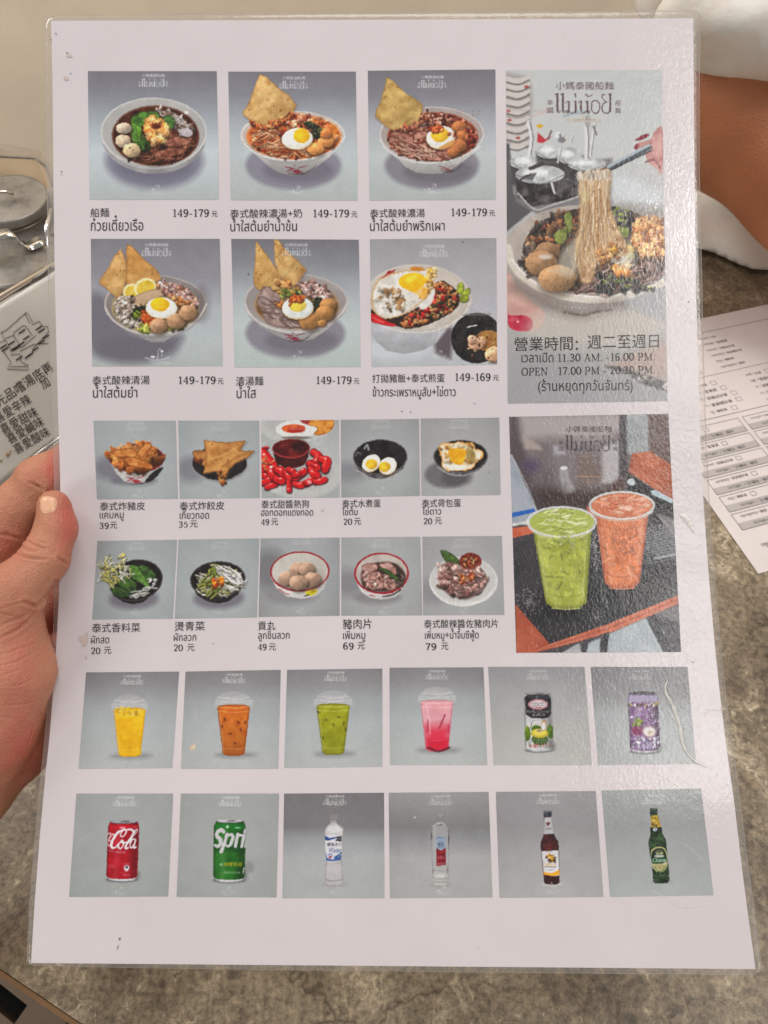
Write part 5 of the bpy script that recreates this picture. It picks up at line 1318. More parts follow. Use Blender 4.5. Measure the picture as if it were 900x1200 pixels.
@pic('drink_photo', 'printed photo of a green lemon-lime soda can', [(212, 930), (327, 930), (324, 1051.5), (207, 1051)])
def b2(c):
    c.V(225, 940, 9.0); c.bg([(0, (148, 151, 148)), (.5, (153, 156, 152)), (1, (148, 153, 148))], .08); c.ell(600, 680, 50, 60, (124, 124, 120), soft=40, al=.7)
    cl = can(c, 230, 562, 192, 840, ((22, 84, 20), (36, 108, 28), 12), (180, 178, 182), 24, -8); c.poly([(250, 225), (545, 225), (560, 290), (236, 290)], (20, 110, 40), soft=30, al=.6, clip=cl); c.poly([(236, 420), (560, 420), (560, 520), (234, 520)], (12, 60, 20), soft=50, al=.6, clip=cl); c.ell(372, 258, 16, 16, (200, 230, 200), soft=10, al=.85); c.ell(480, 268, 28, 8, (150, 220, 160), soft=8, al=.7)
    W = (186, 182, 186)
    c.line([(335, 310), (300, 290), (265, 320), (262, 355), (295, 390), (300, 430), (270, 462), (242, 450)], [34, 42, 38, 40, 44, 38, 40, 26], W, clip=cl)
    c.line([(368, 335), (340, 430), (305, 520)], [34, 36, 34], W, clip=cl, smooth=False); c.line([(365, 350), (410, 340), (428, 370), (405, 440), (370, 462), (350, 440)], [20, 34, 36, 34, 26, 12], W, clip=cl)
    c.line([(478, 335), (455, 465)], 34, W, clip=cl, smooth=False); c.line([(475, 370), (500, 345), (520, 350)], [20, 26, 24], W, clip=cl); c.line([(545, 345), (522, 465)], 30, W, clip=cl, smooth=False); c.line([(560, 290), (552, 315)], 26, W, clip=cl, smooth=False); c.line([(575, 345), (560, 465)], 26, W, clip=cl, smooth=False)
    c.text('100%', 284, 326, 666, 640, (220, 220, 220), .85, .15); c.text('檸檬萊姆', 332, 520, 672, 630, (206, 160, 16), 1, .1); c.text('TASTE POWER', 330, 505, 750, 728, (206, 206, 206), .9)
    c.line([(545, 690), (536, 750)], 12, (200, 200, 200), clip=cl, al=.8); c.ell(380, 825, 100, 10, (214, 206, 210), soft=6, al=.6); c.V(70, 910, 3.214); c.logo(640, 100, 88, al=.7); c.boat(626, 432, 60, al=.35)


@pic('drink_photo', 'printed photo of a black, white and green coconut juice can', [(572, 781.5), (685, 781.5), (693.5, 896.5), (578.5, 896.5)])
def d5(c):
    c.V(600, 800, 13.333); c.bg([(0, (136, 134, 136)), (.3, (150, 151, 150)), (.6, (162, 162, 157)), (1, (170, 167, 160))], .05)
    K = 13.333 / 13.333; cl = can(c, 180, 620, 165, 1075, ((176, 176, 174), (192, 192, 188), 8), (140, 136, 134), 30, 22)
    c.poly([(195, 230), (235, 185), (560, 185), (600, 250), (605, 480), (560, 540), (480, 555), (300, 550), (215, 490)], ((24, 22, 26), (38, 35, 40), 6), clip=cl); c.poly([(240, 190), (560, 190), (560, 240), (240, 240)], (50, 54, 62), soft=30, al=.8, clip=cl); c.ell(390, 222, 22, 16, (110, 130, 160), al=.6)
    c.ell(400, 335, 158, 84, (130, 40, 56)); c.ell(400, 335, 146, 76, (190, 180, 180)); c.ell(400, 335, 132, 66, (136, 50, 64)); c.ell(402, 335, 122, 58, (198, 190, 190)); c.text('COCO', 305, 500, 362, 308, (70, 40, 48), .9); c.line([(360, 380), (450, 380)], 12, (130, 40, 50), al=.8)
    c.text('YOUNG COCONUT', 220, 590, 468, 430, (206, 204, 204), .9); c.text('JUICE', 310, 515, 525, 478, (214, 212, 212), .95); c.text('with pulp', 315, 520, 592, 568, (70, 66, 70), .9)
    for x, y, rx, ry, cc in ((235, 790, 52, 118, (100, 130, 20)), (595, 760, 56, 110, (84, 120, 30)), (375, 720, 80, 68, (76, 110, 24))): c.ell(x, y, rx, ry, (tuple(np.array(cc) * .7), cc, 3), sh=.25, clip=cl)
    c.line([(320, 590), (285, 690), (270, 740)], 10, (60, 60, 56), al=.8, clip=cl); c.ell(430, 880, 128, 90, (66, 92, 34), clip=cl); c.ell(425, 785, 132, 72, (176, 160, 40), clip=cl); c.ell(425, 770, 110, 50, (206, 190, 70), clip=cl); c.ell(425, 745, 54, 24, (190, 180, 150), clip=cl); c.ell(425, 746, 40, 10, (120, 80, 60), clip=cl); c.ell(490, 665, 44, 80, (176, 130, 40), 12, clip=cl); c.ell(487, 670, 32, 64, (196, 196, 206), 12, clip=cl)
    for i in range(16):
        x = 210 + i * 28; c.line([(x, 880 + 20 * (i % 3)), (x + c.r.uniform(-40, 40), 1010)], [6, 16, 4], (30, 40, 30), al=.9, clip=cl)
    for i in range(9): c.line([(250 + i * 40, 870), (260 + i * 40, 960)], [4, 14, 4], (196, 204, 204), al=.8, clip=cl)
    c.text('冰鎮', 262, 400, 1010, 950, (190, 40, 40), .9); c.text('椰汁', 440, 610, 1000, 945, (176, 60, 50), .6)
    c.V(560, 770, 3.333); c.logo(232, 76, 88, al=.5)


@pic('drink_photo', 'printed photo of a purple fruit drink can', [(692, 781.5), (805.5, 781.5), (815.5, 895), (701, 896.5)])
def d6(c):
    c.V(560, 770, 3.333); c.bg([(0, (118, 116, 118)), (.3, (132, 132, 133)), (.48, (156, 160, 160)), (1, (160, 164, 162))], .1)
    cl = can(c, 585, 702, 138, 374, ((104, 66, 112), (130, 90, 136), 5), (70, 66, 70), 6, 8); c.poly([(590, 148), (700, 148), (702, 176), (586, 176)], (150, 140, 170), soft=5, al=.9, clip=cl)
    c.bits([(590, 178), (702, 178), (703, 194), (588, 192)], 28, (3, 5), [(176, 150, 90), (80, 60, 50), (200, 190, 200), (60, 40, 60)], 1.6, .2, .1); c.bits([(588, 195), (704, 195), (708, 330), (594, 330)], 120, (2, 4), [(110, 60, 116), (160, 130, 170), (86, 40, 90), (190, 176, 200)], 1.8, .2, .05)
    c.text('果汁', 606, 690, 232, 200, (180, 160, 190), .5)
    c.bits([(598, 250), (630, 240), (642, 262), (606, 268)], 14, (4, 8), [(100, 120, 50), (140, 150, 60)], 2); c.ell(622, 286, 24, 18, (120, 40, 80), clip=cl); c.ell(668, 290, 28, 24, (150, 120, 130), clip=cl); c.ell(668, 290, 22, 18, (206, 196, 196), clip=cl); c.ell(672, 296, 12, 9, (176, 150, 130), clip=cl); c.ell(676, 300, 6, 5, (206, 190, 170), clip=cl)
    c.bits([(596, 320), (706, 310), (708, 360), (606, 355)], 60, (3, 5), [(176, 170, 196), (120, 100, 150), (206, 200, 214)], 1.8, .2, .05); c.line([(500, 90), (540, 128), (585, 165)], 2.4, (176, 174, 172), al=.7)
    c.logo(632, 76, 88, al=.55)


def btl_bg(c, dark): c.bg([(0, dark[0]), (.32, dark[1]), (.42, dark[2]), (.62, dark[3]), (1, dark[4])], .06)


@pic('drink_photo', 'printed photo of a white plastic bottle with a blue label', [(333, 930), (450, 929), (450.5, 1052.5), (331, 1052.5)])
def b3(c):
    c.V(365, 945, 12.0); btl_bg(c, [(112, 108, 110), (116, 112, 114), (140, 142, 144), (160, 163, 163), (158, 161, 157)]); c.ell(330, 1095, 180, 40, (150, 148, 146), soft=40, al=.7)
    c.poly([(250, 110), (260, 98), (360, 98), (372, 110), (372, 190), (350, 205), (355, 235), (400, 280), (445, 330), (440, 400), (425, 520), (420, 640), (418, 760), (430, 880), (440, 1000), (435, 1080), (390, 1108), (250, 1108), (190, 1080), (185, 1000), (195, 880), (205, 760), (195, 600), (180, 400), (178, 340), (215, 280), (262, 235), (262, 205), (248, 190)], ((168, 162, 160), (186, 182, 180), 14), edge=(130, 124, 122), ew=14)
    c.poly([(252, 112), (262, 102), (360, 102), (370, 112), (370, 188), (352, 200), (264, 200), (250, 188)], (126, 118, 116), edge=(100, 94, 94), ew=10)
    for y in (120, 140, 160, 180): c.line([(256, y), (366, y)], 5, (146, 140, 138), al=.6)
    c.ell(320, 320, 110, 50, (200, 200, 202), soft=50, al=.8); c.line([(260, 218), (352, 218)], 10, (96, 92, 92), al=.7)
    c.poly([(186, 405), (300, 395), (425, 410), (422, 560), (415, 750), (300, 765), (205, 750), (195, 600)], (198, 196, 200)); c.poly([(190, 410), (250, 440), (330, 425), (330, 445), (250, 470), (195, 470)], (36, 66, 130), smooth=True); c.poly([(335, 420), (420, 412), (418, 490), (330, 480), (350, 450)], (40, 40, 60), soft=6); c.text('舒跑', 345, 412, 468, 430, (190, 190, 196), .6)
    c.text('健康活力', 218, 415, 555, 505, (30, 30, 44), 1); c.text('Water', 230, 412, 645, 575, (50, 66, 130), 1, .2)
    c.poly([(195, 640), (215, 720), (300, 745), (320, 700), (415, 640), (412, 750), (300, 765), (205, 752)], (48, 84, 150), smooth=False, soft=10); c.ell(262, 700, 34, 34, (200, 190, 200)); c.ell(262, 705, 22, 18, (150, 60, 80)); c.line([(232, 680), (262, 662), (292, 680)], 10, (50, 80, 150)); c.bits([(320, 690), (412, 650), (410, 745), (310, 750)], 20, (6, 12), [(160, 180, 210), (60, 90, 150), (30, 50, 110)], 1.6, .2, .1)
    c.line([(205, 800), (420, 790)], 8, (140, 130, 126), al=.6); c.line([(190, 1025), (300, 1040), (436, 1020)], 10, (110, 102, 100), al=.8); c.line([(205, 800), (190, 1000)], 12, (140, 134, 132), al=.5, soft=10); c.V(320, 910, 3.214); c.logo(231, 96, 90, al=.8); c.boat(232, 432, 60, al=.25)


@pic('drink_photo', 'printed photo of a clear glass water bottle with a red and blue label', [(455.5, 929), (572.5, 928), (577, 1051.5), (457, 1052.5)])
def b4(c):
    c.V(490, 945, 12.0); btl_bg(c, [(140, 141, 141), (120, 116, 117), (130, 130, 132), (158, 158, 156), (158, 157, 153)]); c.ell(310, 1100, 160, 36, (140, 138, 136), soft=40, al=.6)
    c.poly([(260, 210), (355, 210), (365, 235), (410, 280), (425, 340), (428, 560), (425, 860), (430, 1000), (425, 1070), (390, 1108), (240, 1110), (200, 1070), (195, 1000), (200, 860), (185, 560), (185, 330), (205, 275), (250, 235)], (160, 157, 155), al=.6, edge=(90, 86, 86), ew=10)
    c.poly([(200, 860), (420, 860), (426, 1070), (390, 1106), (240, 1108), (200, 1070)], (168, 165, 160), al=.5); c.poly([(258, 115), (275, 103), (350, 104), (358, 118), (352, 175), (270, 180)], (136, 128, 122), edge=(96, 90, 88), ew=12); c.line([(262, 112), (350, 110)], 7, (196, 190, 184))
    c.line([(188, 330), (185, 420), (192, 480)], [4, 22, 4], (70, 66, 66), al=.85, smooth=True); c.line([(420, 320), (425, 450), (420, 610)], [4, 20, 4], (76, 72, 74), al=.8); c.line([(205, 285), (225, 262)], 10, (214, 212, 210)); c.line([(240, 250), (300, 225), (370, 250)], 8, (200, 198, 196), al=.8); c.ell(300, 255, 34, 14, (80, 76, 76), soft=8, al=.8); c.ell(296, 248, 10, 7, (226, 226, 226))
    c.line([(235, 300), (240, 600)], 8, (190, 188, 186), al=.5); c.poly([(245, 410), (382, 425), (384, 590), (250, 590)], ((104, 122, 146), (124, 142, 164), 8)); c.poly([(250, 590), (384, 585), (384, 820), (255, 832)], ((112, 16, 30), (136, 26, 40), 6)); c.ell(316, 530, 62, 78, (150, 164, 184)); c.ell(316, 530, 54, 68, (116, 134, 160), al=.7); c.text('味丹', 274, 362, 558, 500, (36, 36, 50), .9); c.line([(285, 435), (330, 440)], 10, (50, 60, 90), al=.7); c.line([(280, 575), (350, 575)], 8, (70, 80, 110), al=.6)
    c.text('多喝水', 264, 374, 740, 690, (206, 160, 160), .7); c.line([(275, 640), (370, 628)], 14, (160, 60, 60), al=.7); c.text('WATER', 264, 372, 822, 786, (206, 190, 180), .85)
    for y, a in ((885, .6), (1000, .7), (1050, .6)): c.line([(205, y), (310, y + 16), (425, y)], 6, (90, 86, 84), al=a)
    c.line([(205, 870), (208, 930)], 12, (90, 86, 86), al=.7); c.line([(408, 840), (404, 930)], 12, (90, 86, 86), al=.7); c.ell(310, 970, 70, 26, (196, 194, 190), soft=20, al=.7); c.ell(310, 1085, 80, 14, (186, 184, 180), soft=10, al=.7)
    for _ in range(10): c.line([(c.r.uniform(205, 420), c.r.uniform(900, 1090)), (c.r.uniform(205, 420), c.r.uniform(900, 1090))], 4, (206, 204, 200), al=.4)
    c.ell(105, 1030, 10, 7, (120, 116, 114), al=.6); c.V(320, 910, 3.214); c.logo(630, 96, 90, al=.55); c.boat(632, 430, 60, al=.4); c.ell(533, 154, 4, 3, (206, 204, 202), al=.7); c.ell(516, 126, 5, 3, (110, 106, 106), al=.7)


@pic('drink_photo', 'printed photo of a brown beer bottle with a white and gold label', [(581, 928), (698, 927), (707, 1051), (585.5, 1052)])
def b5(c):
    c.V(620, 940, 11.42); btl_bg(c, [(140, 136, 138), (138, 134, 136), (142, 139, 140), (154, 151, 149), (160, 159, 157)]); c.ell(300, 1090, 140, 26, (186, 184, 182), soft=24, al=.6)
    c.poly([(190, 120), (290, 118), (294, 195), (310, 300), (325, 420), (385, 530), (395, 660), (402, 1070), (370, 1092), (240, 1092), (200, 1070), (170, 800), (152, 600), (152, 540), (190, 430), (200, 300), (192, 195)], ((52, 20, 22), (84, 34, 34), 10), edge=(30, 12, 14), ew=16)
    c.poly([(200, 200), (295, 198), (325, 420), (190, 424), (200, 300)], ((156, 154, 158), (172, 170, 172), 8)); c.poly([(186, 125), (195, 116), (286, 114), (296, 124), (296, 188), (190, 192)], ((38, 40, 48), (62, 64, 74), 5)); c.ell(240, 128, 34, 8, (130, 134, 144), soft=6, al=.6)
    c.poly([(218, 265), (240, 280), (250, 255), (262, 280), (285, 262), (270, 300), (250, 315), (232, 300)], (96, 34, 30)); c.line([(215, 360), (255, 352), (298, 350)], 12, (120, 96, 90), al=.8)
    c.poly([(160, 650), (388, 640), (398, 980), (300, 985), (192, 960), (175, 800)], ((188, 186, 190), (204, 202, 204), 8)); c.poly([(182, 930), (300, 945), (396, 900), (400, 965), (300, 984), (192, 960)], ((214, 140, 14), (232, 160, 34), 5)); c.ell(255, 600, 50, 60, (120, 50, 46), soft=50, al=.5)
    c.bits([(210, 690), (300, 680), (335, 740), (340, 800), (240, 790), (225, 740)], 30, (9, 16), [(190, 130, 20), (206, 150, 30), (96, 60, 20), (60, 40, 24)], 2, .2, .1); c.text('SINGHA', 206, 356, 846, 812, (196, 140, 30), .95); c.line([(206, 860), (360, 862)], 9, (70, 56, 50), al=.8); c.line([(250, 900), (325, 896)], 7, (80, 70, 66), al=.7)
    c.line([(175, 760), (190, 950)], 6, (130, 70, 50), al=.6); c.ell(295, 1075, 8, 12, (206, 200, 200), soft=6, al=.8); c.line([(200, 560), (190, 610)], 10, (140, 80, 76), al=.5, soft=8); c.V(570, 910, 3.214); c.logo(230, 92, 88, al=.6); c.boat(246, 430, 60, al=.25)


@pic('drink_photo', 'printed photo of a green beer bottle with a gold neck and an oval label', [(705, 926.5), (821.5, 924), (836, 1049), (715, 1051)])
def b6(c):
    c.V(740, 940, 4.61); btl_bg(c, [(146, 149, 148), (142, 145, 144), (144, 148, 147), (152, 156, 154), (158, 164, 160)]); c.ell(160, 430, 60, 10, (140, 144, 140), soft=14, al=.7)
    c.poly([(98, 36), (105, 31), (132, 31), (138, 38), (138, 66), (142, 76), (154, 120), (162, 160), (184, 205), (188, 250), (196, 330), (203, 420), (190, 434), (130, 436), (116, 424), (108, 330), (96, 270), (90, 215), (98, 185), (104, 130), (103, 76), (98, 66)], ((20, 42, 22), (48, 78, 40), 5), edge=(14, 28, 16), ew=6)
    c.poly([(98, 38), (106, 32), (132, 32), (137, 38), (137, 65), (99, 67)], ((24, 44, 30), (44, 66, 46), 3)); c.ell(118, 36, 14, 3, (120, 150, 120), al=.6); c.poly([(104, 70), (138, 68), (154, 118), (160, 146), (104, 150), (103, 110)], ((150, 118, 24), (186, 152, 50), 4)); c.bits([(108, 85), (136, 84), (146, 125), (108, 128)], 16, (3, 5), [(90, 70, 20), (206, 180, 90)], 1.6, .2, .1)
    c.poly([(100, 136), (160, 132), (163, 158), (100, 162)], (26, 40, 30)); c.ell(125, 146, 11, 9, (196, 200, 200)); c.ell(126, 146, 5, 4, (40, 70, 110))
    for _ in range(40): c.line([(c.r.uniform(95, 180), c.r.uniform(180, 240)), (c.r.uniform(95, 180), c.r.uniform(180, 240))], 1.6, (110, 140, 100), al=.25)
    c.poly([(102, 270), (120, 245), (146, 238), (172, 246), (188, 268), (192, 340), (170, 368), (150, 378), (128, 368), (110, 345)], (176, 166, 116), smooth=True); c.poly([(108, 274), (124, 252), (146, 246), (170, 252), (183, 274), (184, 322), (112, 326)], (24, 44, 30), smooth=True); c.ell(148, 268, 24, 14, (90, 100, 60), al=.8); c.ell(138, 276, 9, 7, (176, 170, 130), al=.8); c.ell(160, 275, 9, 7, (176, 170, 130), al=.8); c.ell(148, 290, 26, 7, (190, 196, 176), al=.9)
    c.poly([(108, 300), (186, 296), (188, 325), (110, 330)], (30, 80, 44)); c.text('Chang', 112, 185, 328, 300, (226, 228, 222), 1); c.text('CLASSIC', 122, 178, 350, 338, (90, 76, 40), .9); c.ell(150, 356, 8, 4, (100, 90, 50), al=.7); c.line([(118, 345), (150, 374), (186, 342)], 4, (40, 90, 50), al=.8)
    c.bits([(115, 375), (195, 370), (200, 425), (122, 428)], 40, (2, 4), [(70, 100, 60), (20, 40, 22), (110, 140, 100)], 2, .2, .1); c.line([(100, 210), (98, 250)], 3, (130, 160, 130), al=.6, soft=2); c.V(570, 910, 3.214); c.logo(630, 92, 88, al=.4)


# ---------------- the two large pictures

@pic('poster_photo', 'tall printed photo of noodles lifted from a bowl above the opening hours', [(593, 82.5), (775.5, 82), (782, 470), (595, 473)])
def poster1(c):
    c.V(580, 70, 4.09); c.bg([(0, (176, 178, 174)), (.25, (180, 182, 178)), (.5, (160, 158, 156)), (.75, (158, 152, 146)), (1, (150, 148, 146))], 0)
    # plates at the left
    c.poly([(50, 60), (150, 80), (175, 120), (180, 200), (170, 300), (160, 420), (50, 430)], (150, 140, 132), soft=20, al=.9)
    for i, y in enumerate((95, 130, 165, 205, 245, 290, 330, 370, 410)):
        c.line([(40, y - 8), (110, y + 6), (165 - i, y - 14)], [20, 26, 16], (188, 178, 170)); c.line([(40, y + 10), (110, y + 24), (165, y + 2)], 7, (96, 84, 80), al=.8, soft=3)
    for x, y in ((150, 130), (65, 245), (110, 375), (70, 290)): c.ell(x, y, 10, 7, (150, 40, 46), soft=6, al=.85)
    c.poly([(50, 400), (70, 400), (90, 640), (180, 720), (60, 820), (50, 820)], (70, 66, 70), soft=10, al=.9)
    c.line([(60, 240), (300, 250), (420, 262)], 10, (166, 156, 150), al=.5, soft=8); c.line([(330, 270), (400, 252), (440, 250)], 12, (130, 150, 166), al=.7, soft=6); c.line([(180, 270), (260, 240)], 9, (200, 150, 146), al=.6, soft=6); c.ell(214, 318, 16, 9, (196, 156, 30), soft=5); c.poly([(205, 350), (240, 380), (270, 370), (230, 400), (200, 395)], (176, 40, 50), soft=6); c.line([(270, 340), (255, 380)], 8, (110, 70, 70), soft=4)
    # caddy of jars
    c.poly([(60, 480), (330, 500), (560, 470), (560, 700), (200, 740), (100, 680)], (110, 104, 104), soft=14, al=.9)
    for x, y, rx, ry in ((150, 490, 78, 36), (265, 440, 70, 34), (360, 460, 64, 40), (440, 500, 92, 32), (215, 550, 118, 44)):
        c.poly([(x - rx, y), (x + rx, y), (x + rx * .9, y + 110), (x - rx * .9, y + 110)], (54, 48, 50), soft=14, al=.75); c.ell(x + 4, y + 12, rx, ry, (56, 52, 54), soft=10, al=.9); c.ell(x, y, rx, ry, ((146, 150, 150), (196, 198, 194), 8)); c.ell(x - rx * .2, y - ry * .2, rx * .5, ry * .4, (220, 222, 218), soft=14, al=.8); c.line([(x - rx, y), (x, y + ry), (x + rx, y)], 5, (104, 100, 102), al=.7)
    c.poly([(100, 580), (215, 600), (330, 570), (400, 600), (390, 660), (260, 690), (170, 705), (110, 650)], ((36, 30, 30), (92, 84, 82), 8), soft=5); c.line([(110, 640), (190, 716), (260, 700), (400, 655)], 7, (170, 166, 164)); c.line([(270, 590), (285, 640)], 10, (190, 186, 184), soft=4); c.poly([(120, 560), (200, 540), (180, 580)], (90, 88, 90), soft=6); c.line([(170, 520), (225, 500)], 18, (60, 54, 52), soft=6); c.line([(120, 575), (170, 548)], 8, (60, 56, 56))
    for p, w_ in (([(160, 300), (175, 370), (165, 460)], 20), ([(300, 360), (305, 400)], 34), ([(330, 360), (300, 490)], 10), ([(375, 360), (360, 400)], 9), ([(435, 320), (440, 380), (438, 470)], 22), ([(475, 310), (455, 460)], 14)): c.line(p, w_, (200, 200, 200), al=.9); c.line([(x + w_ * .35, y) for x, y in p], w_ * .3, (96, 90, 94), al=.8)
    c.line([(470, 320), (485, 360)], 9, (110, 100, 110), soft=4); c.ell(305, 395, 28, 22, (176, 178, 180), soft=6); c.ell(320, 385, 18, 14, (90, 84, 88), soft=6, al=.7)
    c.poly([(560, 540), (640, 560), (800, 640), (800, 720), (560, 660)], (190, 196, 198), soft=50, al=.8)
    # hand with tongs
    c.poly([(800, 330), (800, 540), (770, 520), (730, 490), (715, 450), (690, 430), (665, 420), (680, 400), (740, 380), (760, 345)], ((168, 112, 108), (190, 140, 132), 8), smooth=True); c.poly([(740, 410), (790, 380), (800, 460), (770, 470)], (196, 146, 138), soft=10, al=.8); c.line([(720, 490), (760, 480), (790, 520)], 8, (120, 70, 72), soft=5, al=.8); c.poly([(668, 388), (700, 362), (735, 356), (728, 370), (695, 385)], (120, 36, 50), smooth=True); c.poly([(664, 420), (676, 402), (690, 410), (675, 432)], (130, 44, 58), smooth=True); c.line([(745, 400), (755, 440)], 6, (140, 90, 88), al=.7)
    c.line([(385, 590), (440, 555), (550, 522), (740, 420)], 20, (66, 74, 84)); c.line([(540, 512), (735, 410)], 13, (150, 164, 174)); c.line([(550, 530), (745, 436)], 8, (40, 44, 50), al=.8)
    # bowl
    c.V(580, 270, 4.09); D = 817
    c.ell(415, 130, 380, 232, (150, 140, 130), soft=3); c.ell(415, 100, 372, 222, ((158, 144, 132), (176, 162, 150), 18)); c.ell(650, -60, 220, 60, (136, 122, 112), soft=60, al=.8)
    c.poly([(60, 60), (80, 160), (180, 260), (320, 310), (460, 330), (600, 312), (800, 250), (830, 90), (700, -60), (300, -80)], (184, 176, 168), smooth=False, al=0)
    c.ell(490, 95, 355, 208, ((52, 40, 34), (104, 80, 60), 8))
    c.line([(62, 80), (90, 170), (180, 255), (320, 312), (470, 330), (620, 316), (800, 250)], 34, (200, 187, 170)); c.line([(70, 130), (180, 240), (320, 298), (470, 314), (620, 300), (800, 232)], 7, (226, 220, 212), al=.7)
    c.bits([(200, -40), (330, -100), (420, -70), (420, 60), (300, 90), (150, 60)], 80, (9, 18), [(120, 84, 56), (84, 60, 44), (150, 96, 60), (60, 50, 44), (110, 60, 44)], 2, .5)
    c.bits([(630, -60), (800, -40), (805, 120), (700, 110), (640, 60)], 90, (14, 26), [(176, 116, 72), (196, 140, 92), (150, 92, 56), (206, 156, 104)], 1.7, .5); c.bits([(550, -110), (680, -60), (640, 0), (560, -40)], 40, (10, 18), [(60, 54, 60), (90, 80, 80), (120, 130, 60), (40, 36, 40)], 1.8)
    c.bits([(600, 80), (660, 70), (640, 140), (600, 130)], 16, (12, 20), [(196, 150, 60), (206, 170, 80), (150, 150, 60)], 1.6)
    for q in ([(280, 30), (300, 0), (345, -10), (340, 40), (310, 70)], [(330, -70), (360, -90), (370, -20), (350, 10)], [(590, -20), (640, -10), (630, 30), (600, 20)]): c.leaf(q, (116, 124, 60), (150, 156, 90))
    c.bits([(140, 70), (200, 60), (180, 210), (150, 170)], 30, (8, 16), [(60, 50, 44), (96, 76, 60), (140, 110, 84)], 3); c.ball(250, 100, 62, (130, 96, 66), .7); c.ball(222, 156, 76, (146, 108, 74), .8); c.ball(296, 228, 90, (160, 120, 80), .72); c.ell(240, 126, 30, 12, (206, 200, 194), soft=14, al=.7); c.ell(280, 190, 30, 10, (196, 168, 134), soft=16, al=.6)
    for q in ([(380, 300), (440, 240), (530, 180), (560, 200), (550, 250), (470, 290)], [(540, 290), (600, 230), (700, 180), (790, 170), (770, 230), (660, 280)], [(680, 170), (740, 140), (800, 200), (760, 220)]): c.poly(q, ((110, 80, 72), (164, 132, 120), 7), smooth=True, edge=(76, 50, 44), ew=14, rag=9)
    c.strands([(380, 300), (540, 180), (780, 160), (760, 240), (560, 300)], 50, 90, 9, [(150, 116, 104), (96, 66, 58), (176, 146, 132)], -28); c.bits([(570, 170), (640, 170), (640, 215), (580, 215)], 16, (12, 20), [(206, 150, 84), (190, 120, 60)], 1.6); c.bits([(480, 200), (760, 240), (780, 280), (500, 310)], 40, (8, 14), [(50, 44, 44), (80, 66, 60), (110, 120, 60)], 2)
    # lifted noodles: many thin strands hanging from the tongs and fanning out over the bowl
    c.V(580, 70, 4.09); R = c.r
    c.poly([(300, 1010), (315, 930), (360, 870), (405, 850), (400, 960), (380, 1030), (330, 1040)], (196, 186, 164), smooth=True, soft=30, al=.6); c.poly([(560, 820), (620, 860), (665, 940), (640, 1000), (570, 960)], (206, 194, 176), smooth=True, soft=30, al=.65)
    c.poly([(398, 570), (440, 540), (548, 525), (548, 640), (556, 720), (600, 830), (640, 920), (560, 960), (500, 960), (460, 1060), (420, 1065), (400, 1000), (385, 890), (400, 780), (405, 690)], ((150, 112, 74), (200, 166, 122), 6), smooth=True, soft=12, al=.95)
    NC = [(222, 200, 166), (208, 176, 132), (230, 214, 190), (190, 146, 96), (214, 184, 142), (168, 120, 72)]
    for i in range(300):
        t = R.random(); sp = (t - .5) * 2; x0 = 402 + 143 * t; ph = R.uniform(0, 6.3); am = R.uniform(2, 8); y1 = R.choice([R.uniform(700, 900), R.uniform(860, 1010 + 50 * (t < .35))])
        p = []
        for k in range(9):
            u = k / 8; y = 555 + (y1 - 555) * u; fan = max(0, (y - 700) / 330) ** 1.6
            p.append((x0 + (478 - x0) * .22 * min(u * 2, 1) * max(0, 1 - fan * 2) + (sp * 95 if sp > 0 else sp * 40) * fan + 6 * fan + am * (.4 + fan) * math.sin(ph + u * R.uniform(4, 7)) + R.uniform(-2.5, 2.5), y))
        cc = np.array(R.choice(NC)) * R.uniform(.8, 1.1); w_ = R.uniform(2.5, 5.5)
        if i % 4 == 0: c.line([(x + w_ * .8, y) for x, y in p], w_ * .7, (104, 70, 42), al=.45, soft=2)
        c.line(p, [w_ * .8, w_, w_, w_ * .7], tuple(cc), al=R.uniform(.4, .8), soft=2)
    for i in range(16):
        x = R.uniform(412, 540); c.line([(x, R.uniform(600, 700)), (x + R.uniform(-8, 8), R.uniform(720, 780)), (x + R.uniform(-20, 30), R.uniform(820, 940))], R.uniform(2, 4), (112, 70, 38), al=.55, soft=2)
    for i in range(40):
        x, y = R.uniform(408, 590), R.uniform(620, 960); c.ell(x, y, R.uniform(2, 4), R.uniform(1.5, 3), R.choice([(96, 60, 34), (60, 44, 30), (150, 84, 40)]), soft=2, al=.7)
    for i in range(70):
        x = R.uniform(400, 542); h_ = R.uniform(14, 40); c.line([(x - R.uniform(6, 18), 562 + R.uniform(-10, 20)), (x, 534 + R.uniform(-12, 10)), (x + R.uniform(6, 16), 558 + h_ * .5)], R.uniform(3, 6), R.choice([(222, 212, 196), (200, 184, 160), (140, 124, 110), (176, 150, 120)]), al=.65, soft=3)
    for i in range(14):
        x, y = R.uniform(580, 640), R.uniform(930, 1000); c.line([(x - 30, y - 20), (x, y), (x + 36, y - 6)], 5, (206, 192, 180), al=.6, soft=3)
    c.ell(430, 650, 14, 34, (190, 182, 110), soft=24, al=.4)
    c.bits([(500, 900), (580, 880), (600, 960), (500, 980)], 22, (8, 15), [(176, 120, 70), (150, 96, 54), (206, 160, 110), (206, 150, 60)], 2, .5, .3, .85)
    # lower part: thumb, cloth, beads
    c.V(580, 270, 4.09); c.poly([(60, 205), (110, 270), (180, 340), (240, 400), (190, 480), (60, 420)], ((176, 132, 124), (196, 152, 140), 14), smooth=True, soft=8); c.poly([(62, 380), (70, 405), (140, 405), (178, 430), (172, 475), (110, 480), (66, 455)], ((160, 24, 50), (186, 44, 66), 8), smooth=True); c.ell(110, 436, 5, 4, (250, 220, 220)); c.ell(90, 425, 26, 10, (206, 90, 106), soft=8, al=.6)
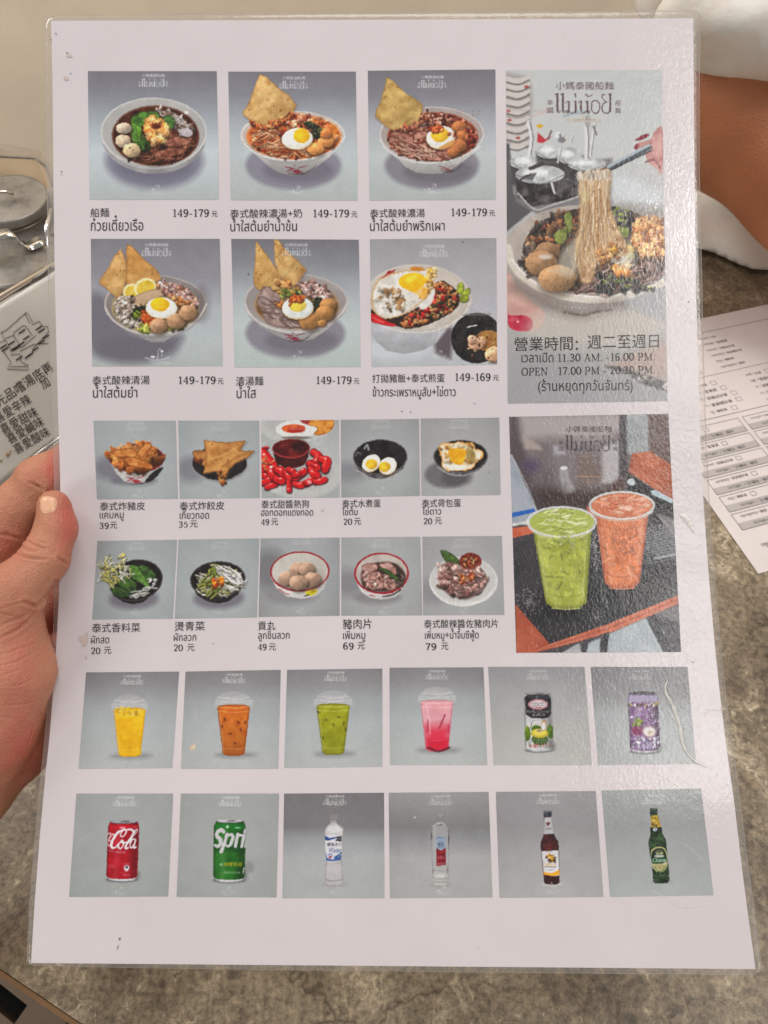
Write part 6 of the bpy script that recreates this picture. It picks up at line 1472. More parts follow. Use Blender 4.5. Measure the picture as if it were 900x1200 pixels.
    c.line([(100, 270), (190, 320), (300, 370), (410, 400), (520, 370), (600, 350)], 60, (120, 100, 90), soft=50, al=.7); c.line([(330, 390), (420, 405), (480, 390), (560, 378)], 10, (70, 54, 50), soft=10, al=.8); c.poly([(190, 400), (420, 415), (560, 385), (760, 400), (815, 470), (600, 560), (180, 520)], (190, 176, 160), soft=60, al=.6, smooth=True)
    c.poly([(620, 330), (815, 280), (815, 440), (700, 390)], (150, 152, 156), soft=40, al=.7); c.poly([(540, 640), (620, 600), (830, 520), (830, 720), (740, 700), (640, 680)], (168, 138, 126), soft=50, al=.8); c.line([(530, 650), (620, 670), (700, 705), (820, 745)], [10, 26, 40], (76, 66, 62), soft=16, al=.8); c.bits([(640, 680), (820, 720), (820, 770), (700, 730)], 40, (6, 12), [(60, 54, 50), (110, 104, 96), (160, 150, 140)], 1.5); c.poly([(60, 560), (300, 600), (640, 700), (820, 770), (830, 840), (50, 840)], (146, 140, 144), soft=60, al=.7)
    c.V(630, 85, 8.18); c.logo(440, 300, 720, (84, 56, 60), .95)
    c.text('ก๋วยเตี๋ยวเรือ', 278, 600, 475, 425, (176, 130, 80), .6); c.text('船', 452, 500, 460, 405, (100, 84, 84), .75); c.text('麵', 452, 500, 525, 470, (100, 84, 84), .75)


@pic('poster_photo', 'printed photo of a green and an orange iced drink on a black mat', [(596.5, 488.5), (783, 485), (798, 764), (605, 765)])
def poster2(c):
    c.V(580, 470, 3.75); c.bg([(0, (126, 112, 112)), (.2, (104, 88, 88)), (.34, (80, 66, 66)), (1, (60, 54, 56))], 0, 6)
    c.poly([(60, 60), (110, 60), (130, 220), (160, 330), (160, 460), (60, 470)], (74, 58, 62), soft=30, al=.85); c.poly([(105, 60), (560, 60), (560, 130), (420, 180), (240, 160), (120, 170)], (160, 148, 144), soft=50, al=.9); c.poly([(120, 150), (190, 190), (210, 215), (130, 212)], (160, 140, 132), soft=14, al=.9)
    c.poly([(240, 170), (440, 160), (460, 300), (440, 460), (260, 430)], (120, 106, 110), soft=50, al=.7); c.poly([(470, 200), (540, 180), (545, 340), (510, 365), (465, 360)], (170, 162, 160), soft=18, al=.9); c.poly([(255, 195), (300, 200), (310, 235), (260, 235)], (160, 154, 166), soft=14, al=.8); c.ell(160, 285, 40, 30, (70, 54, 90), soft=40, al=.8); c.poly([(190, 390), (480, 400), (560, 330), (560, 420), (420, 470), (200, 470)], (74, 40, 34), soft=30, al=.9)
    c.poly([(360, 240), (420, 230), (470, 330), (360, 420)], (110, 84, 70), soft=40, al=.6)
    c.poly([(555, 60), (670, 58), (672, 230), (620, 250), (570, 225)], ((126, 130, 132), (150, 154, 154), 20), soft=5); c.poly([(545, 60), (575, 60), (580, 330), (545, 340)], (60, 48, 50), soft=10, al=.9)
    c.poly([(670, 58), (770, 58), (780, 300), (680, 240)], (92, 66, 60), soft=14); c.poly([(600, 230), (680, 220), (790, 290), (790, 480), (720, 400), (585, 310)], ((150, 72, 44), (180, 96, 62), 30), soft=4)
    c.poly([(580, 320), (640, 350), (790, 450), (790, 520), (700, 490), (580, 420)], (36, 30, 34), soft=6); c.poly([(680, 395), (700, 388), (780, 432), (778, 450), (690, 412)], (160, 180, 188), soft=3); c.ell(597, 355, 18, 15, (176, 188, 190), 25)
    c.poly([(286, 300), (300, 288), (318, 300), (326, 340), (348, 372), (350, 398), (300, 408), (290, 360)], (160, 154, 150), smooth=True, soft=16, al=.85); c.ell(302, 294, 16, 8, (206, 204, 200), soft=8); c.line([(302, 315), (310, 380)], 12, (110, 104, 102), al=.4, soft=10); c.ell(330, 385, 18, 14, (190, 188, 184), soft=12, al=.7); c.ell(300, 440, 200, 60, (52, 42, 42), soft=60, al=.6)
    c.poly([(60, 230), (75, 235), (130, 360), (185, 480), (160, 545), (70, 540)], ((120, 130, 146), (146, 154, 164), 20), soft=3); c.poly([(68, 492), (170, 470), (180, 485), (70, 512)], (30, 84, 166), soft=3); c.line([(75, 240), (140, 370), (186, 486)], 4, (206, 206, 206), al=.6); c.line([(70, 545), (150, 528)], 12, (190, 186, 180))
    c.poly([(60, 560), (160, 545), (180, 580), (60, 605)], ((176, 76, 50), (196, 100, 66), 10)); c.poly([(400, 460), (440, 470), (440, 520), (410, 500)], (170, 80, 50), soft=8); c.poly([(680, 490), (800, 520), (800, 640), (700, 540)], (120, 112, 116), soft=20, al=.8)
    mat = [(60, 605), (170, 580), (430, 540), (700, 490), (800, 620), (800, 760), (800, 855), (500, 975), (240, 1065), (60, 880)]
    c.poly(mat, ((32, 30, 34), (52, 49, 54), 30)); m = c.pmask(mat); cl = np.zeros((c.h, c.w)); cl[m[0]] = m[1]
    for i in range(-30, 75): c.line([(60 + i * 14, 560), (330 + i * 17, 1090)], 2.4, (116, 112, 116), al=.3, clip=cl, smooth=False)
    for i in range(70): c.line([(40, 640 + i * 9), (820, 420 + i * 9)], 2.2, (20, 18, 22), al=.55, clip=cl, smooth=False)
    for x, y, rx, ry in ((160, 880, 90, 60), (440, 900, 60, 60), (700, 830, 90, 40), (440, 640, 20, 110), (720, 600, 70, 60)):
        for _ in range(150):
            a = c.r.uniform(0, 6.28); q = c.r.random() ** .6; c.ell(x + math.cos(a) * q * rx, y + math.sin(a) * q * ry, 3.2, 2.4, (176, 172, 172), al=.5, clip=cl)
    c.poly([(660, 650), (690, 600), (770, 500), (800, 530), (800, 690), (720, 690)], (84, 84, 90), soft=6, clip=cl, al=.9)
    for i in range(14): c.line([(660, 560 + i * 12), (800, 530 + i * 12)], 3, (150, 152, 156), al=.7, clip=cl)
    for i in range(14): c.line([(664 + i * 11, 540), (690 + i * 11, 690)], 3, (40, 38, 44), al=.7, clip=cl)
    c.line([(700, 690), (800, 670)], 9, (150, 148, 150), al=.8); c.ell(330, 880, 150, 80, (18, 16, 20), soft=60, al=.8); c.ell(640, 810, 130, 60, (18, 16, 20), soft=60, al=.7)
    c.poly([(90, 890), (240, 1065), (170, 1105), (94, 1105)], ((150, 64, 42), (172, 84, 56), 30)); c.poly([(240, 1065), (500, 975), (800, 852), (803, 888), (520, 1010), (180, 1105), (160, 1105)], ((170, 80, 54), (190, 104, 74), 20)); c.line([(200, 1090), (510, 990), (800, 870)], 3, (120, 50, 36), al=.8); c.line([(170, 1105), (520, 1012), (803, 890)], 5, (96, 44, 34), al=.8)
    c.poly([(200, 1105), (520, 1012), (803, 892), (818, 1105)], (58, 54, 60)); c.poly([(410, 1060), (500, 1020), (660, 950), (740, 1010), (750, 1105), (400, 1105)], ((140, 150, 156), (160, 170, 174), 40), soft=8); c.poly([(290, 1105), (370, 1060), (380, 1105)], (150, 154, 154), soft=4); c.poly([(460, 1025), (500, 1012), (490, 1105), (460, 1105)], (44, 42, 48), soft=4); c.poly([(660, 950), (700, 935), (775, 1105), (740, 1105)], (40, 38, 44), soft=5); c.poly([(780, 900), (803, 900), (812, 980), (700, 930)], (120, 112, 110), soft=20, al=.7)
    def big(x0, x1, yt, yb, b0, b1, body, dk, lite, rim, ice):
        xm = (x0 + x1) / 2; bm = (b0 + b1) / 2
        c.poly([(x0, yt), (x1, yt), (b1, yb - 26), (bm + (b1 - bm) * .6, yb), (bm - (bm - b0) * .6, yb), (b0, yb - 26)], body, edge=dk, ew=22); c.poly([(x0 + 20, yt + 40), (x0 + 60, yt + 40), (b0 + 50, yb - 30), (b0 + 20, yb - 30)], lite, soft=40, al=.35)
        rx, ry, ry0 = rim
        c.ell(rx, ry, ry0[0] * 1.03, ry0[1] * 1.05, (150, 150, 146), al=.5); c.ell(rx, ry, ry0[0] * .94, ry0[1] * .9, ice[0])
        for _ in range(46):
            a = c.r.uniform(0, 6.28); q = c.r.random() ** .5 * .78; x, y = rx + math.cos(a) * q * ry0[0], ry + math.sin(a) * q * ry0[1]; an = c.r.uniform(-.8, .5); L = c.r.uniform(12, 34); wd = c.r.uniform(6, 14); ux, uy = math.cos(an), math.sin(an) * .6
            cc = np.array(c.r.choice(ice[1]), float); qd = [(x - ux * L, y - uy * L), (x - ux * L * .4 - uy * wd, y - uy * L * .4 + ux * wd * .6 - wd), (x + ux * L, y + uy * L - wd * .5), (x + ux * L * .5, y + uy * L * .5 + wd * .6)]
            c.poly(qd, tuple(cc * c.r.uniform(.85, 1.05)), soft=4, al=.55); c.line([qd[0], qd[1], qd[2]], 2.6, tuple(np.clip(cc * 1.12 + 20, 0, 255)), al=.7, smooth=False, soft=2); c.line([qd[0], qd[3], qd[2]], 2.4, tuple(cc * .62), al=.5, smooth=False, soft=2)
        for k, w_ in ((1.0, 7), (.95, 3)):
            c.line(ell_pts(rx, ry, ry0[0] * k, ry0[1] * k, 40), w_, (206, 208, 202), al=.85, smooth=False)
        c.line(ell_pts(rx, ry + 10, ry0[0] * .98, ry0[1] * .98, 24, 10, 170), 5, (196, 198, 192), al=.6, smooth=False)
        for yy, al in ((yt + 55, .5), (yb - 58, .6)):
            t = (yy - yt) / (yb - yt); a, b = x0 + (b0 - x0) * t, x1 + (b1 - x1) * t; c.line([(a, yy - 10), ((a + b) / 2, yy + 8), (b, yy - 10)], 4, dk, al=al)
        for _ in range(70):
            yy = c.r.uniform(yt + 50, yb - 60); t = (yy - yt) / (yb - yt); a, b = x0 + (b0 - x0) * t + 16, x1 + (b1 - x1) * t - 16; x = c.r.uniform(a, b); s_ = c.r.uniform(5, 22); k = c.r.choice([.78, .86, 1.1, 1.2])
            an = c.r.uniform(0, 3.1); c.poly([(x + s_ * math.cos(an + q) * c.r.uniform(.5, 1.1), yy + s_ * math.sin(an + q) * c.r.uniform(.5, 1.1)) for q in (0, 1.4, 2.9, 4.5)], tuple(np.clip(np.array(body[1]) * k, 0, 255)), soft=8, al=.4)
        for _ in range(30):
            yy = c.r.uniform(yt + 60, yb - 80); t = (yy - yt) / (yb - yt); a, b = x0 + (b0 - x0) * t + 14, x1 + (b1 - x1) * t - 14; L = c.r.uniform(3, 12); an = c.r.uniform(0, 3.1); x = c.r.uniform(a, b); c.line([(x, yy), (x + L * math.cos(an), yy + L * math.sin(an))], c.r.uniform(2, 4), tuple(np.array(dk) * .6), al=.45, soft=3)
        c.line([(bm - (bm - b0) * .7, yb - 2), (bm, yb + 3), (bm + (b1 - bm) * .7, yb - 2)], 5, lite, al=.8)
    big(440, 672, 500, 822, 480, 634, ((176, 88, 46), (206, 116, 70), 24), (150, 70, 40), (226, 150, 110), (556, 458, (142, 60)), ((190, 104, 70), [(232, 150, 116), (206, 120, 84), (236, 190, 166), (180, 90, 56)]))
    for x, y, a, l in ((510, 598, 40, 30), (540, 628, -40, 34), (565, 670, -20, 30), (590, 605, -30, 40), (600, 640, 90, 24), (480, 640, 70, 40), (630, 610, 60, 20), (590, 720, 30, 20)): c.line([(x, y), (x + l * math.cos(math.radians(a)), y + l * math.sin(math.radians(a)))], 8, (104, 54, 32), al=.5, soft=5)
    c.line([(580, 730), (600, 765)], 10, (236, 190, 170), al=.6, soft=10); c.line([(470, 710), (520, 680)], 5, (226, 170, 140), al=.6); c.line([(620, 470), (640, 560), (630, 700)], 20, (226, 160, 130), al=.4, soft=16)
    big(166, 424, 560, 910, 222, 402, ((134, 140, 40), (158, 164, 60), 24), (104, 110, 30), (190, 196, 104), (293, 530, (150, 66)), ((156, 166, 70), [(196, 204, 130), (170, 180, 90), (220, 222, 180), (136, 148, 54)]))
    for x, y, a, l in ((290, 670, 80, 26), (240, 690, -60, 16), (318, 665, 20, 10), (300, 748, 30, 24), (275, 825, -60, 36), (220, 770, 2, 80), (370, 745, 50, 10), (230, 640, 40, 14)): c.line([(x, y), (x + l * math.cos(math.radians(a)), y + l * math.sin(math.radians(a)))], 7, (78, 80, 34), al=.5, soft=5)
    c.line([(190, 620), (230, 860)], 9, (206, 210, 150), al=.4, soft=8); c.line([(400, 600), (385, 860)], 9, (190, 196, 120), al=.4, soft=8); c.bits([(200, 600), (400, 600), (380, 640), (210, 640)], 30, (6, 12), [(176, 186, 86), (160, 168, 66), (190, 196, 110)], 2.4, .2, 0, .6)
    c.line([(360, 330), (470, 332)], 3, (190, 150, 110), al=.8)
    for y in (348, 358, 370): c.line([(400, y), (470, y)], 2, (150, 120, 96), al=.6)
    for _ in range(420): c.ell(c.r.uniform(70, 790), c.r.uniform(200, 1090), 1.5, 1.5, (200, 190, 186), al=.35)
    c.V(580, 470, 3.75); c.logo(408, 186, 262, (52, 42, 46), .9)
# ------------------------------------------------------------------ the laminated menu: one gently bent sheet
XL = np.array([(0, 59.3), (24, 59.8), (100, 61.5), (200, 62.5), (320, 64), (400, 66), (470, 67.7), (560, 70.5), (620, 71), (680, 70), (740, 67), (800, 63), (865, 58), (905, 53.5), (980, 46.6), (1065, 40), (1129, 36.3), (1160, 35)])
XR = np.array([(0, 812), (21.5, 812.5), (150, 813.5), (250, 814.5), (400, 817), (500, 820), (600, 825), (680, 831), (760, 838), (830, 845.5), (900, 854.5), (940, 860.5), (1030, 871), (1090, 879), (1136, 885.5), (1160, 889)])
FL_ = np.array([(0, 51), (17, 51), (100, 52), (200, 54), (320, 55.2), (370, 57), (470, 59.4), (530, 62), (600, 63.5), (680, 63), (740, 62), (806, 57), (870, 51), (935, 44), (1000, 38.4), (1050, 34), (1110, 31), (1132, 30), (1160, 29)])
FR_ = np.array([(0, 822), (11, 822), (100, 820.5), (200, 820.5), (300, 823), (400, 825), (500, 828), (600, 833), (660, 837.5), (760, 846), (830, 853.5), (900, 864), (960, 871), (1000, 876), (1090, 888.5), (1140, 894.5), (1160, 897)])


def smoothed(T):
    y = np.arange(-40, 1201.0); x = np.interp(y, T[:, 0], T[:, 1]); k = np.hanning(61); k /= k.sum()
    return y, np.convolve(np.pad(x, 30, mode='reflect', reflect_type='odd'), k, 'valid')


def at(T, Y): return np.interp(Y, *T)


XLs, XRs, FLs, FRs = map(smoothed, (XL, XR, FL_, FR_))
_w = at(XRs, XLs[0]) - XLs[1]
DEP = (XLs[0], F * .297 / _w)


def S(X, Y, lift=0.0):
    """point of the sheet seen at picture point X, Y; lift metres off its front"""
    X = np.asarray(X, float); Y = np.asarray(Y, float); d = np.interp(Y, *DEP); p = unproj(X, Y, d)
    px = unproj(X + 2, Y, d) - unproj(X - 2, Y, d); py = unproj(X, Y + 4, np.interp(Y + 4, *DEP)) - unproj(X, Y - 4, np.interp(Y - 4, *DEP))
    n = np.cross(px, py); n = n / np.linalg.norm(n, axis=-1, keepdims=True)
    n = np.where(((n * (p - CAM)).sum(-1, keepdims=True)) > 0, -n, n)
    return p + n * np.asarray(lift)[..., None]


def print_mat(name, attr=None, colr=None):
    """paper or ink under a pebbled clear film"""
    m = N(name); o = m.obj()
    if attr:
        a = m.n('ShaderNodeAttribute'); a.attribute_name = attr; m.l(a.outputs['Color'], m.b.inputs['Base Color'])
    elif colr is not None:
        t = m.noise(18, 4, .6, o); k = np.array(colr); r = m.ramp(t.outputs[0], [(.35, tuple(k * .97)), (.65, tuple(np.clip(k * 1.02, 0, 1)))]); m.l(r.outputs[0], m.b.inputs['Base Color'])
    m.set(Roughness=.62); m.b.inputs['Specular IOR Level'].default_value = .15
    m.b.inputs['Coat Weight'].default_value = 1.0; m.b.inputs['Coat Roughness'].default_value = .11; m.b.inputs['Coat IOR'].default_value = 1.5
    mp = m.n('ShaderNodeMapping'); m.l(o, mp.inputs[0]); mp.inputs['Scale'].default_value = (1.25, .8, .8); mp.inputs['Rotation'].default_value = (0, 0, .5)
    a1 = m.noise(640, 3, .5, mp.outputs[0], .5); a2 = m.noise(120, 2, .5, o)
    ad = m.n('ShaderNodeMath', operation='ADD'); m.l(a1.outputs[0], ad.inputs[0]); m.l(a2.outputs[0], ad.inputs[1])
    bn = m.bump(ad.outputs[0], .33, .00034, to=False); m.l(bn, m.b.inputs['Coat Normal'])
    return m.m


M_SHEET = print_mat("laminated_paper", colr=tuple(np.array(alb((198, 189, 189))[:3]) * (.87, .88, .905))); M_PRINT = print_mat("laminated_print", attr="ink"); M_TEXT = print_mat("laminated_black_ink", colr=(.035, .033, .034)); M_SPECK = print_mat("grey_speck", colr=(.12, .11, .10))

menu = empty("laminated_menu", S(450, 600, -.0005)); tag(menu, "large laminated white food menu with photos and prices, held up in the foreground", "menu")

# paper sheet, with thickness
ys = np.linspace(24.3, 1128.5, 190); us = np.linspace(0, 1, 130)
Yg, Ug = np.meshgrid(ys, us, indexing='ij')
Yg = Yg + np.interp(Ug, [0, .5, 1], [0, -1.2, -3.0]) * (1 - (Yg - 24) / 1105) + np.interp(Ug, [0, 1], [0, 7.2]) * ((Yg - 24) / 1105)
Xg = at(XLs, Yg) * (1 - Ug) + at(XRs, Yg) * Ug
fr = S(Xg, Yg, 0.0).reshape(-1, 3); bk = S(Xg, Yg, -.0004).reshape(-1, 3)
gf = grid_faces(*Yg.shape); nv = len(fr)
nr, nc = Yg.shape; loop = [*range(0, nc), *[r * nc + nc - 1 for r in range(1, nr)], *[(nr - 1) * nc + k for k in range(nc - 2, -1, -1)], *[r * nc for r in range(nr - 2, 0, -1)]]
nl = len(loop); kk = np.arange(nl); sd = np.stack([kk, (kk + 1) % nl, (kk + 1) % nl + nl, kk + nl], 1) + 2 * nv
mesh_obj("paper_sheet", np.vstack([fr, bk, fr[loop], bk[loop]]), np.vstack([gf[:, ::-1], gf + nv, sd]), M_SHEET, menu)

# clear film edge round the paper
def film_mat():
    m = N("clear_film"); t = m.n('ShaderNodeBsdfTransparent'); t.inputs[0].default_value = (.975, .965, .96, 1); o = m.obj(); nz_ = m.noise(240, 3, .5, o); bn = m.bump(nz_.outputs[0], .4, .0006, to=False)
    df = m.n('ShaderNodeBsdfDiffuse'); df.inputs[0].default_value = (.66, .63, .60, 1); m1 = m.n('ShaderNodeMixShader'); m1.inputs[0].default_value = .10; m.l(t.outputs[0], m1.inputs[1]); m.l(df.outputs[0], m1.inputs[2])
    g = m.n('ShaderNodeBsdfGlossy'); g.inputs['Roughness'].default_value = .16; m.l(bn, g.inputs['Normal']); fr_ = m.n('ShaderNodeFresnel'); fr_.inputs[0].default_value = 1.55; m.l(bn, fr_.inputs['Normal'])
    ge = m.n('ShaderNodeNewGeometry'); iv = m.n('ShaderNodeMath', operation='SUBTRACT'); iv.inputs[0].default_value = 1; m.l(ge.outputs['Backfacing'], iv.inputs[1]); mu = m.n('ShaderNodeMath', operation='MULTIPLY'); m.l(fr_.outputs[0], mu.inputs[0]); m.l(iv.outputs[0], mu.inputs[1]); mx = m.n('ShaderNodeMixShader'); m.l(mu.outputs[0], mx.inputs[0]); m.l(m1.outputs[0], mx.inputs[1]); m.l(g.outputs[0], mx.inputs[2]); m.l(mx.outputs[0], m.out.inputs[0])
    return m.m


M_FILM = film_mat()
M_FILMEDGE = N("film_rim"); M_FILMEDGE.set(Roughness=.25); M_FILMEDGE.b.inputs['Base Color'].default_value = (.74, .71, .66, 1)
_t = M_FILMEDGE.n('ShaderNodeBsdfTransparent'); _m = M_FILMEDGE.n('ShaderNodeMixShader'); _m.inputs[0].default_value = .2; M_FILMEDGE.l(_t.outputs[0], _m.inputs[1]); M_FILMEDGE.l(M_FILMEDGE.b.outputs[0], _m.inputs[2]); M_FILMEDGE.l(_m.outputs[0], M_FILMEDGE.out.inputs[0]); M_FILMEDGE = M_FILMEDGE.m


def edge_paths(n=150):
    """matching points round the paper and round the film, corner by corner"""
    pin, pout = [], []
    T = np.linspace(0, 1, n)
    for t in T:                                                    # left side downwards
        yi = 24.3 + (1128.5 - 24.3) * t; yo = 17 + (1132 - 17) * t; pin.append((at(XLs, yi), yi)); pout.append((at(FLs, yo), yo))
    for t in np.linspace(0, 1, 90)[1:]:                            # bottom to the right
        yi = 1128.5 + 7.2 * t; yo = 1132 + 11.5 * t ** .7; pin.append((at(XLs, 1128.5) * (1 - t) + at(XRs, 1135.7) * t, yi)); pout.append((at(FLs, 1132) * (1 - t) + at(FRs, 1143.5) * t, yo))
    for t in T[1:]:                                                # right side upwards
        yi = 1135.7 + (21.3 - 1135.7) * t; yo = 1143.5 + (11 - 1143.5) * t; pin.append((at(XRs, yi), yi)); pout.append((at(FRs, yo), yo))
    for t in np.linspace(0, 1, 90)[1:-1]:                          # top to the left
        yi = 21.3 + 3.0 * t; yo = 11 + 6 * t; pin.append((at(XRs, 21.3) * (1 - t) + at(XLs, 24.3) * t, yi)); pout.append((at(FRs, 11) * (1 - t) + at(FLs, 17) * t, yo))
    pin, pout = np.array(pin), np.array(pout)
    # round the film's corners
    for (cx, cy, r) in ((at(FLs, 17), 17, 13), (at(FRs, 11), 11, 9), (at(FRs, 1143.5), 1143.5, 12), (at(FLs, 1132), 1132, 6)):
        dx = pout[:, 0] - cx; dy = pout[:, 1] - cy; near = (np.abs(dx) < r) & (np.abs(dy) < r)
        sx = np.sign(450 - cx); sy = np.sign(600 - cy); ox, oy = cx + sx * r, cy + sy * r
        for k in np.where(near)[0]:
            v = pout[k] - (ox, oy); L = np.linalg.norm(v)
            if L > r: pout[k] = (ox, oy) + v * r / L
    return pin, pout


PIN, POUT = edge_paths()
rows = [PIN + (PIN - POUT) * 0, PIN * .66 + POUT * .34, PIN * .3 + POUT * .7, POUT]
nE = len(PIN); V = []
DROP = (0.0001, .00002, -.00015, -.0007)
for k, r in enumerate(rows): V.append(S(r[:, 0], r[:, 1], DROP[k]))
for k, r in enumerate(rows): V.append(S(r[:, 0], r[:, 1], DROP[k] - .0003))
Fc = []
idx = np.arange(nE); id2 = (idx + 1) % nE
for k in range(3):
    Fc.append(np.stack([k * nE + idx, k * nE + id2, (k + 1) * nE + id2, (k + 1) * nE + idx], 1)); o = 4 * nE
    Fc.append(np.stack([o + k * nE + idx, o + (k + 1) * nE + idx, o + (k + 1) * nE + id2, o + k * nE + id2], 1))
Fc.append(np.stack([3 * nE + idx, 3 * nE + id2, 7 * nE + id2, 7 * nE + idx], 1))
film = mesh_obj("film_edge", np.vstack(V), np.vstack(Fc), M_FILM, menu)
import bmesh
_b = bmesh.new(); _b.from_mesh(film.data); bmesh.ops.recalc_face_normals(_b, faces=_b.faces); _b.to_mesh(film.data); _b.free()
# pressed rim of the film: a hair-thin raised bead
rim_ = POUT * .93 + PIN * .07; r2 = POUT * 1.0; V = [S(POUT[:, 0], POUT[:, 1], -.0006), S(POUT[:, 0], POUT[:, 1], -.0012), S(rim_[:, 0], rim_[:, 1], -.0004)]
q2 = POUT * .87 + PIN * .13; V.append(S(q2[:, 0], q2[:, 1], -.0005))
Fc = [np.stack([a * nE + idx, a * nE + id2, b * nE + id2, b * nE + idx], 1) for a, b in ((1, 0), (0, 2), (2, 3))]
mesh_obj("film_rim", np.vstack(V), np.vstack(Fc), M_FILMEDGE, film)

# the printed pictures: one fine grid each, one colour per grid point
CANV = {}
for i, (nm, lab, quad, fn) in enumerate(PICS):
    c = Cv(quad, i + 3); fn(c); a = c.done(haze={poster1: .06, poster2: .07}.get(fn, .02), texture=.2 if nm == 'drink_photo' else .75); CANV[fn.__name__] = a
    hh, ww = a.shape[:2]; TL, TR, BR, BL = np.asarray(quad, float)
    v, u = np.meshgrid(np.linspace(0, 1, hh), np.linspace(0, 1, ww), indexing='ij'); u = u[..., None]; v = v[..., None]
    q = (TL * (1 - u) + TR * u) * (1 - v) + (BL * (1 - u) + BR * u) * v
    ob = mesh_obj(nm, S(q[..., 0], q[..., 1], .0001).reshape(-1, 3), grid_faces(hh, ww)[:, ::-1], M_PRINT, menu)
    tag(ob, lab)
    at_ = ob.data.attributes.new("ink", 'FLOAT_COLOR', 'POINT')
    cc = np.ones((hh * ww, 4), np.float32); cc[:, :3] = np.clip(lin(a.reshape(-1, 3)) * (1.19, 1.20, 1.24), 0, .85); at_.data.foreach_set('color', cc.ravel())

# captions


def lay(mb, v, f, x0, x1, ya, yb, hgt=None, lift=.0002, asc=None):
    """place flat lettering on the sheet from x0 to x1; foot line from ya to yb; hgt = height in picture points of 1 unit"""
    mn, mx = v[:, 0].min(), v[:, 0].max(); t = (v[:, 0] - mn) / (mx - mn)
    X = x0 + (x1 - x0) * t; k = hgt if hgt else (x1 - x0) / (mx - mn)
    Y = ya + (yb - ya) * t - v[:, 1] * k
    mb.add(S(X, Y, lift), [tuple(q) for q in f])


def cjk(mb, t, x0, x1, yt, yb, dy=0, lift=.0002):
    v, f = fill_text(t); mn, mx = v[:, 1].min(), v[:, 1].max(); v = (v - (0, mn)) / (1, mx - mn); lay(mb, v, f, x0, x1, yb + dy / 2, yb - dy / 2, yb - yt, lift)


THAI_H = float(np.ptp(np.vstack(raw_loops('ก'))[:, 1]))


def thai(mb, t, x0, x1, base, xh, dy=0, lift=.0002):
    v, f = fill_text(t); lay(mb, v, f, x0, x1, base + dy / 2, base - dy / 2, (base - xh) / THAI_H, lift)


def dig(mb, t, x0, x1, base, h, dy=0, lift=.0002):
    v, f = serif_text(t); lay(mb, v, f, x0, x1, base + dy / 2, base - dy / 2, h / .68, lift)


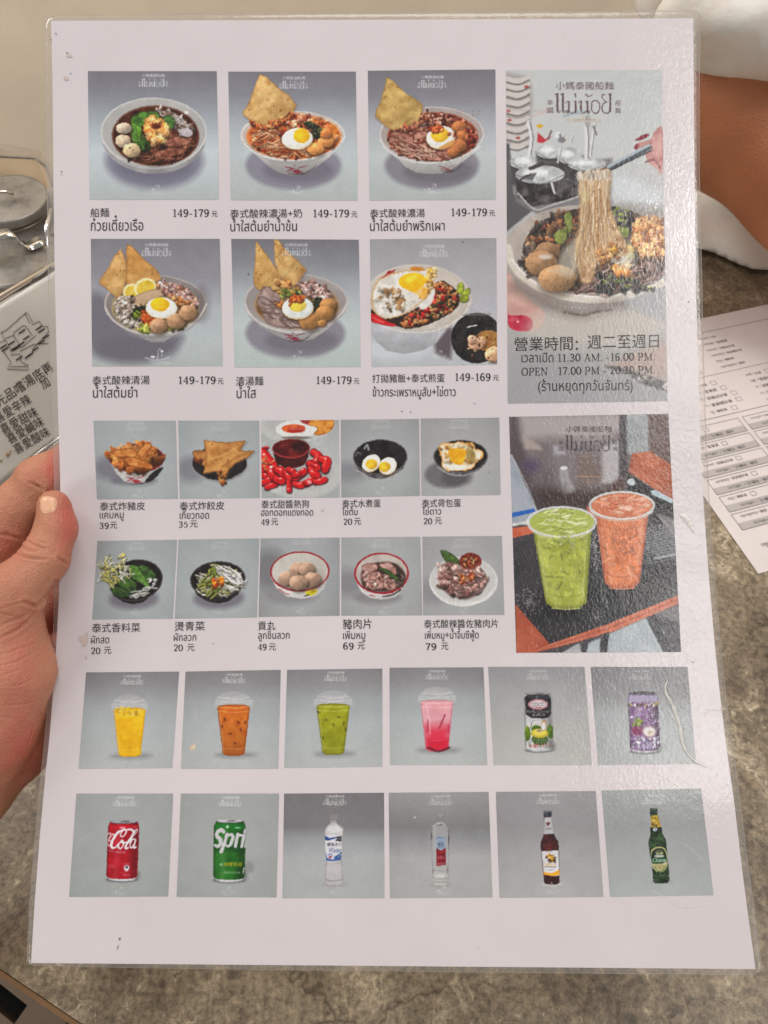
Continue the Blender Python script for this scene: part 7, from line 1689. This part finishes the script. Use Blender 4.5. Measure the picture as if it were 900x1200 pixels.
CAPS = [  # Chinese (text, x0, x1, top, foot), Thai (text, x0, x1, foot, x height), price digits (text, x0, x1, foot, height), sign for the coin (x0, x1, top, foot)
 (("船麵", 106, 128, 244, 254.6), ("ก๋วยเตี๋ยวเรือ", 106.4, 168, 270.4, 260.6), ("149-179", 203, 245, 254.2, 8.8), (248, 255, 247.4, 254.2)),
 (("泰式酸辣濃湯+奶", 269.8, 354, 245, 255.4), ("น้ำใสต้มยำน้ำข้น", 270, 348, 271, 262), ("149-179", 367.3, 409.2, 254.6, 8.8), (411.7, 418.7, 248, 254.8)),
 (("泰式酸辣濃湯", 433.6, 497.8, 244.8, 255), ("น้ำใสต้มยำพริกเผา", 433.6, 521, 270.4, 261.4), ("149-179", 529, 570.7, 253.3, 8.8), (573, 580, 246.6, 253.4)),
 (("泰式酸辣清湯", 108.5, 175.4, 440.3, 450.8), ("น้ำใสต้มยำ", 109, 161, 466, 456.8), ("149-179", 209.6, 252.8, 450, 8.8), (255, 262, 443.6, 450.2)),
 (("清湯麵", 276.5, 308.6, 441.2, 451.8), ("น้ำใส", 277.4, 300, 466.5, 457.2), ("149-179", 371, 412, 450, 8.8), (414.5, 421, 443.4, 450)),
 (("打拋豬飯+泰式煎蛋", 436.3, 521, 438.2, 448.4), ("ข้าวกระเพราหมูสับ+ไข่ดาว", 436.7, 534, 464.4, 456.4), ("149-169", 533.6, 574.8, 446.4, 8.8), (577.6, 584.6, 439.4, 446)),
 (("泰式炸豬皮", 117.3, 170, 588.2, 598), ("แคบหมู", 117, 145, 607.3, 600.6), ("39", 116.7, 127.8, 619.6, 7), (129.3, 137.3, 611.6, 619.4)),
 (("泰式炸餃皮", 210.7, 262.9, 587.8, 597.6), ("เกี๊ยวทอด", 210.7, 245, 608, 601.2), ("35", 209.8, 220, 618.2, 7), (222.7, 231.5, 610, 618)),
 (("泰式甜醬熱狗", 306.4, 362, 586, 595.6), ("ฮอทดอกแดงทอด", 306, 367, 604.4, 598), ("49", 306, 315.5, 615.4, 7), (318, 326, 607.6, 615.4)),
 (("泰式水煮蛋", 401, 446, 585.4, 594.8), ("ไข่ต้ม", 401, 419, 603.7, 597.6), ("20", 402.7, 412.8, 615, 7), (415, 423, 607, 615)),
 (("泰式荷包蛋", 494.5, 540, 584.8, 594.4), ("ไข่ดาว", 495, 517, 603, 597), ("20", 496.6, 506.5, 614.4, 7), (509.5, 517.5, 606.4, 614.2)),
 (("泰式香料菜", 108, 164.4, 730.2, 741), ("ผักสด", 106.7, 128, 754, 747.2), ("20", 107, 117.8, 766.5, 7.4), (122, 130.5, 758, 766.2)),
 (("燙青菜", 204.7, 240, 728.3, 739.2), ("ผักลวก", 203.6, 230, 751, 744.2), ("20", 204, 214.4, 763, 7.4), (219.4, 228, 754.6, 762.8)),
 (("貢丸", 302.5, 322.8, 727.8, 738.4), ("ลูกชิ้นลวก", 302.6, 339.3, 748.6, 741.8), ("49", 302.3, 312.5, 762, 7.4), (315, 323.4, 754, 762)),
 (("豬肉片", 401.7, 435.5, 725.2, 737), ("เพิ่มหมู", 402, 428, 748.8, 741.6), ("69", 402, 414.5, 761.2, 8), (419, 427.4, 752.6, 761)),
 (("泰式酸辣醬佐豬肉片", 496.9, 583.7, 725.8, 735.8), ("เพิ่มหมู+น้ำจิ้มซีฟู้ด", 497.8, 560.8, 748.4, 741.6), ("79", 499, 511.3, 761.8, 8), (517, 525.3, 753.2, 761.4)),
]
for a, b, d_, e in CAPS:
    mb = MB(); cjk(mb, *a, dy=.6); thai(mb, *b, dy=.4); dig(mb, *d_); cjk(mb, "元", *e)
    mb.build("caption", M_TEXT, menu)
hb = MB()
cjk(hb, "營業時間", 602.5, 671, 394.6, 411, 1.2); cjk(hb, "：", 674.5, 677.5, 399.5, 410, 0); cjk(hb, "週二至週日", 688.5, 772, 392.6, 408.2, 1.4)
thai(hb, "เวลาเปิด", 611, 648.5, 424.5, 416); dig(hb, "11.30 AM. -16.00 PM.", 654, 767, 423.2, 9, 1.6)
dig(hb, "OPEN", 611, 641.6, 440, 9, .6); dig(hb, "17.00 PM - 20.30 PM.", 654.6, 767, 438.6, 9, 1.6); thai(hb, "(ร้านหยุดทุกวันจันทร์)", 630.6, 741.4, 457.8, 448.6, 1)
hb.build("opening_hours", M_TEXT, menu)

# creases and specks in the film
M_CREASE = N("creased_film"); M_CREASE.set(Roughness=.16); M_CREASE.b.inputs['Base Color'].default_value = (.9, .88, .83, 1)
_t = M_CREASE.n('ShaderNodeBsdfTransparent'); _m = M_CREASE.n('ShaderNodeMixShader'); _m.inputs[0].default_value = .85; M_CREASE.l(_t.outputs[0], _m.inputs[1]); M_CREASE.l(M_CREASE.b.outputs[0], _m.inputs[2]); M_CREASE.l(_m.outputs[0], M_CREASE.out.inputs[0]); M_CREASE = M_CREASE.m


M_FAINT = M_CREASE.copy(); M_FAINT.name = 'faint_crease'; [n_ for n_ in M_FAINT.node_tree.nodes if n_.type == 'MIX_SHADER'][0].inputs[0].default_value = .3


def crease(pts, wid, hgt):
    p = catmull(pts, 10); t = np.gradient(p, axis=0); t /= np.linalg.norm(t, axis=1)[:, None]; n = np.stack([-t[:, 1], t[:, 0]], 1); L = np.linspace(0, 1, len(p)); tap = np.sin(np.pi * np.clip(L, .02, .98)) ** .6
    prof = [(-1, 0), (-.55, .35), (-.15, .95), (.15, 1), (.5, .55), (1, 0)]; V = []
    wob = 1 + .18 * np.sin(L * 37) + .12 * np.sin(L * 71 + 1)
    for a, b in prof: q = p + n * (a * wid / 2 * tap * wob)[:, None]; V.append(S(q[:, 0], q[:, 1], .00028 + b * hgt * tap * wob))
    m_ = len(p); f = grid_faces(len(prof), m_); mesh_obj("film_crease", np.vstack(V), f, M_CREASE if wid > 3 else M_FAINT, menu)


z = lambda *q: [(740 + x / 5.625, 760 + y / 5.625) for x, y in q]
crease(z((238, 205), (222, 250), (228, 300), (262, 360), (290, 430), (318, 520), (328, 590), (345, 650), (380, 710), (430, 752), (495, 785)), 3.7, .0011)
crease([(661, 862), (668, 868), (674, 880), (678, 895), (681, 912)], 2.6, .0005); crease([(828, 831), (838, 831.5), (848, 831), (853, 831)], 2.0, .0006)
crease([(796, 603), (802, 606), (808, 613), (814, 625)], 6.5, .0006)
crease([(764, 904), (790, 918), (806, 930), (822, 941)], 1.2, .0002)
crease([(760, 1040), (775, 1050), (800, 1062), (832, 1058)], 1.3, .0002); crease([(795, 985), (815, 1000), (830, 1017)], 1.2, .0002); pass


def specks(L, mat):
    for X, Y, rx, ry, a in L:
        mb = MB()
        t = np.linspace(0, 2 * np.pi, 9)[:-1]; ca, sa = math.cos(a), math.sin(a); rr_ = random.Random(int(X * 7 + Y)); k = np.array([rr_.uniform(.6, 1.2) for _ in t])
        x = rx * np.cos(t) * k; y = ry * np.sin(t) * k; mb.add(S(X + x * ca - y * sa, Y + x * sa + y * ca, .0003), [tuple(range(8))])
        mb.build("speck", mat, menu)


specks([(140.5, 1100, .8, 2.2, .4), (138.2, 1110, .5, 3, .3), (72.5, 201.5, .8, 1.2, 0), (72.3, 205, .5, .8, 0), (83, 86.5, 1.0, .8, .4), (79, 62.5, 2.2, .8, 0), (60, 47, .9, 1, .3), (66, 40, .4, 2, -.6), (812, 776, 1.6, .7, .2), (807, 354, .8, .8, 0), (481, 483, .8, .8, .3), (556, 473, .7, .7, 0), (250, 754, .7, .7, 0), (471, 482, .8, .9, 0), (660, 40, .6, .5, 0), (300, 1090, .6, .5, 0), (560, 1110, .6, .5, 0)], M_SPECK)
M_STAIN = print_mat("faint_stain", colr=tuple(np.array(alb((190, 172, 166))[:3]) * .88))
specks([(99, 751, 4, 6, .3), (95, 748, 3, 4, .8), (102, 744, 2, 3, 0), (101, 770, 1.4, 2, 0), (82, 66, 4, 1.6, .1), (78, 92, 3, 2, .5), (378, 598, 2, 1.4, 0)], M_STAIN)
# ------------------------------------------------------------------ people
def skin_mat(name, base, pink, wob=900, var=(.84, 1.12), sc=70):
    m = N(name); o = m.obj(); a = m.n('ShaderNodeAttribute'); a.attribute_name = "flush"
    t = m.noise(sc, 6, .7, o); t2 = m.noise(wob, 4, .6, o)
    b1 = m.mix(t.outputs[0], (*[x * var[0] for x in base[:3]], 1), (*[min(x * var[1], 1) for x in base[:3]], 1))
    b2 = m.mix(a.outputs['Fac'], b1, pink); m.l(b2, m.b.inputs['Base Color'])
    m.set(Roughness=.48); m.b.inputs['Subsurface Weight'].default_value = .09; m.b.inputs['Subsurface Radius'].default_value = (.006, .0025, .0015); m.b.inputs['Subsurface Scale'].default_value = .6
    v = m.n('ShaderNodeTexVoronoi'); v.inputs['Scale'].default_value = wob * 1.3; m.l(o, v.inputs['Vector'])
    ad = m.n('ShaderNodeMath', operation='ADD'); m.l(v.outputs['Distance'], ad.inputs[0]); m.l(t2.outputs[0], ad.inputs[1]); m.bump(ad.outputs[0], .55, .0005)
    return m.m


def Q(X, Y, dd):
    """hand point: picture point, metres in front of (+) or behind (-) the sheet's depth there"""
    return unproj(X, Y, np.interp(np.clip(Y, 0, 1200), *DEP) - dd)


PX = .35 / F            # metres per picture point near the sheet
lo = np.array([-.36, -.02, .0]); h_ = .0015


def to_cam(P):
    v = P - CAM; d = v @ F_; return 450 + F * (v @ R_) / d, 600 - F * (v @ U_) / d, d


# work in camera space: x right, y up, z towards the camera
def c3(p):
    v = np.asarray(p, float) - CAM; return np.array([v @ R_, v @ U_, -(v @ F_)])


prim = [  # (point a, radius a, point b, radius b, blend), radii in picture points
    # thumb
    (Q(63.5, 594, .0098), 19.5, Q(66, 620, .0100), 22.5, 6), (Q(66, 620, .0100), 22.5, Q(53, 655, .0130), 25, 8), (Q(53, 655, .0130), 25, Q(18, 690, .0170), 29, 10), (Q(18, 690, .0170), 29, Q(-28, 728, .012), 38, 12),
    # ball of the thumb
    (Q(-12, 742, .006), 42, Q(10, 790, .004), 49, 20), (Q(10, 790, .004), 49, Q(-18, 850, .000), 52, 24), (Q(-18, 850, .0), 52, Q(-60, 930, -.012), 60, 30),
    (Q(16, 708, .0125), 31, Q(8, 765, .005), 44, 14),
    # heel of the hand, wrist, forearm
    (Q(10, 862, -.026), 53, Q(-36, 916, -.030), 54, 16), (Q(20, 800, -.036), 56, Q(8, 868, -.026), 52, 20), (Q(-50, 928, -.024), 50, Q(-125, 1020, -.035), 58, 30), (Q(-125, 1020, -.035), 58, Q(-350, 1250, -.03), 88, 30),
    # palm behind the sheet
    (Q(-10, 700, -.026), 46, Q(20, 800, -.034), 50, 24),
    # first finger: root, middle joint, then behind the sheet
    (Q(-38, 668, -.018), 44, Q(10, 612, -.018), 38, 14), (Q(10, 612, -.018), 37, Q(28, 590, -.017), 34, 7), (Q(46, 565, -.0165), 32.5, Q(90, 546, -.0155), 30, 6), (Q(90, 546, -.0155), 30, Q(165, 530, -.0135), 23, 10),
    # the other three fingers, behind the sheet
    (Q(-10, 690, -.030), 40, Q(60, 640, -.028), 33, 10), (Q(60, 640, -.028), 33, Q(140, 622, -.022), 30, 8), (Q(140, 622, -.022), 29, Q(205, 618, -.0145), 23, 8),
    (Q(10, 740, -.034), 40, Q(75, 705, -.030), 32, 10), (Q(75, 705, -.030), 32, Q(145, 690, -.023), 29, 8), (Q(145, 690, -.023), 28, Q(200, 686, -.0145), 22, 8),
    (Q(20, 800, -.034), 40, Q(78, 768, -.030), 29, 10), (Q(78, 768, -.030), 29, Q(130, 755, -.022), 26, 8), (Q(130, 755, -.022), 25, Q(172, 750, -.0145), 20, 8),
]
pc_ = [(c3(a), ra * PX, c3(b), rb * PX, k * PX) for a, ra, b, rb, k in prim]
allp = np.array([p for a, ra, b, rb, k in pc_ for p in (a, b)])
glo = np.array([-.265, -.215, -.43]); ghi = np.array([-.085, .045, -.295])
hh = .00125
ax_ = [np.arange(glo[i], ghi[i] + hh, hh) for i in range(3)]
G = np.stack(np.meshgrid(*ax_, indexing='ij'), -1).astype(np.float64)
val = np.full(G.shape[:3], 1.0)
for a, ra, b, rb, k in pc_:
    mrg = max(ra, rb) + .02
    l_ = np.minimum(a, b) - mrg; u_ = np.maximum(a, b) + mrg
    sl = tuple(slice(max(int((l_[i] - glo[i]) / hh), 0), max(min(int((u_[i] - glo[i]) / hh) + 2, G.shape[i]), 0)) for i in range(3))
    if any(s_.stop <= s_.start for s_ in sl): continue
    val[sl] = smin(val[sl], sd_cone(G[sl], a, b, ra, rb), k)
# folds of the skin, cut as shallow grooves where the picture shows them
dz = -G[..., 2]; gX = 450 + F * G[..., 0] / dz; gY = 600 - F * G[..., 1] / dz; gD = np.interp(gY, *DEP) - dz
e5 = lambda *q: [(x / 5.22, 530 + y / 5.22) for x, y in q]; e4 = lambda *q: [(x / 4.615, 740 + y / 4.615) for x, y in q]
FOLDS = [(e5((158, 540), (200, 558), (250, 582), (300, 592)), .0007, 2.0, 1), (e5((128, 572), (180, 600), (240, 606)), .0005, 1.8, 1), (e5((96, 618), (160, 640), (230, 652), (290, 655)), .0008, 2.0, 1), (e5((180, 520), (240, 545), (300, 560)), .0004, 1.6, 1), (e5((356, 648), (380, 664), (404, 684)), .0010, 2.2, 1),
         (e5((150, 915), (200, 934), (228, 936), (262, 905), (300, 860), (345, 790)), .0018, 2.6, 1), (e5((225, 945), (200, 1000), (140, 1060), (60, 1110), (0, 1135)), .0010, 2.2, 1), (e5((215, 935), (150, 1000), (70, 1030), (0, 1060)), .0006, 2.0, 1), (e5((0, 985), (60, 1000), (120, 1005)), .0004, 2, 1), (e5((0, 960), (90, 930), (160, 920)), .0004, 2, 1),
         (e4((0, 130), (80, 100), (200, 60)), .0005, 1.6, 1), (e4((0, 185), (90, 160), (220, 95)), .0004, 1.6, 1), (e4((0, 240), (120, 200)), .00035, 1.6, 1), (e4((0, 300), (120, 285), (200, 240)), .0003, 1.6, 1), (e4((0, 400), (120, 395), (180, 380)), .0003, 1.6, 1), (e4((0, 460), (100, 470)), .0003, 1.6, 1),
         (e5((185, 185), (225, 205), (262, 228)), .0012, 2.0, -1), (e5((0, 500), (60, 510), (130, 530)), .0012, 2.4, -1), (e5((20, 480), (70, 500)), .0005, 2, -1), (e4((150, 625), (170, 560), (190, 500)), .0004, 1.4, -1)]
val += .00035 * np.sin(G[..., 0] * 310 + np.sin(G[..., 1] * 170)) * np.sin(G[..., 1] * 270 + G[..., 2] * 200)
# keep the hand off the sheet: nothing passes through the paper
on = (gX > at(FLs, gY) - 0.0) & (gY > 10) & (gY < 1150)
val = np.where(on, np.maximum(val, .0014 - np.abs(gD)), val)
val[0], val[-1] = .01, .01; val[:, 0], val[:, -1] = .01, .01; val[:, :, 0], val[:, :, -1] = .01, .01
v, f = surfnet(val, glo, hh)
# drop loose crumbs: keep what hangs together with the largest piece
par = np.arange(len(v))
for _ in range(60):
    old = par.copy(); mnf = par[f].min(1)
    for k in range(4): np.minimum.at(par, f[:, k], mnf)
    par = par[par]
    if (old == par).all(): break
root = np.bincount(par, minlength=len(v)).argmax(); keep = par == root
remap = -np.ones(len(v), int); remap[keep] = np.arange(keep.sum()); f = remap[f[keep[f].all(1)]]; v = v[keep]
for _ in range(2):
    acc = np.zeros_like(v); n2 = np.zeros(len(v))
    for a, b in ((0, 1), (1, 2), (2, 3), (3, 0)):
        np.add.at(acc, f[:, a], v[f[:, b]]); np.add.at(acc, f[:, b], v[f[:, a]]); np.add.at(n2, f[:, a], 1); np.add.at(n2, f[:, b], 1)
    v = v * .5 + .5 * acc / n2[:, None]
W = CAM + v[:, :1] * R_ + v[:, 1:2] * U_ - v[:, 2:] * F_
M_SKIN = skin_mat("hand_skin", alb((184, 124, 96), 1.12), alb((186, 98, 82), 1.12))
hand = mesh_obj("person", W, f, M_SKIN)
sb = hand.modifiers.new('fine', 'SUBSURF'); sb.levels = 1; sb.subdivision_type = 'CATMULL_CLARK'
bpy.context.view_layer.update()
hm = bpy.data.meshes.new_from_object(hand.evaluated_get(bpy.context.evaluated_depsgraph_get())); hand.modifiers.clear(); hand.data = hm; hm.name = "person"
nvh = len(hm.vertices); W = np.zeros(nvh * 3); hm.vertices.foreach_get('co', W); W = W.reshape(-1, 3); NN = np.zeros(nvh * 3); hm.vertices.foreach_get('normal', NN); NN = NN.reshape(-1, 3)
hX, hY, hD = to_cam(W); gap = np.interp(hY, *DEP) - hD; seen = ((NN * (W - CAM)).sum(1) < 0)
off = np.zeros(nvh)
for pts, dep, wd, side in FOLDS:
    p = catmull(pts, 5); x0, y0 = p.min(0) - 10; x1, y1 = p.max(0) + 10
    m_ = (hX > x0) & (hX < x1) & (hY > y0) & (hY < y1) & seen & ((gap > -.002) if side > 0 else (gap > -.03))
    if not m_.any(): continue
    qx, qy = hX[m_], hY[m_]; dd = np.full(qx.shape, 1e9); tt = np.zeros(qx.shape); n_seg = len(p) - 1
    for k, ((ax0, ay0), (bx0, by0)) in enumerate(zip(p[:-1], p[1:])):
        ex, ey = bx0 - ax0, by0 - ay0; t = np.clip(((qx - ax0) * ex + (qy - ay0) * ey) / (ex * ex + ey * ey + 1e-9), 0, 1); d_ = np.hypot(qx - ax0 - t * ex, qy - ay0 - t * ey); b_ = d_ < dd; dd = np.where(b_, d_, dd); tt = np.where(b_, (k + t) / n_seg, tt)
    off[m_] -= dep * 1.15 * np.exp(-(dd / (wd * .62)) ** 2) * np.sin(np.pi * np.clip(tt, .08, .92)) ** .7 - dep * .25 * np.exp(-((dd - wd * 1.8) / (wd * .9)) ** 2)
# faint crossing lines all over the palm side
off += seen * (nz(hX * .8 + hY * .5, hY * .25 - hX * .1, 2.2, 2, 2) * .00006 + nz(hX, hY, 6, 1, 3) * .00009)
W = W + NN * off[:, None]; hm.vertices.foreach_set('co', W.ravel()); hm.update()
hm.polygons.foreach_set('use_smooth', np.ones(len(hm.polygons), bool))
f = [tuple(q.vertices) for q in hm.polygons]
fl_ = np.clip(np.exp(-((hX - 80) / 16) ** 2 - ((hY - 610) / 45) ** 2) * 1.1 + np.exp(-((hX - 22) / 26) ** 2 - ((hY - 780) / 70) ** 2) * .55 + np.exp(-((hX - 30) / 40) ** 2 - ((hY - 880) / 40) ** 2) * .9 + np.exp(-((hX - 5) / 25) ** 2 - ((hY - 640) / 25) ** 2) * .6 + np.exp(-((hX - 60) / 25) ** 2 - ((hY - 552) / 16) ** 2) * .5 + (hX > 55) * (hD > np.interp(hY, *DEP)) * .5 + .12 * np.sin(hX * .21) * np.sin(hY * .17), 0, 1)
at_ = hand.data.attributes.new("flush", 'FLOAT', 'POINT'); at_.data.foreach_set('value', fl_.astype(np.float32))
tag(hand, "bare left hand at the menu's left edge, thumb lying over its front and fingers behind", "person")

# thumb nail: laid on the thumb
bv = BVHTree.FromPolygons([Vector(p) for p in W], f)
NQ = np.array([(46.3, 580.2), (68.2, 582.5), (66.2, 600.5), (46.5, 602.5)])
M_NAIL = N("fingernail"); M_NAIL.set(Roughness=.28); M_NAIL.b.inputs['Base Color'].default_value = alb((206, 158, 128), 1.3); M_NAIL.b.inputs['Subsurface Weight'].default_value = .1; M_NAIL.b.inputs['Subsurface Radius'].default_value = (.003, .001, .0006); M_NAIL = M_NAIL.m
n = 22; u, t = np.meshgrid(np.linspace(-1, 1, n), np.linspace(-1, 1, n), indexing='ij')
# square to rounded square
pw = 3.2; rr2 = (np.abs(u) ** pw + np.abs(t) ** pw) ** (1 / pw); mx_ = np.maximum(np.abs(u), np.abs(t)); sc_ = np.where(rr2 > 0, mx_ / np.maximum(rr2, 1e-6), 1); us2, ts2 = u * sc_ * .5 + .5, t * sc_ * .5 + .5
nx = (NQ[0][0] * (1 - us2) + NQ[1][0] * us2) * (1 - ts2) + (NQ[3][0] * (1 - us2) + NQ[2][0] * us2) * ts2; ny = (NQ[0][1] * (1 - us2) + NQ[1][1] * us2) * (1 - ts2) + (NQ[3][1] * (1 - us2) + NQ[2][1] * us2) * ts2
NV = []; ok_ = True
for x, y, q in zip(nx.ravel(), ny.ravel(), np.maximum(np.abs(u), np.abs(t)).ravel()):
    d = F_ + (x - 450) / F * R_ + (600 - y) / F * U_; loc, nor, _, _ = bv.ray_cast(Vector(CAM), Vector(d))
    if loc is None: loc = Vector(Q(x, y, .016)); nor = Vector(-F_)
    if nor.dot(Vector(d)) > 0: nor = -nor
    NV.append(np.array(loc) + np.array(nor) * (.00055 * (1 - q ** 6) - .00012 * q ** 6))
mesh_obj("fingernail", NV, grid_faces(n, n), M_NAIL, hand)


# ---- the guest across the table: arm out of a white short sleeve
M_ARM = skin_mat("arm_skin", alb((164, 106, 72), 1.7), alb((138, 82, 56), 1.7), 500, (.62, 1.22), 16)
M_SHIRT = N("white_cotton"); _o = M_SHIRT.obj(); _a = M_SHIRT.noise(30, 4, .6, _o); _w = M_SHIRT.n('ShaderNodeTexWave'); _w.inputs['Scale'].default_value = 300; M_SHIRT.l(_o, _w.inputs['Vector'])
_r = M_SHIRT.ramp(_a.outputs[0], [(.3, alb((208, 198, 188))[:3]), (.7, alb((224, 214, 205))[:3])]); M_SHIRT.l(_r.outputs[0], M_SHIRT.b.inputs['Base Color']); M_SHIRT.set(Roughness=.85); M_SHIRT.bump(_a.outputs[0], .5, .004); M_SHIRT = M_SHIRT.m
A = lambda X, Y, d: unproj(X, Y, d)


def field_mesh(name, prims, lo, hi, h, mat, disp=None, parent=None):
    ax = [np.arange(lo[i], hi[i] + h, h) for i in range(3)]; G = np.stack(np.meshgrid(*ax, indexing='ij'), -1); val = np.full(G.shape[:3], 1.0)
    for a, ra, b, rb, k in prims: val = smin(val, sd_cone(G, a, b, ra, rb), k)
    if disp: val = val + disp(G)
    for ax_ in range(3):
        s0 = [slice(None)] * 3; s0[ax_] = 0; s1 = [slice(None)] * 3; s1[ax_] = -1; val[tuple(s0)] = np.maximum(val[tuple(s0)], .01); val[tuple(s1)] = np.maximum(val[tuple(s1)], .01)
    v, f = surfnet(val, np.array(lo), h); return mesh_obj(name, v, f, mat, parent)


da = .62
sh_ = A(915, 42, .70); p0 = A(863, 114, .632); p1 = A(985, 212, .60); p2 = A(1120, 330, .60)
rA = 93 * .63 / F
arm = field_mesh("person", [(sh_, rA * 1.05, p0, rA * 1.02, .02), (p0, rA * 1.02, p1, rA * .93, .02), (p1, rA * .93, p2, rA * .72, .03), (p2, rA * .72, A(1200, 250, .55), .035, .03), (A(1200, 250, .55), .035, A(1240, 160, .5), .03, .02),
                            (sh_, .05, A(930, -40, .80), .05, .03), (A(930, -40, .80), .06, A(940, 60, .86), .10, .05), (A(930, 60, .86), .12, A(930, 260, .84), .12, .05), (A(960, -120, .84), .05, A(960, -240, .82), .05, .03), (A(960, -290, .82), .085, A(960, -350, .82), .09, .03)], (.18, .2, .02), (.78, .92, .92), .007, M_ARM)
tag(arm, "guest across the table with a bare tanned arm coming out of a white short sleeve", "person")
at_ = arm.data.attributes.new("flush", 'FLOAT', 'POINT'); ws = np.zeros(len(arm.data.vertices) * 3); arm.data.vertices.foreach_get('co', ws); ws = ws.reshape(-1, 3); aX, aY, aD = to_cam(ws)
at_.data.foreach_set('value', np.clip(.25 + .5 * np.exp(-((aX - 880) / 50) ** 2 - ((aY - 240) / 50) ** 2) + .2 * np.sin(aX * .06) * np.sin(aY * .05), 0, 1).astype(np.float32))


def folds(G):
    x, y, z = G[..., 0], G[..., 1], G[..., 2]
    return .0045 * np.sin(x * 30 + z * 75 + 2 * np.sin(y * 30)) + .003 * np.sin(x * 85 - z * 90 + 1.5 * np.sin(z * 40))


sl_a = A(838, 40, .66); sl_b = A(850, 46, .645)
shirt = field_mesh("shirt", [(A(862, 2, .56), .0497, A(1000, 30, .56), .052, .02), (A(780, 272, .80), .036, A(1000, 292, .78), .036, .03), (A(1000, 30, .56), .052, A(960, -40, .78), .10, .05), (sh_, .05, A(880, -60, .80), .10, .05), (A(880, -60, .80), .105, A(930, 60, .86), .135, .05), (A(930, 60, .86), .135, A(925, 235, .815), .125, .05), (A(925, 235, .815), .105, A(900, 262, .80), .07, .04), (A(1040, -40, .9), .10, A(1040, 200, .88), .13, .06)], (.18, .3, .0), (.85, 1.1, .85), .008, M_SHIRT, folds, arm)
